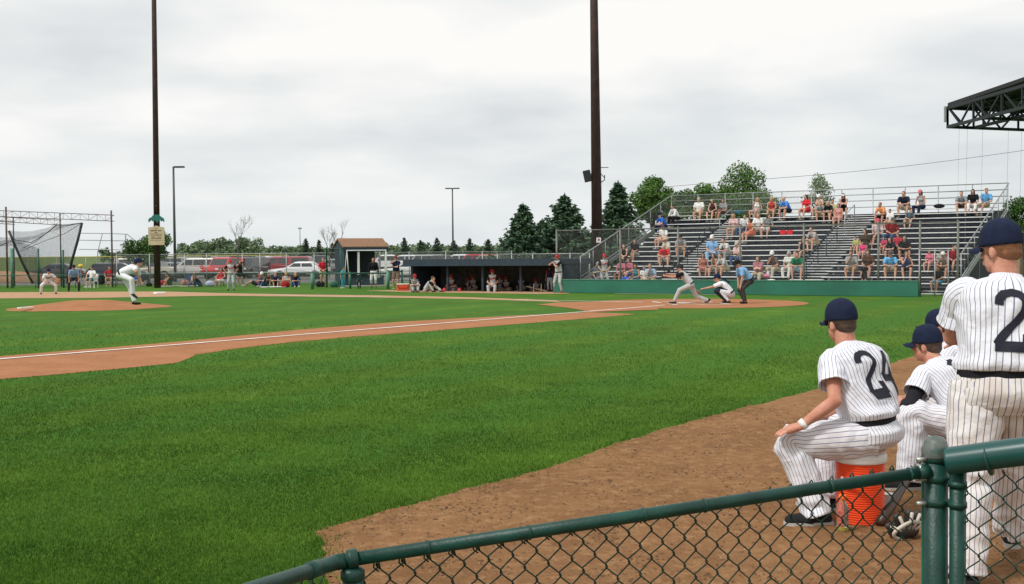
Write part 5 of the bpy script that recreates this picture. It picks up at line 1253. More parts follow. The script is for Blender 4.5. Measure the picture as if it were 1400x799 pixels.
# extra benches' occupants standing
P,r,u=seat_at(1184,362,.45); q=P+V((0,0,-.40))-bv*.25
make_person('stand',q,FACE,'toddler in black standing in front of the woman in brown',('tee',BK),('shorts',BK),'brown',None,W_,0,False,1,.56,group='spectators on the bleachers')
gp=on_line(W0,bu,1270); q=W0+bu*gp+bv*1.6; make_person('sit_lap',q+V((0,0,.46)),FACE-.3,'child in black top and bright blue shorts inside the fence gate',('tee',BK),('shorts',(.02,.3,.5)),'brown',None,W_,2,False,1,.8,group='spectators on the bleachers')
# loose items on the seats
def item(name,label,cat,fn,px,py,ms,lift=0):
    P,r,u=seat_at(px,py,.1); t=thing(name,label,cat,P,FACE); fn(t,ms); return t
def cushions(t,m):
    for x in(-.17,.17): mb=MB(); mb.box((x,0,.12),(.30,.09,.22),R3=rotx(R(-10))); mb.obj('cushion',m,t,bevel=.03)
item('seat_cushions','two red seat cushions propped on an empty bench','cushions',cushions,1075,316,cloth((.5,.02,.03)))
def bag(t,m): mb=MB(); mb.ell((0,0,.11),(.26,.13,.11),14,8); mb.obj('bag',m,t,smooth=True)
item('duffel_bag','black bag lying on the top row right of the red and white hat','bag',bag,1284,283,cloth(BK))
item('duffel_bag','dark bag on the bench between the grey tee and the white tank top','bag',bag,1010,285,cloth((.05,.12,.16)))
def jug(t,m):
    mb=MB(); mb.lathe([(.06,0),(.07,.02),(.07,.17),(.03,.22),(.03,.25)],(0,0,0),12); mb.obj('jug',m,t,smooth=True)
item('water_jug','pale water bottle on the bench beside the brown shirt','bottle',jug,1050,374,mat('pale_plastic',(.55,.6,.65),.3))
def towel(t,m):
    mb=MB(); mb.ell((0,-.05,.05),(.24,.14,.09),14,8); mb.ell((.22,-.1,.03),(.16,.1,.07),12,6); mb.obj('cloth',m,t,smooth=True)
item('towel','white towel left on a low bench behind the catcher','towel',towel,960,368,cloth(W_)); item('towel','pink cloth on a low bench beside the mauve shirt','cloth',towel,1043,379,cloth((.6,.2,.3)))
item('towel','white sheet on the lowest bench near the umpire','cloth',towel,1055,384,cloth(W_))
item('duffel_bag','blue bag on the lowest bench at the left','bag',bag,855,384,cloth((.02,.08,.5)))
# ---------------------------------------------------------------- players and officials
FWD_MB=None
def squiggle(S,z=0.0,col_=(.5,.03,.04),t=None,g=1.0):
    c=S['C']+S['u3']*.05; f=S['fwd']; sx=S['sx']; mb=MB(); pts=[]
    for i in range(19):
        a=-1+2*i/18; x=a*.13; dep=.155*math.sqrt(max(.05,1-(x/.19)**2))
        pts.append(c+sx*x+f*dep+S['u3']*(.022*math.sin(i*1.9)+.02*a))
    mb.tube(pts,.020,6); return mb.obj('chest_lettering',cloth(col_),t,smooth=True)
def shoe_c(c): return c
def player(pose,loc,rz,label,jersey,trousers,sleeve=None,cap=NV,shoes=BK,g=1.0,s=1.0,group=None,helmet=False,letters=None,belt=BK,skin=0,hp=None):
    S=SK[pose]; t=make_person(pose,loc,rz,label,('tee' if not sleeve else 'tee',sleeve or jersey),('long',trousers),'brown',('cap',cap) if cap else None,shoes,skin,False,g,s,group,vox=.012)
    if sleeve:  # vest over dark undershirt
        mo('vest',mesh_for(('vest',pose,round(g,1)),lambda:vest_cones(S,g),.012),cloth(jersey),t)
    mb=MB(); p=pt(S['P'],S['W'],.18); u=(S['W']-S['P']).normalized(); 
    R3=Matrix((S['px'],u.cross(S['px']),u)).transposed()
    mb.lathe([(1,-.02),(1.03,-.02),(1.03,.02),(1,.02)],p,20,R3=R3@Matrix.Diagonal((.186*g,.136*g,1)).to_3x3()) 
    mb.obj('belt',cloth(belt),t,smooth=True)
    if letters: squiggle(S,0,letters,t,g)
    return t
def vest_cones(S,g=1.0):
    mb=MB(); P,W,C,N=S['P'],S['W'],S['C'],S['N']; sx=S['sx'];px=S['px']; o=.022
    mb.cap(pt(P,W,.1),W,.112*g+o,.104*g+o,side=px,asp=1.38,flat0=True); mb.cap(W,C,.104*g+o,.114*g+o,side=sx,asp=1.32); mb.cap(C,N-S['u3']*.05,.114*g+o,.082+o,side=sx,asp=1.15)
    mb.cap(pt(S['SL'],S['SR'],.12),pt(S['SL'],S['SR'],.88),.062+o,.062+o); return mb
def stick(t,a,b,r0_,r1,m,name): MB().tube([a,V(a)+(V(b)-V(a))*.45,V(a)+(V(b)-V(a))*.8,b],[r0_,r0_*1.1,r1,r1*.9],10).obj(name,m,t,smooth=True)
def glove(loc,rz,label,m,s=1.0,tilt=0):
    t=thing('baseball_glove',label,'glove',loc,rz); mb=MB()
    for i in range(5):
        a=R(-50+i*25); mb.cap((0.03*math.sin(a),0,.03),(.12*math.sin(a)*s,-.02,.17*math.cos(a)*s),.030*s,.020*s)
    mb.ell((0,-.01,.06),(.09*s,.045,.10*s)); t.rotation_euler=(tilt,0,rz)
    mo('leather',remesh(mb,'glove_leather',.010,2),m,t); return t
M_leather=mat('tan_leather',(.38,.17,.06),.6,var=.2,scale=12); M_bat=mat('dark_bat',(.03,.025,.025),.35); M_batw=mat('pale_bat',(.5,.36,.2),.4)
SK['pitch']=skel(pel=(0,.36,.95),lean=60,curl=11,fL=(.06,-.02,.09),fR=(-.16,-.06,.36),kR=(-.3,-1,0),dR=(-.2,-.8,-.5),hR=(-.22,-.26,.80),hL=(.16,-.16,.72),eR=(-.6,-.2,.3),eL=(.6,.4,0),hp=-18,twist=14)
q=G(183,419.5,.14); q.z=.13
player('pitch',q,R(82),'pitcher in white bent over after his throw on the mound',(.72,.72,.73),(.72,.72,.74),s=1.14,g=1.12)
SK['crouch']=skel(pel=(0,.10,.66),lean=38,curl=8,fL=(.36,-.02,.08),fR=(-.34,.02,.08),kL=(.6,-1,0),kR=(-.6,-1,0),hL=(.34,-.40,.62),hR=(-.10,-.36,.60),eL=(.7,.2,-.5),eR=(-.7,.2,-.5),hp=6)
q=G(66,402.5); t=player('crouch',q,R(28),'first baseman in white crouching ready with a tan glove',(.70,.70,.71),(.70,.70,.72),group=None,s=.97,letters=NV,sleeve=None)
hw=q+rotz(R(28))@(V((.36,-.46,.60))); glove(hw+V((0,0,-.04)),R(28),'tan glove held out by the crouching first baseman',M_leather,1.15,-.3)
SK['knees']=skel(pel=(0,.12,.78),lean=34,curl=8,fL=(.26,0,.08),fR=(-.26,.02,.08),kL=(.4,-1,0),kR=(-.4,-1,0),hL=(.24,-.20,.60),hR=(-.24,-.20,.60),eL=(.9,.3,-.1),eR=(-.9,.3,-.1),hp=4)
q=G(101,399); player('knees',q,R(25),'base umpire in light blue shirt and charcoal trousers, hands on knees',(.20,.33,.52),(.055,.05,.052),cap=(.03,.02,.02),s=.98,g=1.1,skin=2)
q=G(316,397.5); player('stand_hips',q,R(8),'base coach in grey vest and red cap standing with hands on hips',(.50,.51,.50),(.42,.43,.43),sleeve=BK,cap=(.5,.03,.04),s=.93,letters=(.5,.03,.04),group='visiting team in grey')
# batter: facing the pitcher (left)
SK['swing']=skel(pel=(0,.02,.66),lean=38,curl=4,fL=(.02,-.56,.08),fR=(-.05,.62,.10),kL=(.1,-1,.3),kR=(0,-.5,-.4),hL=(.02,-.82,.94),hR=(-.06,-.80,1.0),eL=(.4,0,-1),eR=(-.3,.2,-.6),hp=-8,dR=(0,-.75,-.6),twist=-10)
q=G(944,415.5); t=player('swing',q,R(-88),'batter in grey lunging forward after a swing beside home plate',(.50,.50,.50),(.45,.45,.44),sleeve=BK,cap=(.03,.03,.035),s=1.02,letters=(.45,.03,.04),group='visiting team in grey')
rr=rotz(R(-88)); hb=q+rr@V((0,-.86,.97)); b=thing('baseball_bat','dark bat held upright by the lunging batter','bat',hb); stick(b,(0,0,-.1),(-.12,-.03,.62),.014,.032,M_bat,'bat')
SK['catch']=skel(pel=(0,.16,.30),lean=36,curl=14,fL=(.20,.06,.07),fR=(-.20,.08,.07),kL=(.35,-1,.5),kR=(-.3,-1,.5),hL=(.05,-.82,.42),hR=(-.14,-.10,.30),eL=(.5,0,-.6),eR=(-.7,.3,0),hp=-6)
q=G(992,414.5); t=player('catch',q,R(-94),'catcher in white with dark chest straps squatting behind the plate',(.78,.79,.81),(.76,.77,.80),cap=NV,s=1.10,g=1.12)
S=SK['catch']; mb=MB(); f,sx_=S['fwd'],S['sx']
mb.tube([S['C']-f*.165+sx_*.14+S['u3']*.12,S['C']-f*.19,S['C']-f*.165+sx_*.10-S['u3']*.14],.02,6); mb.tube([S['C']-f*.165-sx_*.14+S['u3']*.12,S['C']-f*.19,S['C']-f*.165-sx_*.10-S['u3']*.14],.02,6); mb.obj('chest_straps',cloth(NV),t,smooth=True)
mb=MB(); mb.cap(S['W']+f*.05,S['C']+f*.09+S['u3']*.1,.13,.12,side=sx_,asp=1.4); mo('chest_protector',remesh(mb,'protector',.016),cloth((.02,.025,.04)),t)
mb=MB()
for s_ in 'LR': mb.cap(S['K'+s_]+V((0,-.02,.02)),pt(S['K'+s_],S['A'+s_],.9)+V((0,-.03,0)),.082,.062)
mo('shin_guards',remesh(mb,'shin_guard',.016),cloth((.03,.035,.05)),t)
glove(q+rotz(R(-94))@V((.05,-.90,.36)),R(-94),'tan catching mitt stretched out towards the plate',M_leather,1.35,.9)
SK['ump']=skel(pel=(0,.20,.80),lean=36,curl=9,fL=(.16,-.02,.08),fR=(-.24,.14,.08),kL=(.2,-1,0),kR=(-.4,-1,0),hL=(.20,-.20,.60),hR=(-.22,-.10,.64),eL=(.6,.6,-.1),eR=(-.9,.3,-.1),hp=8)
q=G(1017,415.5); t=player('ump',q,R(-78),'plate umpire in light blue shirt and charcoal trousers crouching over the catcher',(.22,.42,.66),(.055,.052,.052),cap=(.012,.012,.018),s=1.03,g=1.2,belt=BK)
S=SK['ump']; mb=MB(); c,Rm=headM(S)
for z in(-.09,-.05,-.01,.03): mb.tube([c+Rm@V((x,-.125*math.sqrt(max(.1,1-(x/.12)**2)),z)) for x in(-.09,-.05,0,.05,.09)],.008,5)
for x in(-.06,0,.06): mb.tube([c+Rm@V((x,-.12,z)) for z in(-.11,.05)],.007,5)
mb.obj('face_mask',M_dark,t)
q=G(764,400.5)
SK['bat_up']=skel(pel=(0,0,.92),lean=4,curl=5,fL=(.20,-.02,.08),fR=(-.20,.04,.08),hL=(-.10,-.26,1.34),hR=(-.16,-.22,1.40),eL=(.3,-.5,-.8),eR=(-.8,.1,-.5),hy=35,twist=-15)
t=player('bat_up',q,R(-38),'waiting batter in grey with red shoes holding his bat up beside the dugout',(.48,.49,.48),(.42,.43,.42),sleeve=BK,cap=(.42,.03,.04),shoes=(.42,.03,.03),s=1.0,letters=(.3,.03,.04),group='visiting team in grey')
hb=q+rotz(R(-38))@V((-.13,-.26,1.37)); b=thing('baseball_bat','dark bat raised by the waiting batter beside the dugout','bat',hb); stick(b,(0,0,-.08),(-.12,.1,.45),.014,.032,M_bat,'bat')
q=G(752,398.5); player('stand',q,R(-10),'bat boy in red and navy jersey and white trousers beside the dugout',(.03,.04,.12),(.70,.70,.72),sleeve=(.5,.03,.05),cap=(.05,.02,.04),s=.70)
q=G(826,398.5); SK['bat_low']=skel(pel=(0,0,.93),lean=2,curl=6,fL=(.19,-.03,.08),fR=(-.17,.03,.08),hL=(.10,-.26,.98),hR=(-.16,-.26,.96),eL=(.8,.2,-.5),eR=(-.8,.2,-.5))
player('bat_low',q,R(6),'next batter in grey vest and red cap holding a bat across his waist',(.50,.51,.50),(.42,.43,.42),sleeve=BK,cap=(.45,.03,.04),s=1.0,letters=(.5,.03,.04),group='visiting team in grey')
hb=q+V((0,-.30,.95)); b=thing('baseball_bat','pale bat held level across the waist of the next batter','bat',hb); stick(b,(.22,0,.05),(-.55,-.05,-.08),.014,.032,M_batw,'bat')
# dugout players
def dp(px,y,z): 
    s=on_line(DG0+dv*y,du,px); p=DG0+dv*y+du*s; p.z=z; return p
fz=math.atan2(du.y,du.x)
def dpl(px,y,z,pose,lab,s=1.0,rz=0,shirt=(.36,.36,.35)):
    return player(pose,dp(px,y,z),fz+R(rz),lab,shirt,(.34,.34,.33),sleeve=BK,cap=(.35,.03,.04),s=s,letters=(.4,.03,.04),group='visiting team in grey')
bz=FL+.465; by=DD-.42
dpl(621,1.0,-.02,'sit_elbows','grey uniformed player sitting forward just inside the first dugout post'); 
dpl(642,by,bz-.1,'sit_lap','shaded player on the dugout bench, first from the left',.95); dpl(648,by,bz,'sit_lap','shaded player on the dugout bench, second from the left')
dpl(685,by,bz+.03,'sit_lap','shaded player on the bench just right of the seated player in front',.97); dpl(696,by,bz,'sit_elbows','shaded player leaning forward on the bench, third from the right')
dpl(714,by,bz,'sit_lap','shaded player on the bench behind the third dugout post'); dpl(737,by,bz-.05,'sit_elbows','shaded player at the right end of the dugout bench',.97)
q=G(674,398.8); b=thing('bucket','low dark bucket under the seated player in front of the dugout','bucket',q); MB().lathe([(.12,0),(.15,.20),(.155,.22),(.1,.225)],(0,0,0),16).obj('bucket',M_trim,b,smooth=True)
player('sit_lap',q+V((0,0,.16)),R(-8),'player in grey vest sitting out in front of the dugout',(.55,.56,.55),(.45,.46,.45),sleeve=BK,cap=(.5,.04,.05),letters=(.5,.03,.04),group='visiting team in grey')
q=G(566,399.6); player('ground_knees',q,R(15),'player in black and grey sitting on the ground at the left dugout corner',(.30,.30,.29),(.42,.42,.41),sleeve=BK,cap=(.35,.03,.04),s=.98,group='visiting team in grey')
q=G(582,399.6); player('ground_lean',q,R(72),'player sitting on the ground with a leg stretched and a hand at his face',(.55,.55,.54),(.45,.45,.44),sleeve=BK,cap=None,s=1.0,group='visiting team in grey')
def helmet(px,py,lab,z=.0):
    q=G(px,py); t=thing('batting_helmet',lab,'helmet',q,0,'red helmets in front of the dugout'); mb=MB(); mb.ell((0,0,.0),(.12,.14,.17),16,8,z0=0); mb.obj('shell',M_red,t,smooth=True); mb=MB(); mb.ell((0,-.13,.02),(.09,.07,.015),12,6); mb.obj('brim',M_red,t,smooth=True)
helmet(608,398.2,'red helmet on the dirt left of the first seated dugout player'); helmet(628.5,398.3,'red helmet on the dirt right of the first dugout post')
mb=MB(); q=dp(735,.35,-.02); t=thing('bat_rack','wooden rack of bats at the right end of the dugout','rack',q,fz); mb.box((0,0,.16),(1.1,.25,.05),R3=Matrix.Rotation(R(12),3,'Y')); mb.obj('shelf',M_wood,t)
for i in range(5): mb=MB(); mb.tube([(-.4+.2*i,-.05,-.3),(-.35+.2*i,-.12,.42)],[.03,.014],8); mb.obj('bat',M_batw if i%2 else M_bat,t,smooth=True)
# people around the booth
q=G(442,392.5); make_person('stand_front',q,R(10),'man in red polo and khaki trousers standing left of the booth',('tee',(.5,.02,.04)),('shorts',KH),'ginger',None,BR,0,False,1.08,.98)
q=G(511,394.5); make_person('stand',q,R(0),'woman in black top and white trousers standing in the booth doorway',('long',BK),('capri',W_),'brown',None,BR,0,True,1.1,.97)
q=G(542,396.5); make_person('stand_face',q,R(-12),'man in navy tee and khaki shorts with a hand at his face beside the dugout',('tee',NV),('shorts',(.17,.13,.09)),'brown',('cap',(.2,.06,.05)),BE,0,False,1.1,1.02)
q=G(468,394.5); make_person('stand',q,R(60),'child in a turquoise jacket at the low green fence',('tee',(.05,.42,.52)),('long',(.06,.35,.45)),'brown',None,W_,0,False,1.1,.66)
q=G(491.5,394.8); make_person('stand',q,R(-20),'child in dark clothes and a white cap at the low green fence',('long',(.02,.05,.05)),('long',BK),'brown',('cap',W_),BK,0,False,1,.52)
def cooler(q,lab):
    t=thing('cooler',lab,'cooler',q,R(8)); MB().box((0,0,.15),(.62,.36,.30)).obj('tub',mat('orange_plastic',(.72,.09,.02),.4),t,bevel=.03); MB().box((0,0,.325),(.64,.38,.05)).obj('lid',M_white,t,bevel=.02); mb=MB(); mb.tube([(-.3,-.2,.28),(-.2,-.24,.12),(.2,-.24,.12),(.3,-.2,.28)],.015,6); mb.obj('handle',M_dark,t)
cooler(G(551,397.5),'small orange cooler with white lid at the left dugout corner')
def bagat(px,py,c,lab,name='bag',sz=(.28,.18,.2),cat='bag'):
    t=thing(name,lab,cat,G(px,py),random.random()); mb=MB(); mb.ell((0,0,sz[2]*.8),sz,14,8); mb.ell((sz[0]*.4,0,sz[2]*.5),(sz[0]*.6,sz[1]*.9,sz[2]*.5),12,6); mb.obj('pouch',cloth(c),t,smooth=True); return t
bagat(438,392.5,BK,'black bag on the ground at the feet of the man in red'); bagat(457,393,(.05,.15,.1),'dark green bag beside the turquoise child')
# lawn spectators in front of the low fence
GL='spectators sitting on the far lawn'
def lawn(px,py,pose,top,bot,hair,lab,rz=0,hat=None,fem=0,s=1.0,g=1.0,z=0,lift=0,skin=0):
    q=G(px,py); q.z+=lift; return make_person(pose,q,R(rz),lab,top,bot,hair,hat,(.5,.48,.45),skin,bool(fem),g,s,group=GL)
tq=V((xat(126,YF),YF-.03,.43)); make_person('chair_sit',tq,R(-15),'person in white top sitting in the white lawn chair',('tee',W_),('shorts',(.05,.2,.2)),'black',None,W_,0,False,1,.95,group=GL)
lawn(104.5,391,'stand',('tee',(.62,.5,.45)),('long',(.6,.5,.5)),'blonde','child in pale clothes behind the base umpire',s=.5)
lawn(150,391,'chair_sit',('tee',(.42,.03,.04)),('shorts',KH),'brown','person in red tee and khaki shorts on a low chair left of the pitcher',10,lift=.36)
lawn(191,391.5,'ground_knees',('tee',(.03,.12,.42)),('shorts',W_),'brown','person in bright blue tee sitting on the grass right of the pitcher',-20)
lawn(233,392,'ground_knees',('tank',(.05,.05,.03)),('shorts',(.05,.08,.03)),'brown','tanned person hugging knees by the notice board pole',-60,skin=2)
lawn(266,391,'ground_knees',('tank',(.42,.30,.20)),('shorts',KH),'blonde','blonde woman in beige on the grass left of the jeans wearer',20,fem=1)
lawn(274,392,'ground_lean',('tee',(.02,.02,.03)),('long',DN),'brown','man in black tee and jeans on the grass',-70)
lawn(303,391,'chair_sit',('tank',(.5,.04,.06)),('shorts',W_),'brown','person in red top and white shorts on a low red chair',-20,fem=1,lift=.22)
lawn(328.5,390,'stand',('tank',BK),('skirt',BK),'brown','woman in a short black dress standing beside the bare tree',15,fem=1,s=.92)
lawn(352,391.5,'ground_recline',('tee',(.5,.05,.07)),('shorts',BK),'brown','person in red reclining on the grass with legs out to the left',-80,fem=1)
lawn(362,392,'ground_knees',('tee',(.10,.09,.05)),('long',DN),'brown','man in olive tee, jeans and white cap on the grass',-35,hat=('cap',W_))
lawn(377,392,'ground_knees',('tee',(.02,.03,.06)),('shorts',BK),'ginger','person in black with bare knees in front of the white sedan',10)
lawn(391,391.5,'ground_knees',('tank',W_),('shorts',KH),'blonde','blonde woman in white top on the grass',15,fem=1)
lawn(403,392.5,'ground_knees',('tee',BK),('long',DN),'blonde','person in black tee and blue jeans, last before the green post',25,fem=1)
lawn(368,390,'ground_knees',('tee',BR),('shorts',BR),'black','dark haired person half hidden between the jeans and bare knees',0,s=.9)
bagat(222,391.5,(.5,.02,.04),'red bag on the grass by the tanned person'); bagat(390,393.2,(.3,.02,.02),'dark red bag in front of the blonde woman in white'); bagat(253,390.5,(.6,.25,.25),'pink bag left of the blonde in beige'); bagat(204,392,BK,'small black bag on the grass right of the blue tee',sz=(.2,.15,.14)); bagat(287,392,(.5,.55,.7),'pale blue bundle on the grass right of the jeans wearer')
def blanket(px,py,w,c,lab):
    q=G(px,py); t=tag(MB().obj('x',cloth(c)),'x'); bpy.data.objects.remove(t); mb=MB(); n=12
    mb.add([(x*w/n-w/2,y*.25-.5,.03+.05*abs(mnoise.noise(V((x*.9+px,y*.8,2))))) for y in range(5) for x in range(n+1)],[(y*(n+1)+x,y*(n+1)+x+1,(y+1)*(n+1)+x+1,(y+1)*(n+1)+x) for y in range(4) for x in range(n)])
    o=mb.obj('blanket',cloth(c),smooth=True,loc=q); tag(o,lab,'blanket')
blanket(247,392.2,2.0,(.62,.58,.5),'cream blanket on the grass right of the tanned person'); blanket(375,393.3,1.5,W_,'white blanket in front of the person with bare knees')
def lowchair(px,py,c,lab):
    q=G(px,py); t=thing('folding_chair',lab,'chair',q,R(-15)); MB().box((0,0,.24),(.5,.45,.04)).obj('seat',cloth(c),t); MB().box((0,.24,.5),(.5,.03,.5),R3=rotx(R(-12))).obj('backrest',cloth(c),t)
    for x in(-1,1):
        for y in(-1,1): mb=MB(); mb.bar((x*.22,y*.2,0),(x*.22,y*.2,.24),.025); mb.obj('leg',M_dark,t)
lowchair(299,391,(.5,.02,.03),'low red folding chair left of the standing coach'); lowchair(257,390,(.02,.05,.13),'empty low navy folding chair on the lawn')
# ---------------------------------------------------------------- foreground players: lofted pinstriped kit
def stripe_mat(name,n,base=(.75,.76,.81),dirt=0.0,line=(.07,.075,.19),w=.15):
    m=bpy.data.materials.new(name); m.use_nodes=True; nt=m.node_tree; b=nt.nodes['Principled BSDF']; b.inputs['Roughness'].default_value=.85; b.inputs['Specular IOR Level'].default_value=.15
    uv=nt.nodes.new('ShaderNodeUVMap'); s=nt.nodes.new('ShaderNodeSeparateXYZ'); nlink(nt,uv.outputs[0],s.inputs[0])
    def M(op,a,b_=None):
        q=nt.nodes.new('ShaderNodeMath'); q.operation=op
        for i,x in enumerate((a,b_)):
            if x is None: continue
            if isinstance(x,(int,float)): q.inputs[i].default_value=x
            else: nlink(nt,x,q.inputs[i])
        return q.outputs[0]
    f=M('ABSOLUTE',M('SUBTRACT',M('FRACT',M('MULTIPLY',s.outputs[0],n)),.5))
    mr=nt.nodes.new('ShaderNodeMapRange'); mr.inputs[1].default_value=w/2-.03; mr.inputs[2].default_value=w/2+.03; mr.inputs[3].default_value=.85; mr.inputs[4].default_value=0; nlink(nt,f,mr.inputs[0])
    tc=nt.nodes.new('ShaderNodeTexCoord'); n1=nt.nodes.new('ShaderNodeTexNoise'); n1.inputs['Scale'].default_value=5; n1.inputs['Detail'].default_value=6; nlink(nt,tc.outputs['Object'],n1.inputs['Vector'])
    cr=nt.nodes.new('ShaderNodeMapRange'); cr.inputs[1].default_value=.45; cr.inputs[2].default_value=.75; cr.inputs[3].default_value=0; cr.inputs[4].default_value=dirt; nlink(nt,n1.outputs['Fac'],cr.inputs[0])
    m0=nt.nodes.new('ShaderNodeMix'); m0.data_type='RGBA'; m0.inputs['A'].default_value=(*base,1); m0.inputs['B'].default_value=(.40,.24,.15,1); nlink(nt,cr.outputs[0],m0.inputs['Factor'])
    mx=nt.nodes.new('ShaderNodeMix'); mx.data_type='RGBA'; mx.inputs['B'].default_value=(*line,1); nlink(nt,m0.outputs['Result'],mx.inputs['A']); nlink(nt,mr.outputs[0],mx.inputs['Factor']); nlink(nt,mx.outputs['Result'],b.inputs['Base Color'])
    n2=nt.nodes.new('ShaderNodeTexNoise'); n2.inputs['Scale'].default_value=14; n2.inputs['Detail'].default_value=5; n2.inputs['Distortion'].default_value=.6; nlink(nt,tc.outputs['Object'],n2.inputs['Vector'])
    bp=nt.nodes.new('ShaderNodeBump'); bp.inputs['Strength'].default_value=.5; bp.inputs['Distance'].default_value=.02; nlink(nt,n2.outputs['Fac'],bp.inputs['Height']); nlink(nt,bp.outputs['Normal'],b.inputs['Normal'])
    return m
MJ=stripe_mat('pinstripe_jersey',50,dirt=.05); MSL=stripe_mat('pinstripe_sleeve',22); MPL=stripe_mat('pinstripe_trousers',26,base=(.74,.745,.78),dirt=.22); MPV=stripe_mat('pinstripe_seat',50,base=(.74,.745,.78),dirt=.12)
MPD=stripe_mat('dusty_pinstripe_seat',50,base=(.70,.67,.64),dirt=.6); MPLD=stripe_mat('dusty_pinstripe_legs',26,base=(.73,.70,.68),dirt=.35)
M_num=mat('navy_twill_number',(.010,.012,.025),.8,bump=.2,bscale=60)
M_navycap=mat('navy_cap_wool',(.010,.016,.042),.85,var=.15,scale=30,bump=.25,bscale=180,spec=.2)
def catm(P,n):
    P=[V(p) for p in P]; out=[]; Q=[P[0]*2-P[1]]+P+[P[-1]*2-P[-2]]; m=len(P)-1
    for i in range(n):
        t=i/(n-1)*m; k=min(int(t),m-1); f=t-k; a,b,c,d=Q[k],Q[k+1],Q[k+2],Q[k+3]
        out.append(.5*((2*b)+(c-a)*f+(2*a-5*b+4*c-d)*f*f+(3*b-a-3*c+d)*f**3))
    return out
def lin(P,t):
    m=len(P)-1; k=min(int(t*m),m-1); f=t*m-k; f=f*f*(3-2*f)*.5+f*.5; return P[k]*(1-f)+P[k+1]*f
def sup(a,e=2.3):
    c,s=math.cos(a),math.sin(a); return (math.copysign(abs(c)**(2/e),c),math.copysign(abs(s)**(2/e),s))
class Loft:
    def __init__(s,rings,cu,name,m,parent,cap0=False,cap1=False,fold=None,e=2.3,uoff=0.0,inner=None):
        # rings: (center, X axis, Y axis(front), rx, ry)
        N=cu; s.N=N; s.g=[]; 
        for j,(c,x,y,rx,ry) in enumerate(rings):
            row=[]
            for k in range(N):
                a=2*PI*k/N; cc,ss=sup(a,e); p=c+x*(rx*ss)+y*(ry*cc)      # k=0 at front, k=N/2 at back
                if fold:
                    n=(x*(ss/rx)+y*(cc/ry)).normalized(); p=p+n*fold(p,j/(len(rings)-1),a)
                row.append(p)
            s.g.append(row)
        if inner:
            c,x,y,rx,ry=rings[-1]; d=(rings[-1][0]-rings[-2][0]).normalized()
            s.g.append([c+(p-c)*.93+d*.002 for p in s.g[-1]]); s.g.append([c+(p-c)*.98-d*inner for p in s.g[-1]])
        R_=len(s.g); vs=[p for r in s.g for p in r]; fs=[];uv=[]
        for j in range(R_-1):
            for k in range(N):
                k2=(k+1)%N; fs.append((j*N+k,j*N+k2,(j+1)*N+k2,(j+1)*N+k)); u0_,u1_=k/N+uoff,(k+1)/N+uoff; uv+=[(u0_,j/R_),(u1_,j/R_),(u1_,(j+1)/R_),(u0_,(j+1)/R_)]
        if cap0: fs.append(tuple(reversed(range(N)))); uv+=[(.25/cu,0)]*N
        if cap1 or inner: fs.append(tuple(range((R_-1)*N,R_*N))); uv+=[(.25/cu,0)]*N
        me=bpy.data.meshes.new(name); me.from_pydata([tuple(p) for p in vs],[],fs); l=me.uv_layers.new(name='UVMap')
        l.data.foreach_set('uv',[q for w in uv for q in w]); me.polygons.foreach_set('use_smooth',[True]*len(fs)); me.materials.append(m)
        bm=bmesh.new(); bm.from_mesh(me); bmesh.ops.recalc_face_normals(bm,faces=bm.faces); bm.to_mesh(me); bm.free()
        o=bpy.data.objects.new(name,me); col.objects.link(o); o.parent=parent; s.o=o; s.len=[0]
        for j in range(1,len(rings)): s.len.append(s.len[-1]+(rings[j][0]-rings[j-1][0]).length)
        s.nr=len(rings)
    def at(s,x,v,off):
        # x metres from the back centre (+ = wearer's right as seen from behind), v metres along from ring 0
        j=0
        while j<s.nr-2 and s.len[j+1]<v: j+=1
        f=(v-s.len[j])/(s.len[j+1]-s.len[j]); N=s.N
        def row(r):
            g=s.g[r]; k=N//2; d=abs(x); st=1 if x>0 else -1; i=k
            while True:
                L=(g[(i+st)%N]-g[i%N]).length
                if d<L or L<1e-6: return g[i%N].lerp(g[(i+st)%N],d/max(L,1e-6)),(g[(i+1)%N]-g[(i-1)%N])
                d-=L; i+=st
        a,ta=row(j); b,tb=row(j+1); p=a.lerp(b,f); t1=ta.lerp(tb,f); t2=b-a; n=t1.cross(t2).normalized()
        c=sum((s.g[j][k] for k in range(0,N,8)),V())/(N/8)
        if n.dot(p-c)<0: n=-n
        return p+n*off
DIG={'2':[[(-.052,.052),(-.050,.075),(-.036,.093),(-.010,.100),(.018,.096),(.038,.080),(.044,.056),(.038,.030),(.018,.000),(-.012,-.034),(-.040,-.066),(-.052,-.082)],[(-.058,-.084),(.056,-.084)],[(.050,-.084),(.054,-.048)]],
     '4':[[(.022,.100),(-.016,.040),(-.056,-.030)],[(-.062,-.038),(.060,-.038)],[(.026,.106),(.026,-.100)]],
     '1':[[(.006,.100),(.006,-.090)],[(-.034,.060),(-.010,.078),(.004,.098)],[(-.034,-.092),(.044,-.092)]],
     '5':[[(.050,.090),(-.040,.090)],[(-.036,.094),(-.044,.010)],[(-.046,.012),(-.018,.030),(.014,.028),(.040,.008),(.046,-.028),(.036,-.066),(.010,-.088),(-.022,-.088),(-.048,-.066)]]}
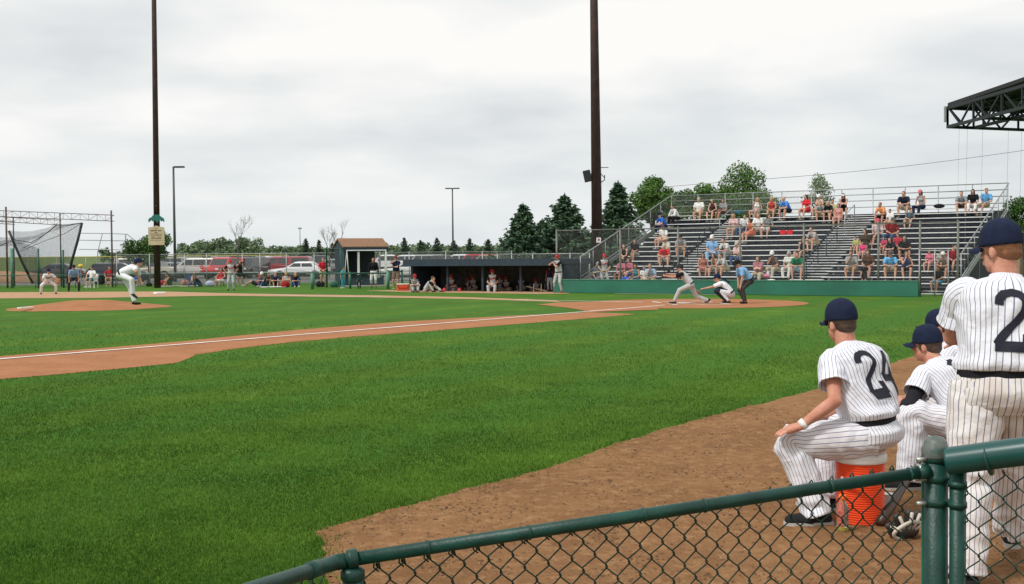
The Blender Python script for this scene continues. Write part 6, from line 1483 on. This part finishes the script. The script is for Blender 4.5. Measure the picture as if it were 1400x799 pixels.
def digit(L,d,xc,vc,t,sc_=1.0,w=.029):
    for si,path in enumerate(DIG[d]):
        pts=[V((a,b,0)) for a,b in path]; pp=[]
        for a,b in zip(pts[:-1],pts[1:]):
            n=max(1,int((b-a).length/.008))
            for i in range(n): pp.append(a+(b-a)*(i/n))
        pp.append(pts[-1]); vs=[];mb=MB(); M_=5
        for i,p in enumerate(pp):
            dd=(pp[min(i+1,len(pp)-1)]-pp[max(i-1,0)]).normalized(); nn=V((-dd.y,dd.x,0)); ww=w if not (d=='2' and si==0 and i<5) else w*1.15
            for k in range(M_):
                q=(p+nn*ww*(k/(M_-1)-.5))*sc_; vs.append(L.at(xc+q.x,vc+q.y,.0035+.0006*si))
        fs=[(i*M_+k,i*M_+k+1,(i+1)*M_+k+1,(i+1)*M_+k) for i in range(len(pp)-1) for k in range(M_-1)]
        mb.add(vs,fs); parts.append(mb)
def foldf(seed,a1=.007,a2=.004,sx=(8,8,5),low=None,creases=None):
    def f(p,t,a):
        q=V((p.x*sx[0]+seed,p.y*sx[1],p.z*sx[2])); n=1-abs(mnoise.noise(q))*2.2; m=mnoise.noise(V((p.x*19+seed,p.y*19,p.z*13+3*p.x)))
        amp=1.0
        if low: amp=low(t)
        return (a1*n+a2*m)*amp
    return f
parts=[]
def hero(name,label,S,loc,rz,s,num,seat=False,dusty=False,sleeve=.62,cap_tilt=0,group='home players waiting by the fence',undershirt=False,arms=(True,True),hairc='brown',wristband=False,glasses=False,seed=0.0,gird=1.0):
    global parts
    t=thing('person',label,'person',loc,rz,group); t.scale=(s,s,s)
    bc=body_cones(S,1.0*gird,False,hi=True,hands=arms)
    mo('body',remesh(bc,'body_'+name,.0058,3,.5),skin_hi,t)
    P,W,C,N=S['P'],S['W'],S['C'],S['N']; sx,px=S['sx'],S['px']; f=S['fwd']; u1=(W-P).normalized(); u3=S['u3']; pf=px.cross(u1).normalized(); 
    if pf.dot(f)<0: pf=-pf
    g=gird
    # torso
    st=[(P+u1*.082,px,pf,.168*g,.120*g),(P+u1*.09-pf*.008,px,pf,.190*g,.140*g),(P+u1*.12-pf*.010,px,pf,.200*g,.148*g),(W-pf*.004,(px+sx).normalized(),pf,.190*g,.140*g),(pt(W,C,.5),sx,f,.192*g,.136*g),(C-f*.006,sx,f,.203*g,.136*g),(pt(C,N,.30)-f*.010,sx,f,.212*g,.134*g),(pt(C,N,.58)-f*.012,sx,f,.210*g,.120*g),(pt(C,N,.79)-f*.012,sx,f,.190*g,.100*g),(pt(C,N,.95)-f*.010,sx,f,.128*g,.084*g),(N+u3*.014-f*.004,sx,f,.082,.076),(N+u3*.030,sx,f,.073,.069)]
    K=64; ctr=catm([q[0] for q in st],K); rings=[]
    for i in range(K):
        q=i/(K-1); x=lin([a[1] for a in st],q).normalized(); y=lin([a[2] for a in st],q).normalized(); rings.append((ctr[i],x,y,lin([a[3] for a in st],q),lin([a[4] for a in st],q)))
    def low(tt): return (.35 if tt>.9 else 1.0)*(1.55-.9*tt)
    L=Loft(rings,128,'jersey',MJ,t,fold=foldf(seed,.010,.005,(8,8,5.5),low),uoff=.5/50,inner=.02)
    # number
    parts=[]; H_=L.len[-1]; vc=H_*.475
    if num:
        if len(num)==2: digit(L,num[0],-.086,vc,t,1.20); digit(L,num[1],.086,vc,t,1.20)
        else: digit(L,num,0,vc,t,1.3)
        for mb in parts:
            pass
        big=MB()
        for mb in parts: big.add(mb.v,mb.f)
        o=big.obj('back_number',M_num,L.o,smooth=True)
    # sleeves
    for q,sg in (('L',1),('R',-1)):
        Sh,E,Hh=S['S'+q],S['E'+q],S['H'+q]; d=(E-Sh).normalized(); out=sx*sg
        ctl=[Sh-out*.075-u3*.024,Sh-out*.02-u3*.010,Sh+out*.006*(1-abs(d.dot(out)))+d*.045,pt(Sh,E,.32),pt(Sh,E,sleeve*.85),pt(Sh,E,sleeve)]
        rr=[.060,.072,.078,.080,.083,.090]; K2=30; cc=catm(ctl,K2); rg=[]; xr=None
        for i in range(K2):
            dd=(cc[min(i+1,K2-1)]-cc[max(i-1,0)]).normalized()
            if xr is None: xr=(f-dd*f.dot(dd)).normalized()
            else: xr=(xr-dd*xr.dot(dd)).normalized()
            r=lin(rr,i/(K2-1)); rg.append((cc[i],dd.cross(xr),xr,r*.96,r*(1.0)))
        Loft(rg,64,'sleeve',MSL,L.o,fold=foldf(seed+5+sg,.007,.004,(10,10,10)),e=2.05,inner=.06)
        if undershirt:
            mb=MB(); mb.cap(pt(Sh,E,.4),E,.055,.050,n=20); mb.cap(E,pt(E,Hh,.25),.050,.045,n=20,flat1=True); mb.obj('undershirt_sleeve',cloth((.02,.02,.025)),L.o,smooth=True)
    # pelvis
    mp,ml=(MPD,MPLD) if dusty else (MPV,MPL)
    if seat: st=[(P+u1*.075,px,pf,.172*g,.124*g),(P+u1*.03-pf*.02,px,pf,.186*g,.140*g),(P-pf*.03,px,pf,.196*g,.150*g),(P-u1*.05-pf*.025,px,pf,.192*g,.148*g),(P-u1*.095-pf*.01,px,pf,.15*g,.11*g)]
    else: st=[(P+u1*.085,px,pf,.170*g,.122*g),(P+u1*.04-pf*.008,px,pf,.184*g,.140*g),(P-u1*.02-pf*.016,px,pf,.190*g,.148*g),(P-u1*.08-pf*.012,px,pf,.192*g,.136*g),(P-u1*.13-pf*.0,px,pf,.180*g,.110*g)]
    K=26; ctr=catm([q[0] for q in st],K); rings=[(ctr[i],px,pf,lin([a[3] for a in st],i/(K-1)),lin([a[4] for a in st],i/(K-1))) for i in range(K)]
    PV=Loft(rings,110,'trousers',mp,t,fold=foldf(seed+9,.005,.004,(10,10,7)),cap1=True,uoff=.5/50,e=2.2)
    for q,sg in (('L',1),('R',-1)):
        a,k,an=S['L'+q],S['K'+q],S['A'+q]; th=(k-a).normalized(); shn=(an-k).normalized(); bend=(th-shn).normalized() if (th-shn).length>.2 else V((0,0,0))
        ctl=[a-th*.04+V((0,0,.0)),pt(a,k,.22),pt(a,k,.5),pt(a,k,.82),k+bend*.010,pt(k,an,.2),pt(k,an,.5),pt(k,an,.8),an-V((0,0,.015))]
        rr=[.112*g,.112*g,.106*g,.094,.088,.088,.087,.082,.076] if seat else [.118*g,.118*g,.110*g,.098,.093,.094,.093,.088,.080]; K2=70; cc=catm(ctl,K2); rg=[]; xr=None; ref=pf if not seat else V((0,0,1))
        for i in range(K2):
            dd=(cc[min(i+1,K2-1)]-cc[max(i-1,0)]).normalized()
            if xr is None: xr=(ref-dd*ref.dot(dd)).normalized()
            else: xr=(xr-dd*xr.dot(dd)).normalized()
            r=lin(rr,i/(K2-1)); rg.append((cc[i],dd.cross(xr),xr,r,r))
        def lowl(tt): return 1.0+1.3*math.exp(-((tt-.5)/.10)**2)+1.2*max(0,(tt-.85)/.15)
        Loft(rg,72,'trouser_leg',ml,PV.o,fold=foldf(seed+12+sg,.009,.005,(9,9,11),lowl),e=2.05,inner=.05)
    # belt
    K=6; rg=[(P+u1*(.052+.042*i/5)-pf*.008,px,pf,.182*g,.135*g) for i in range(6)]
    b=Loft(rg,80,'belt',cloth(BK),t,e=2.3)
    # shoes
    for q in 'LR':
        mb=MB(); a=S['A'+q]; d=S['d'+q]; d=V((d.x,d.y,0)).normalized(); z=V((0,0,-.040)); sd=V((-d.y,d.x,0))
        mb.cap(a+z-d*.045,a+z+d*.06,.042,.044,side=sd,asp=1.0,n=16); mb.cap(a+z+d*.05,a+z*1.15+d*.165,.044,.033,side=sd,asp=1.2,n=16); mb.cap(a+z*.3,a+z,.045,.045,n=16)
        so_=mo('shoe',remesh(mb,'shoe',.006,2),cloth((.02,.02,.022)),t); mb=MB(); z=a.z-.078
        pl=[a+d*x+sd*y for x,y in((-.09,-.03),(-.09,.03),(-.05,.042),(.06,.044),(.15,.045),(.20,.025),(.205,0),(.20,-.025),(.15,-.045),(.06,-.044),(-.05,-.042))]
        n=len(pl); mb.add([V((p.x,p.y,z)) for p in pl]+[V((p.x,p.y,z+.022)) for p in pl],[tuple(reversed(range(n))),tuple(range(n,2*n))]+[(i,(i+1)%n,(i+1)%n+n,i+n) for i in range(n)]); mb.obj('sole',mat('grey_sole',(.42,.40,.36),.7),so_)
    # hair
    c,Rm=headM(S); mb=MB(); q=lambda x,y,z:c+Rm@V((x,y,z))
    mb.ell(q(0,.018,.022),(.0785,.0905,.088),22,14,R3=Rm); mb.ell(q(0,.050,-.018),(.066,.056,.046),20,12,R3=Rm)
    for sg in(1,-1): mb.ell(q(sg*.066,-.012,.002),(.014,.022,.034),12,8,R3=Rm)
    mo('hair',remesh(mb,'hair',.006,3),hairm(hairc),t)
    # cap
    mb=cap_mb(S,1.05); cp_=MB(); cp_=mb; co=cp_.obj('cap',M_navycap,t,smooth=True); m_=co.modifiers.new('s','SUBSURF'); m_.levels=m_.render_levels=2
    bo=bill_mb(S,1.05,.026).obj('bill',M_navycap,co,smooth=True)
    mb=MB(); mb.ell(q(0,.006,.158),(.008,.008,.004),12,6,R3=Rm); mb.obj('cap_button',M_navycap,co,smooth=True)
    mb=MB(); sg=1; mb.box(q(.0925,-.020,.048),(.004,.016,.020),R3=Rm@rotz(R(-12))); mb.obj('side_emblem',mat('grey_emblem',(.30,.31,.36),.7),co,bevel=.001)
    if glasses:
        mb=MB(); mb.bar(q(.083,-.075,.012),q(.086,.005,.008),.005,.010); mb.obj('sunglasses_arm',M_white,t); mb=MB(); mb.ell(q(.035,-.098,.010),(.034,.012,.020),12,8,R3=Rm); mb.ell(q(-.035,-.098,.010),(.034,.012,.020),12,8,R3=Rm); mb.obj('sunglasses_lens',M_glass,t,smooth=True)
    if wristband:
        E,Hh=S['EL'],S['HL']; mb=MB(); mb.tube([pt(E,Hh,.86),pt(E,Hh,.985)],[.0345,.031],20); mb.obj('wristband',cloth(W_),t,smooth=True)
    return t
skin_hi=mat('skin_fair',(.60,.30,.21),.6,scale=16,spec=.25,bump=.3,bscale=110,sss=.06,c2=(.48,.20,.135),detail=7)
def toloc(P,loc,rz,s): return (rotz(-rz)@(V(P)-V(loc)))/s
# --- number 24, sitting on the cooler
CQ=G(1181,718); CQ.z=0; CQ.y+=.08; CTOP=.455
s24=1.05; rz24=R(-116); seat24=V((CQ.x+.06,CQ.y+.0,CTOP))
def L24(px,py,Y): return toloc(D(px,py,Y),seat24,rz24,s24)
A=L24(1118,684,seat24.y-.10); hand=L24(1094,583,seat24.y-.17)
FZ=(-seat24.z)/s24
S=skel(pel=(0,.0,.115),lean=7,curl=12,twist=-27,fL=(A.x,A.y,FZ+.085),fR=(-.22,-.30,FZ+.085),kL=(.0,-.3,1),kR=(-.4,-.3,1),hL=(hand.x,hand.y,hand.z),hR=(-.20,-.30,.17),
       eL=(.3,.9,-.25),eR=(-.6,.5,-.5),hdL=toloc(seat24+V((-1,.05,-.28)),seat24,rz24,1),hdR=(-.1,-1,-.2),dL=toloc(seat24+V((-1,-.05,0)),seat24,rz24,1),dR=(-.3,-1,0),hy=-14,hp=4,fing=.35)
S['hsL']=rotz(-rz24)@V((.05,-1,-.15)); S['hnL']=(0,0,1)
p24=hero('p24','number 24 in pinstripes and navy cap sitting on the orange cooler, hand on knee',S,seat24,rz24,s24,'24',seat=True,wristband=True,glasses=True,seed=1.0,gird=1.10)
# --- number 15, sitting bent forward beyond him
sA=1.03; rA=R(-118); q15=G(1340,668); q15.z=.35
def LA_(px,py,Y): return toloc(D(px,py,Y),q15,rA,sA)
FZ=-q15.z/sA; a=LA_(1243,655,q15.y-.05)
S=skel(pel=(0,0,.115),lean=30,curl=13,twist=-24,fL=(a.x,a.y,FZ+.085),fR=(-.25,-.42,FZ+.085),kL=(.1,-.3,1),kR=(-.4,-.3,1),hL=(.05,-.56,.25),hR=(-.10,-.52,.25),eL=(.7,-.2,-.7),eR=(-.7,-.2,-.7),hy=6,hp=4,dL=toloc(q15+V((-1,-.1,0)),q15,rA,1))
S15=S
p15=hero('p15','number 15 in pinstripes and navy cap sitting bent forward with elbows on knees',S,q15,rA,sA,'15',seat=True,undershirt=True,seed=4.0,gird=1.05)
# --- third one, mostly hidden
q3=G(1352,650); q3=V((.402*9.7*1.0,9.7,.36)); rB=R(-112)
S=skel(pel=(0,0,.115),lean=22,curl=12,fL=(.2,-.46,-.42+.085),fR=(-.2,-.46,-.42+.085),kL=(.1,-.3,1),kR=(-.3,-.3,1),hL=(.06,-.45,.25),hR=(-.08,-.45,.25),eL=(.7,-.2,-.7),eR=(-.7,-.2,-.7),hp=4)
hero('pthird','pinstriped player in navy cap mostly hidden behind the standing player',S,q3,rB,1.02,None,seat=True,seed=7.0)
SIDE=-5
# --- standing player at the right edge
Y2=6.0; b2=V((xat(1367,Y2),Y2,0)); r2=R(-189); s2=1.06
fl=toloc(G(1318,803,.0),b2,r2,s2); fr=toloc(G(1382,764,.0),b2,r2,s2)
S=skel(pel=(0,0,.945),lean=3,curl=5,side=SIDE,fL=(fl.x,fl.y+.05,.085),fR=(fr.x,fr.y,.085),kL=(.1,-1,0),kR=(-.2,-1,0),hL=(-.06,-.27,1.20),hR=(.05,-.26,1.14),eL=(1.2,.1,-.5),eR=(-1.2,.1,-.5),hy=38,hp=5,w=1.08,dL=(.25,-1,0),dR=(-.2,-1,0))
p2=hero('pstand','standing player in dirt-marked pinstripes with arms crossed, big number 2 on his back',S,b2,r2,s2,'2',dusty=True,seed=11.0,gird=1.10,hairc='ginger',sleeve=.66)
# benches that carry the two seated players behind
def bench(loc,rz,h,label):
    t=thing('team_bench',label,'bench',(loc[0],loc[1],0),rz); MB().box((0,0,h-.02),(.9,.30,.04)).obj('seat',M_wood,t,bevel=.006)
    for x in(-.35,.35): mb=MB(); mb.box((x,0,(h-.04)/2),(.05,.26,h-.04)); mb.obj('leg',M_wood,t)
bench(q15,rA,q15.z-.0,'low wooden bench under number 15'); bench(q3,rB,q3.z,'low wooden bench under the hidden pinstriped player')
# ---------------------------------------------------------------- cooler, bottle, glove
t=thing('drink_cooler','orange ribbed drink cooler with white lid under number 24','cooler',(CQ.x,CQ.y,0),R(20))
prof=[(.135,0),(.142,.006)]; z=.01
while z<.375: prof+=[(.1425+.010*z,z),(.1465+.010*z,z+.004),(.1465+.010*z,z+.009),(.1425+.010*z,z+.012)]; z+=.0145
prof+=[(.150,.385),(.150,.388)]
MB().lathe(prof,(0,0,0),48).obj('drum',mat('bright_orange_plastic',(.80,.075,.018),.38,var=.05,scale=3,spec=.4),t,auto=40)
MB().lathe([(.150,.386),(.160,.390),(.164,.40),(.164,.432),(.155,.446),(.10,.452),(.02,.455)],(0,0,0),48).obj('lid',mat('off_white_plastic',(.72,.70,.66),.45,var=.05,scale=6),t,smooth=True)
mb=MB(); mb.tube([(-.155,-.03,.30),(-.18,-.07,.285),(-.13,-.18,.29),(-.02,-.205,.335),(.02,-.19,.34)],.010,8); mb.obj('handle',M_white,t,smooth=True)
q=G(1152,728); t=thing('drink_bottle','clear bottle with yellow drink and orange cap in front of the cooler','bottle',q)
MB().lathe([(.028,0),(.036,.008),(.037,.07),(.034,.09),(.037,.11),(.037,.15),(.020,.19),(.018,.205)],(0,0,0),24).obj('bottle_body',mat('clear_plastic',(.75,.75,.68),.08,trans=.92),t,smooth=True)
MB().lathe([(.026,.004),(.034,.01),(.034,.035),(.03,.036)],(0,0,0),20).obj('drink',mat('yellow_drink',(.7,.6,.05),.2),t,smooth=True)
MB().lathe([(.021,.200),(.024,.204),(.024,.228),(.018,.232)],(0,0,0),20).obj('bottle_cap',mat('orange_cap',(.8,.16,.03),.4),t,smooth=True)
q=G(1213,697); t=thing('paper_cup','white paper cup on the dirt right of the cooler','cup',q); MB().lathe([(.030,0),(.031,.004),(.042,.105),(.045,.108),(.038,.106)],(0,0,0),24).obj('cup',M_white,t,smooth=True)
mb=MB(); mb.box((.02,-.042,.05),(.035,.004,.03)); mb.obj('blue_mark',mat('cup_blue',(.05,.25,.5),.6),t)
q=G(1238,738); t=thing('fielding_glove','black and cream baseball glove lying on the dirt beside the cooler','glove',q,R(20)); mb=MB()
for i in range(5):
    a=R(-70+i*33); mb.cap((.03*math.sin(a),.02,.04),(.13*math.sin(a),-.04+.02*abs(i-2),.05+.12*math.cos(a)),.030,.022); 
mb.ell((0,.02,.05),(.11,.06,.055)); mo('palm',remesh(mb,'palm',.008,2),mat('black_leather',(.03,.026,.024),.5,bump=.2,bscale=60),t)
for i in range(5):
    a=R(-70+i*33); mb=MB(); p0=V((.035*math.sin(a),-.015,.05)); p1=V((.135*math.sin(a),-.07+.02*abs(i-2),.055+.12*math.cos(a))); mb.tube([p0,(p0+p1)/2+V((0,-.012,0)),p1],.010,8); mb.obj('lace',mat('cream_leather',(.55,.50,.42),.6),t,smooth=True)
mb=MB(); mb.tube([V((.12*math.cos(a),-.05+.02*math.sin(a*2),.06+.055*math.sin(a))) for a in [PI*k/10-.2 for k in range(15)]],.011,8); mb.obj('rim_binding',MATS['cream_leather'],t,smooth=True)
a=G(1203,722); b=G(1262,690); t=thing('baseball_bat','dark wooden bat resting against the low bench beside the cooler','bat',a); d=(b-a); d.z=.30
MB().tube([V((0,0,.03)),d*.3+V((0,0,.03)),d*.8+V((0,0,.03)),d+V((0,0,.03))],[.031,.031,.016,.013],14).obj('bat',mat('dark_wood_bat',(.06,.03,.02),.35),t,smooth=True)
# ---------------------------------------------------------------- foreground fence
M_cfence=mat('dark_green_vinyl',(.006,.046,.034),.45,var=.22,scale=14,bump=.12,bscale=120,spec=.4)
M_wire=mat('vinyl_wire',(.008,.038,.026),.5,spec=.3)
M_lgt=mat('bright_green_strip',(.03,.19,.13),.55)
Ya,Yb=2.85,3.3
RA=D(482,765,Ya); RB=D(1267,645,Yb)
def wires(A,B,top0,top1,bot,par,r=.0021,w=.064,h=.076,off=.026,knob=True):
    # A,B rail axis ends; mesh hangs from it
    d=V((B.x-A.x,B.y-A.y,0)); L=d.length; d/=L; nn=V((-d.y,d.x,0)); nn=nn if nn.y>0 else -nn
    mb=MB(); n=int(L/(w/2))
    for i in range(n):
        x0=i*w/2; x1=x0+w/2; pts=[]; tt=(x0/L); ztop=(A.z+(B.z-A.z)*tt)+top0+(top1-top0)*tt; ph=(i%2)*h/2
        k=0; z=ztop-ph
        zz=[]; z=ztop
        while z>bot: zz.append(z); z-=h/2
        # at even steps on column i, odd steps on column i+1
        for j,z in enumerate(zz):
            on=(j+ (i%2))%2; x=x0 if on==0 else x1
            sg=1 if on==0 else -1; 
            c=A+d*x; base=V((c.x,c.y,z))+nn*off
            pv=V((c.x,c.y,z))+nn*off
            pts.append(pv+d*(-sg*.0)+V((0,0,.006))+nn*(.0030*(1 if i%2 else -1))); pts.append(pv+d*(.0024*(1 if on else -1))+nn*(-.0035)) ; pts.append(pv-V((0,0,.006))+nn*(-.0030*(1 if i%2 else -1)))
        if len(pts)>3: mb.tube(pts,r,5)
        if knob and i%2==0:
            c=A+d*x0; z=ztop+.004; b=V((c.x,c.y,z))+nn*off
            mb.tube([b+d*.009-V((0,0,.018)),b+d*.005,b+V((0,0,.010)),b-d*.006+V((0,0,.004)),b-d*.008-V((0,0,.012)),b+d*.004-V((0,0,.022))],r*1.15,5)
    return mb.obj('chain_link_mesh',M_wire,par,smooth=True)
t=thing('chain_link_fence','dark green chain link fence with round top rail across the foreground','fence',(RA.x,RA.y,0),0)
O=V((RA.x,RA.y,0)); a=RA-O; b=RB-O
MB().tube([a-(b-a).normalized()*.02,b],[.0170,.0170],24).obj('top_rail',M_cfence,t,smooth=True)
wires(a,b,-.030,.014,.02,t)
du_=(b-a).normalized()
for px in (585,723,880,963,1135,1243):
    k=((px-482)/(1267-482)); k=k*Ya/(Ya*k+Yb*(1-k)) if False else k; lo_,hi_=0,1
    for _ in range(30):
        m_=(lo_+hi_)/2; 
        if pj(a+(b-a)*m_+O)[0]<px: lo_=m_
        else: hi_=m_
    p=a+(b-a)*m_; mb=MB(); mb.tube([p-du_*.004,p-du_*.002,p+du_*.002,p+du_*.004],[.018,.0195,.0195,.018],24); mb.obj('tie_band',M_cfence,t,smooth=True)
p=b-du_*.0; MB().tube([p-du_*.03,p+du_*.005],[.0200,.0200],20).obj('rail_end_cup',M_cfence,t,smooth=True)
# left end post with loop cap
t2=t; pz=D(482,772,Ya-.0); px_=pz-O; px_.z=0
MB().tube([(px_.x,px_.y,0),(px_.x,px_.y,a.z-.03)],[.026,.026],24).obj('post',M_cfence,t,smooth=True)
mb=MB(); mb.lathe([(.028,-.050),(.030,-.045),(.030,-.028),(.024,-.022),(.012,-.018)],(px_.x,px_.y,a.z),24); 
mb.obj('post_cap',M_cfence,t,smooth=True)
mb=MB(); e=(b-a).normalized(); R3=Matrix((V((-e.y,e.x,0)).normalized(),e.cross(V((-e.y,e.x,0)).normalized())*-1,e)).transposed()
mb.lathe([(.018,-.012),(.0235,-.012),(.0245,-.006),(.0245,.006),(.0235,.012),(.018,.012)],(px_.x,px_.y,a.z+.001),24,R3=R3); mb.obj('loop_bracket',M_cfence,t,smooth=True)
# rail beyond the left post, running down towards the camera
RC=D(345,806,2.42)-O; s_=a+V((-.045,-.01,-.006))
MB().tube([a-(b-a).normalized()*.018,s_,s_+(RC-s_)*.25,RC,RC+(RC-s_)*.6],[.0195,.0195,.0172,.0172,.0172],24).obj('side_rail',M_cfence,t,smooth=True)
wires(RC+(RC-s_)*.5,s_,-.03,-.03,.3,t,knob=False).name='side_mesh'
mb=MB(); q=s_+(RC-s_)*.28; e=(RC-s_).normalized(); mb.tube([q-e*.03,q+e*.03],[.0205,.0205],24); mb.obj('rail_sleeve',M_cfence,t,smooth=True)
# corner post
PZ=D(1279,600,Yb+.02); t=thing('fence_post','thick dark green corner post with domed cap','post',(PZ.x,PZ.y,0)); hz_=PZ.z
MB().tube([(0,0,0),(0,0,hz_-.030)],[.0345,.0345],32).obj('shaft',M_cfence,t,smooth=True)
MB().lathe([(.0375,hz_-.055),(.0385,hz_-.05),(.0385,hz_-.028),(.034,hz_-.022),(.031,hz_-.006),(.022,hz_+.004),(.006,hz_+.008)],(0,0,0),32).obj('cap',mat('worn_green_cap',(.03,.075,.06),.5,c2=(.16,.15,.14),scale=30),t,smooth=True)
for z in (.655,.735,.90):
    zz=D(1279,{.655:688,.735:655,.90:628}[z],Yb).z
    MB().lathe([(.0345,-.010),(.0375,-.009),(.0375,.009),(.0345,.010)],(0,0,zz),32).obj('band',M_cfence,t,smooth=True)
    for q_ in ([(-.035,-.020,zz),(-.062,-.026,zz)],[(.035,-.02,zz),(.060,-.022,zz)]): MB().tube(q_,.0065,8).obj('bolt',mat('zinc_bolt',(.45,.44,.42),.45,metal=.6),t,smooth=True)
q=D(1256,645,Yb-.0)-V((PZ.x,PZ.y,0)); mb=MB(); mb.tube([q,q+V((.02,0,.003))],[.024,.012],12); mb.obj('rail_bolt',MATS['zinc_bolt'],t,smooth=True)
q=D(1266,650,Yb+.01); mb=MB(); mb.bar((q.x-PZ.x,.006,.02),(q.x-PZ.x,.006,q.z+.03),.014,.005); mb.obj('tension_bar',M_lgt,t)
# gate side
GA=D(1305,630,3.26); GB=D(1440,612.5,3.12)
O=V((GA.x,GA.y,0)); t=thing('fence_gate','dark green gate with padded tube along its top at the right edge','gate',O)
a=GA-O; b=GB-O; b2_=b+(b-a)*1.2
q=D(1309,650,3.27)-O; MB().tube([(q.x,q.y,0),(q.x,q.y,a.z-.005)],[.0215,.0215],24).obj('post',M_cfence,t,smooth=True)
MB().tube([a,b2_],[.021,.021],24).obj('top_rail',M_cfence,t,smooth=True)
# split tube cover, open at the bottom
mb=MB(); e=(b2_-a).normalized(); up_=V((0,0,1)); sd=e.cross(up_).normalized(); upp=sd.cross(e); vs=[];n=22
for ro in (.040,.0345):
    for p in (a-e*.018,a-e*.012,b2_):
        for k in range(n+1):
            an=R(-62)+R(304)*k/n; vs.append(p+sd*math.cos(an)*ro+upp*math.sin(an)*ro)
m1=n+1; fs=[]
for k in range(n):
    for j in (0,1): fs.append((j*m1+k,(j+1)*m1+k,(j+1)*m1+k+1,j*m1+k+1)); fs.append((3*m1+j*m1+k,3*m1+j*m1+k+1,3*m1+(j+1)*m1+k+1,3*m1+(j+1)*m1+k))
    fs.append((k,k+1,3*m1+k+1,3*m1+k))
mb.add(vs,fs); mb.obj('tube_cover',mat('teal_green_tube',(.006,.062,.056),.32,var=.1,scale=8,spec=.55),t,smooth=True)
q2=a+(b-a)*.02; wires(a+V((0,0,-.02)),b2_+V((0,0,-.02)),-.03,-.03,.02,t,knob=False,off=.012)
p=D(1352,630,3.2)-O
mb=MB(); mb.tube([p-e*.002,p+e*.002],[.0415,.0415],24); mb.obj('tie_band',M_cfence,t,smooth=True)
q=D(1322,700,3.26)-O; mb=MB(); mb.bar((q.x,.02,.02),(q.x,.02,q.z+.14),.010,.004); mb.obj('tension_bar',M_lgt,t)
for py in (662,690):
    zz=D(1309,py,3.27).z; q=D(1309,py,3.27)-O; MB().lathe([(.0215,-.008),(.026,-.008),(.026,.008),(.0215,.008)],(q.x,q.y,zz),24).obj('hinge_band',M_cfence,t,smooth=True)
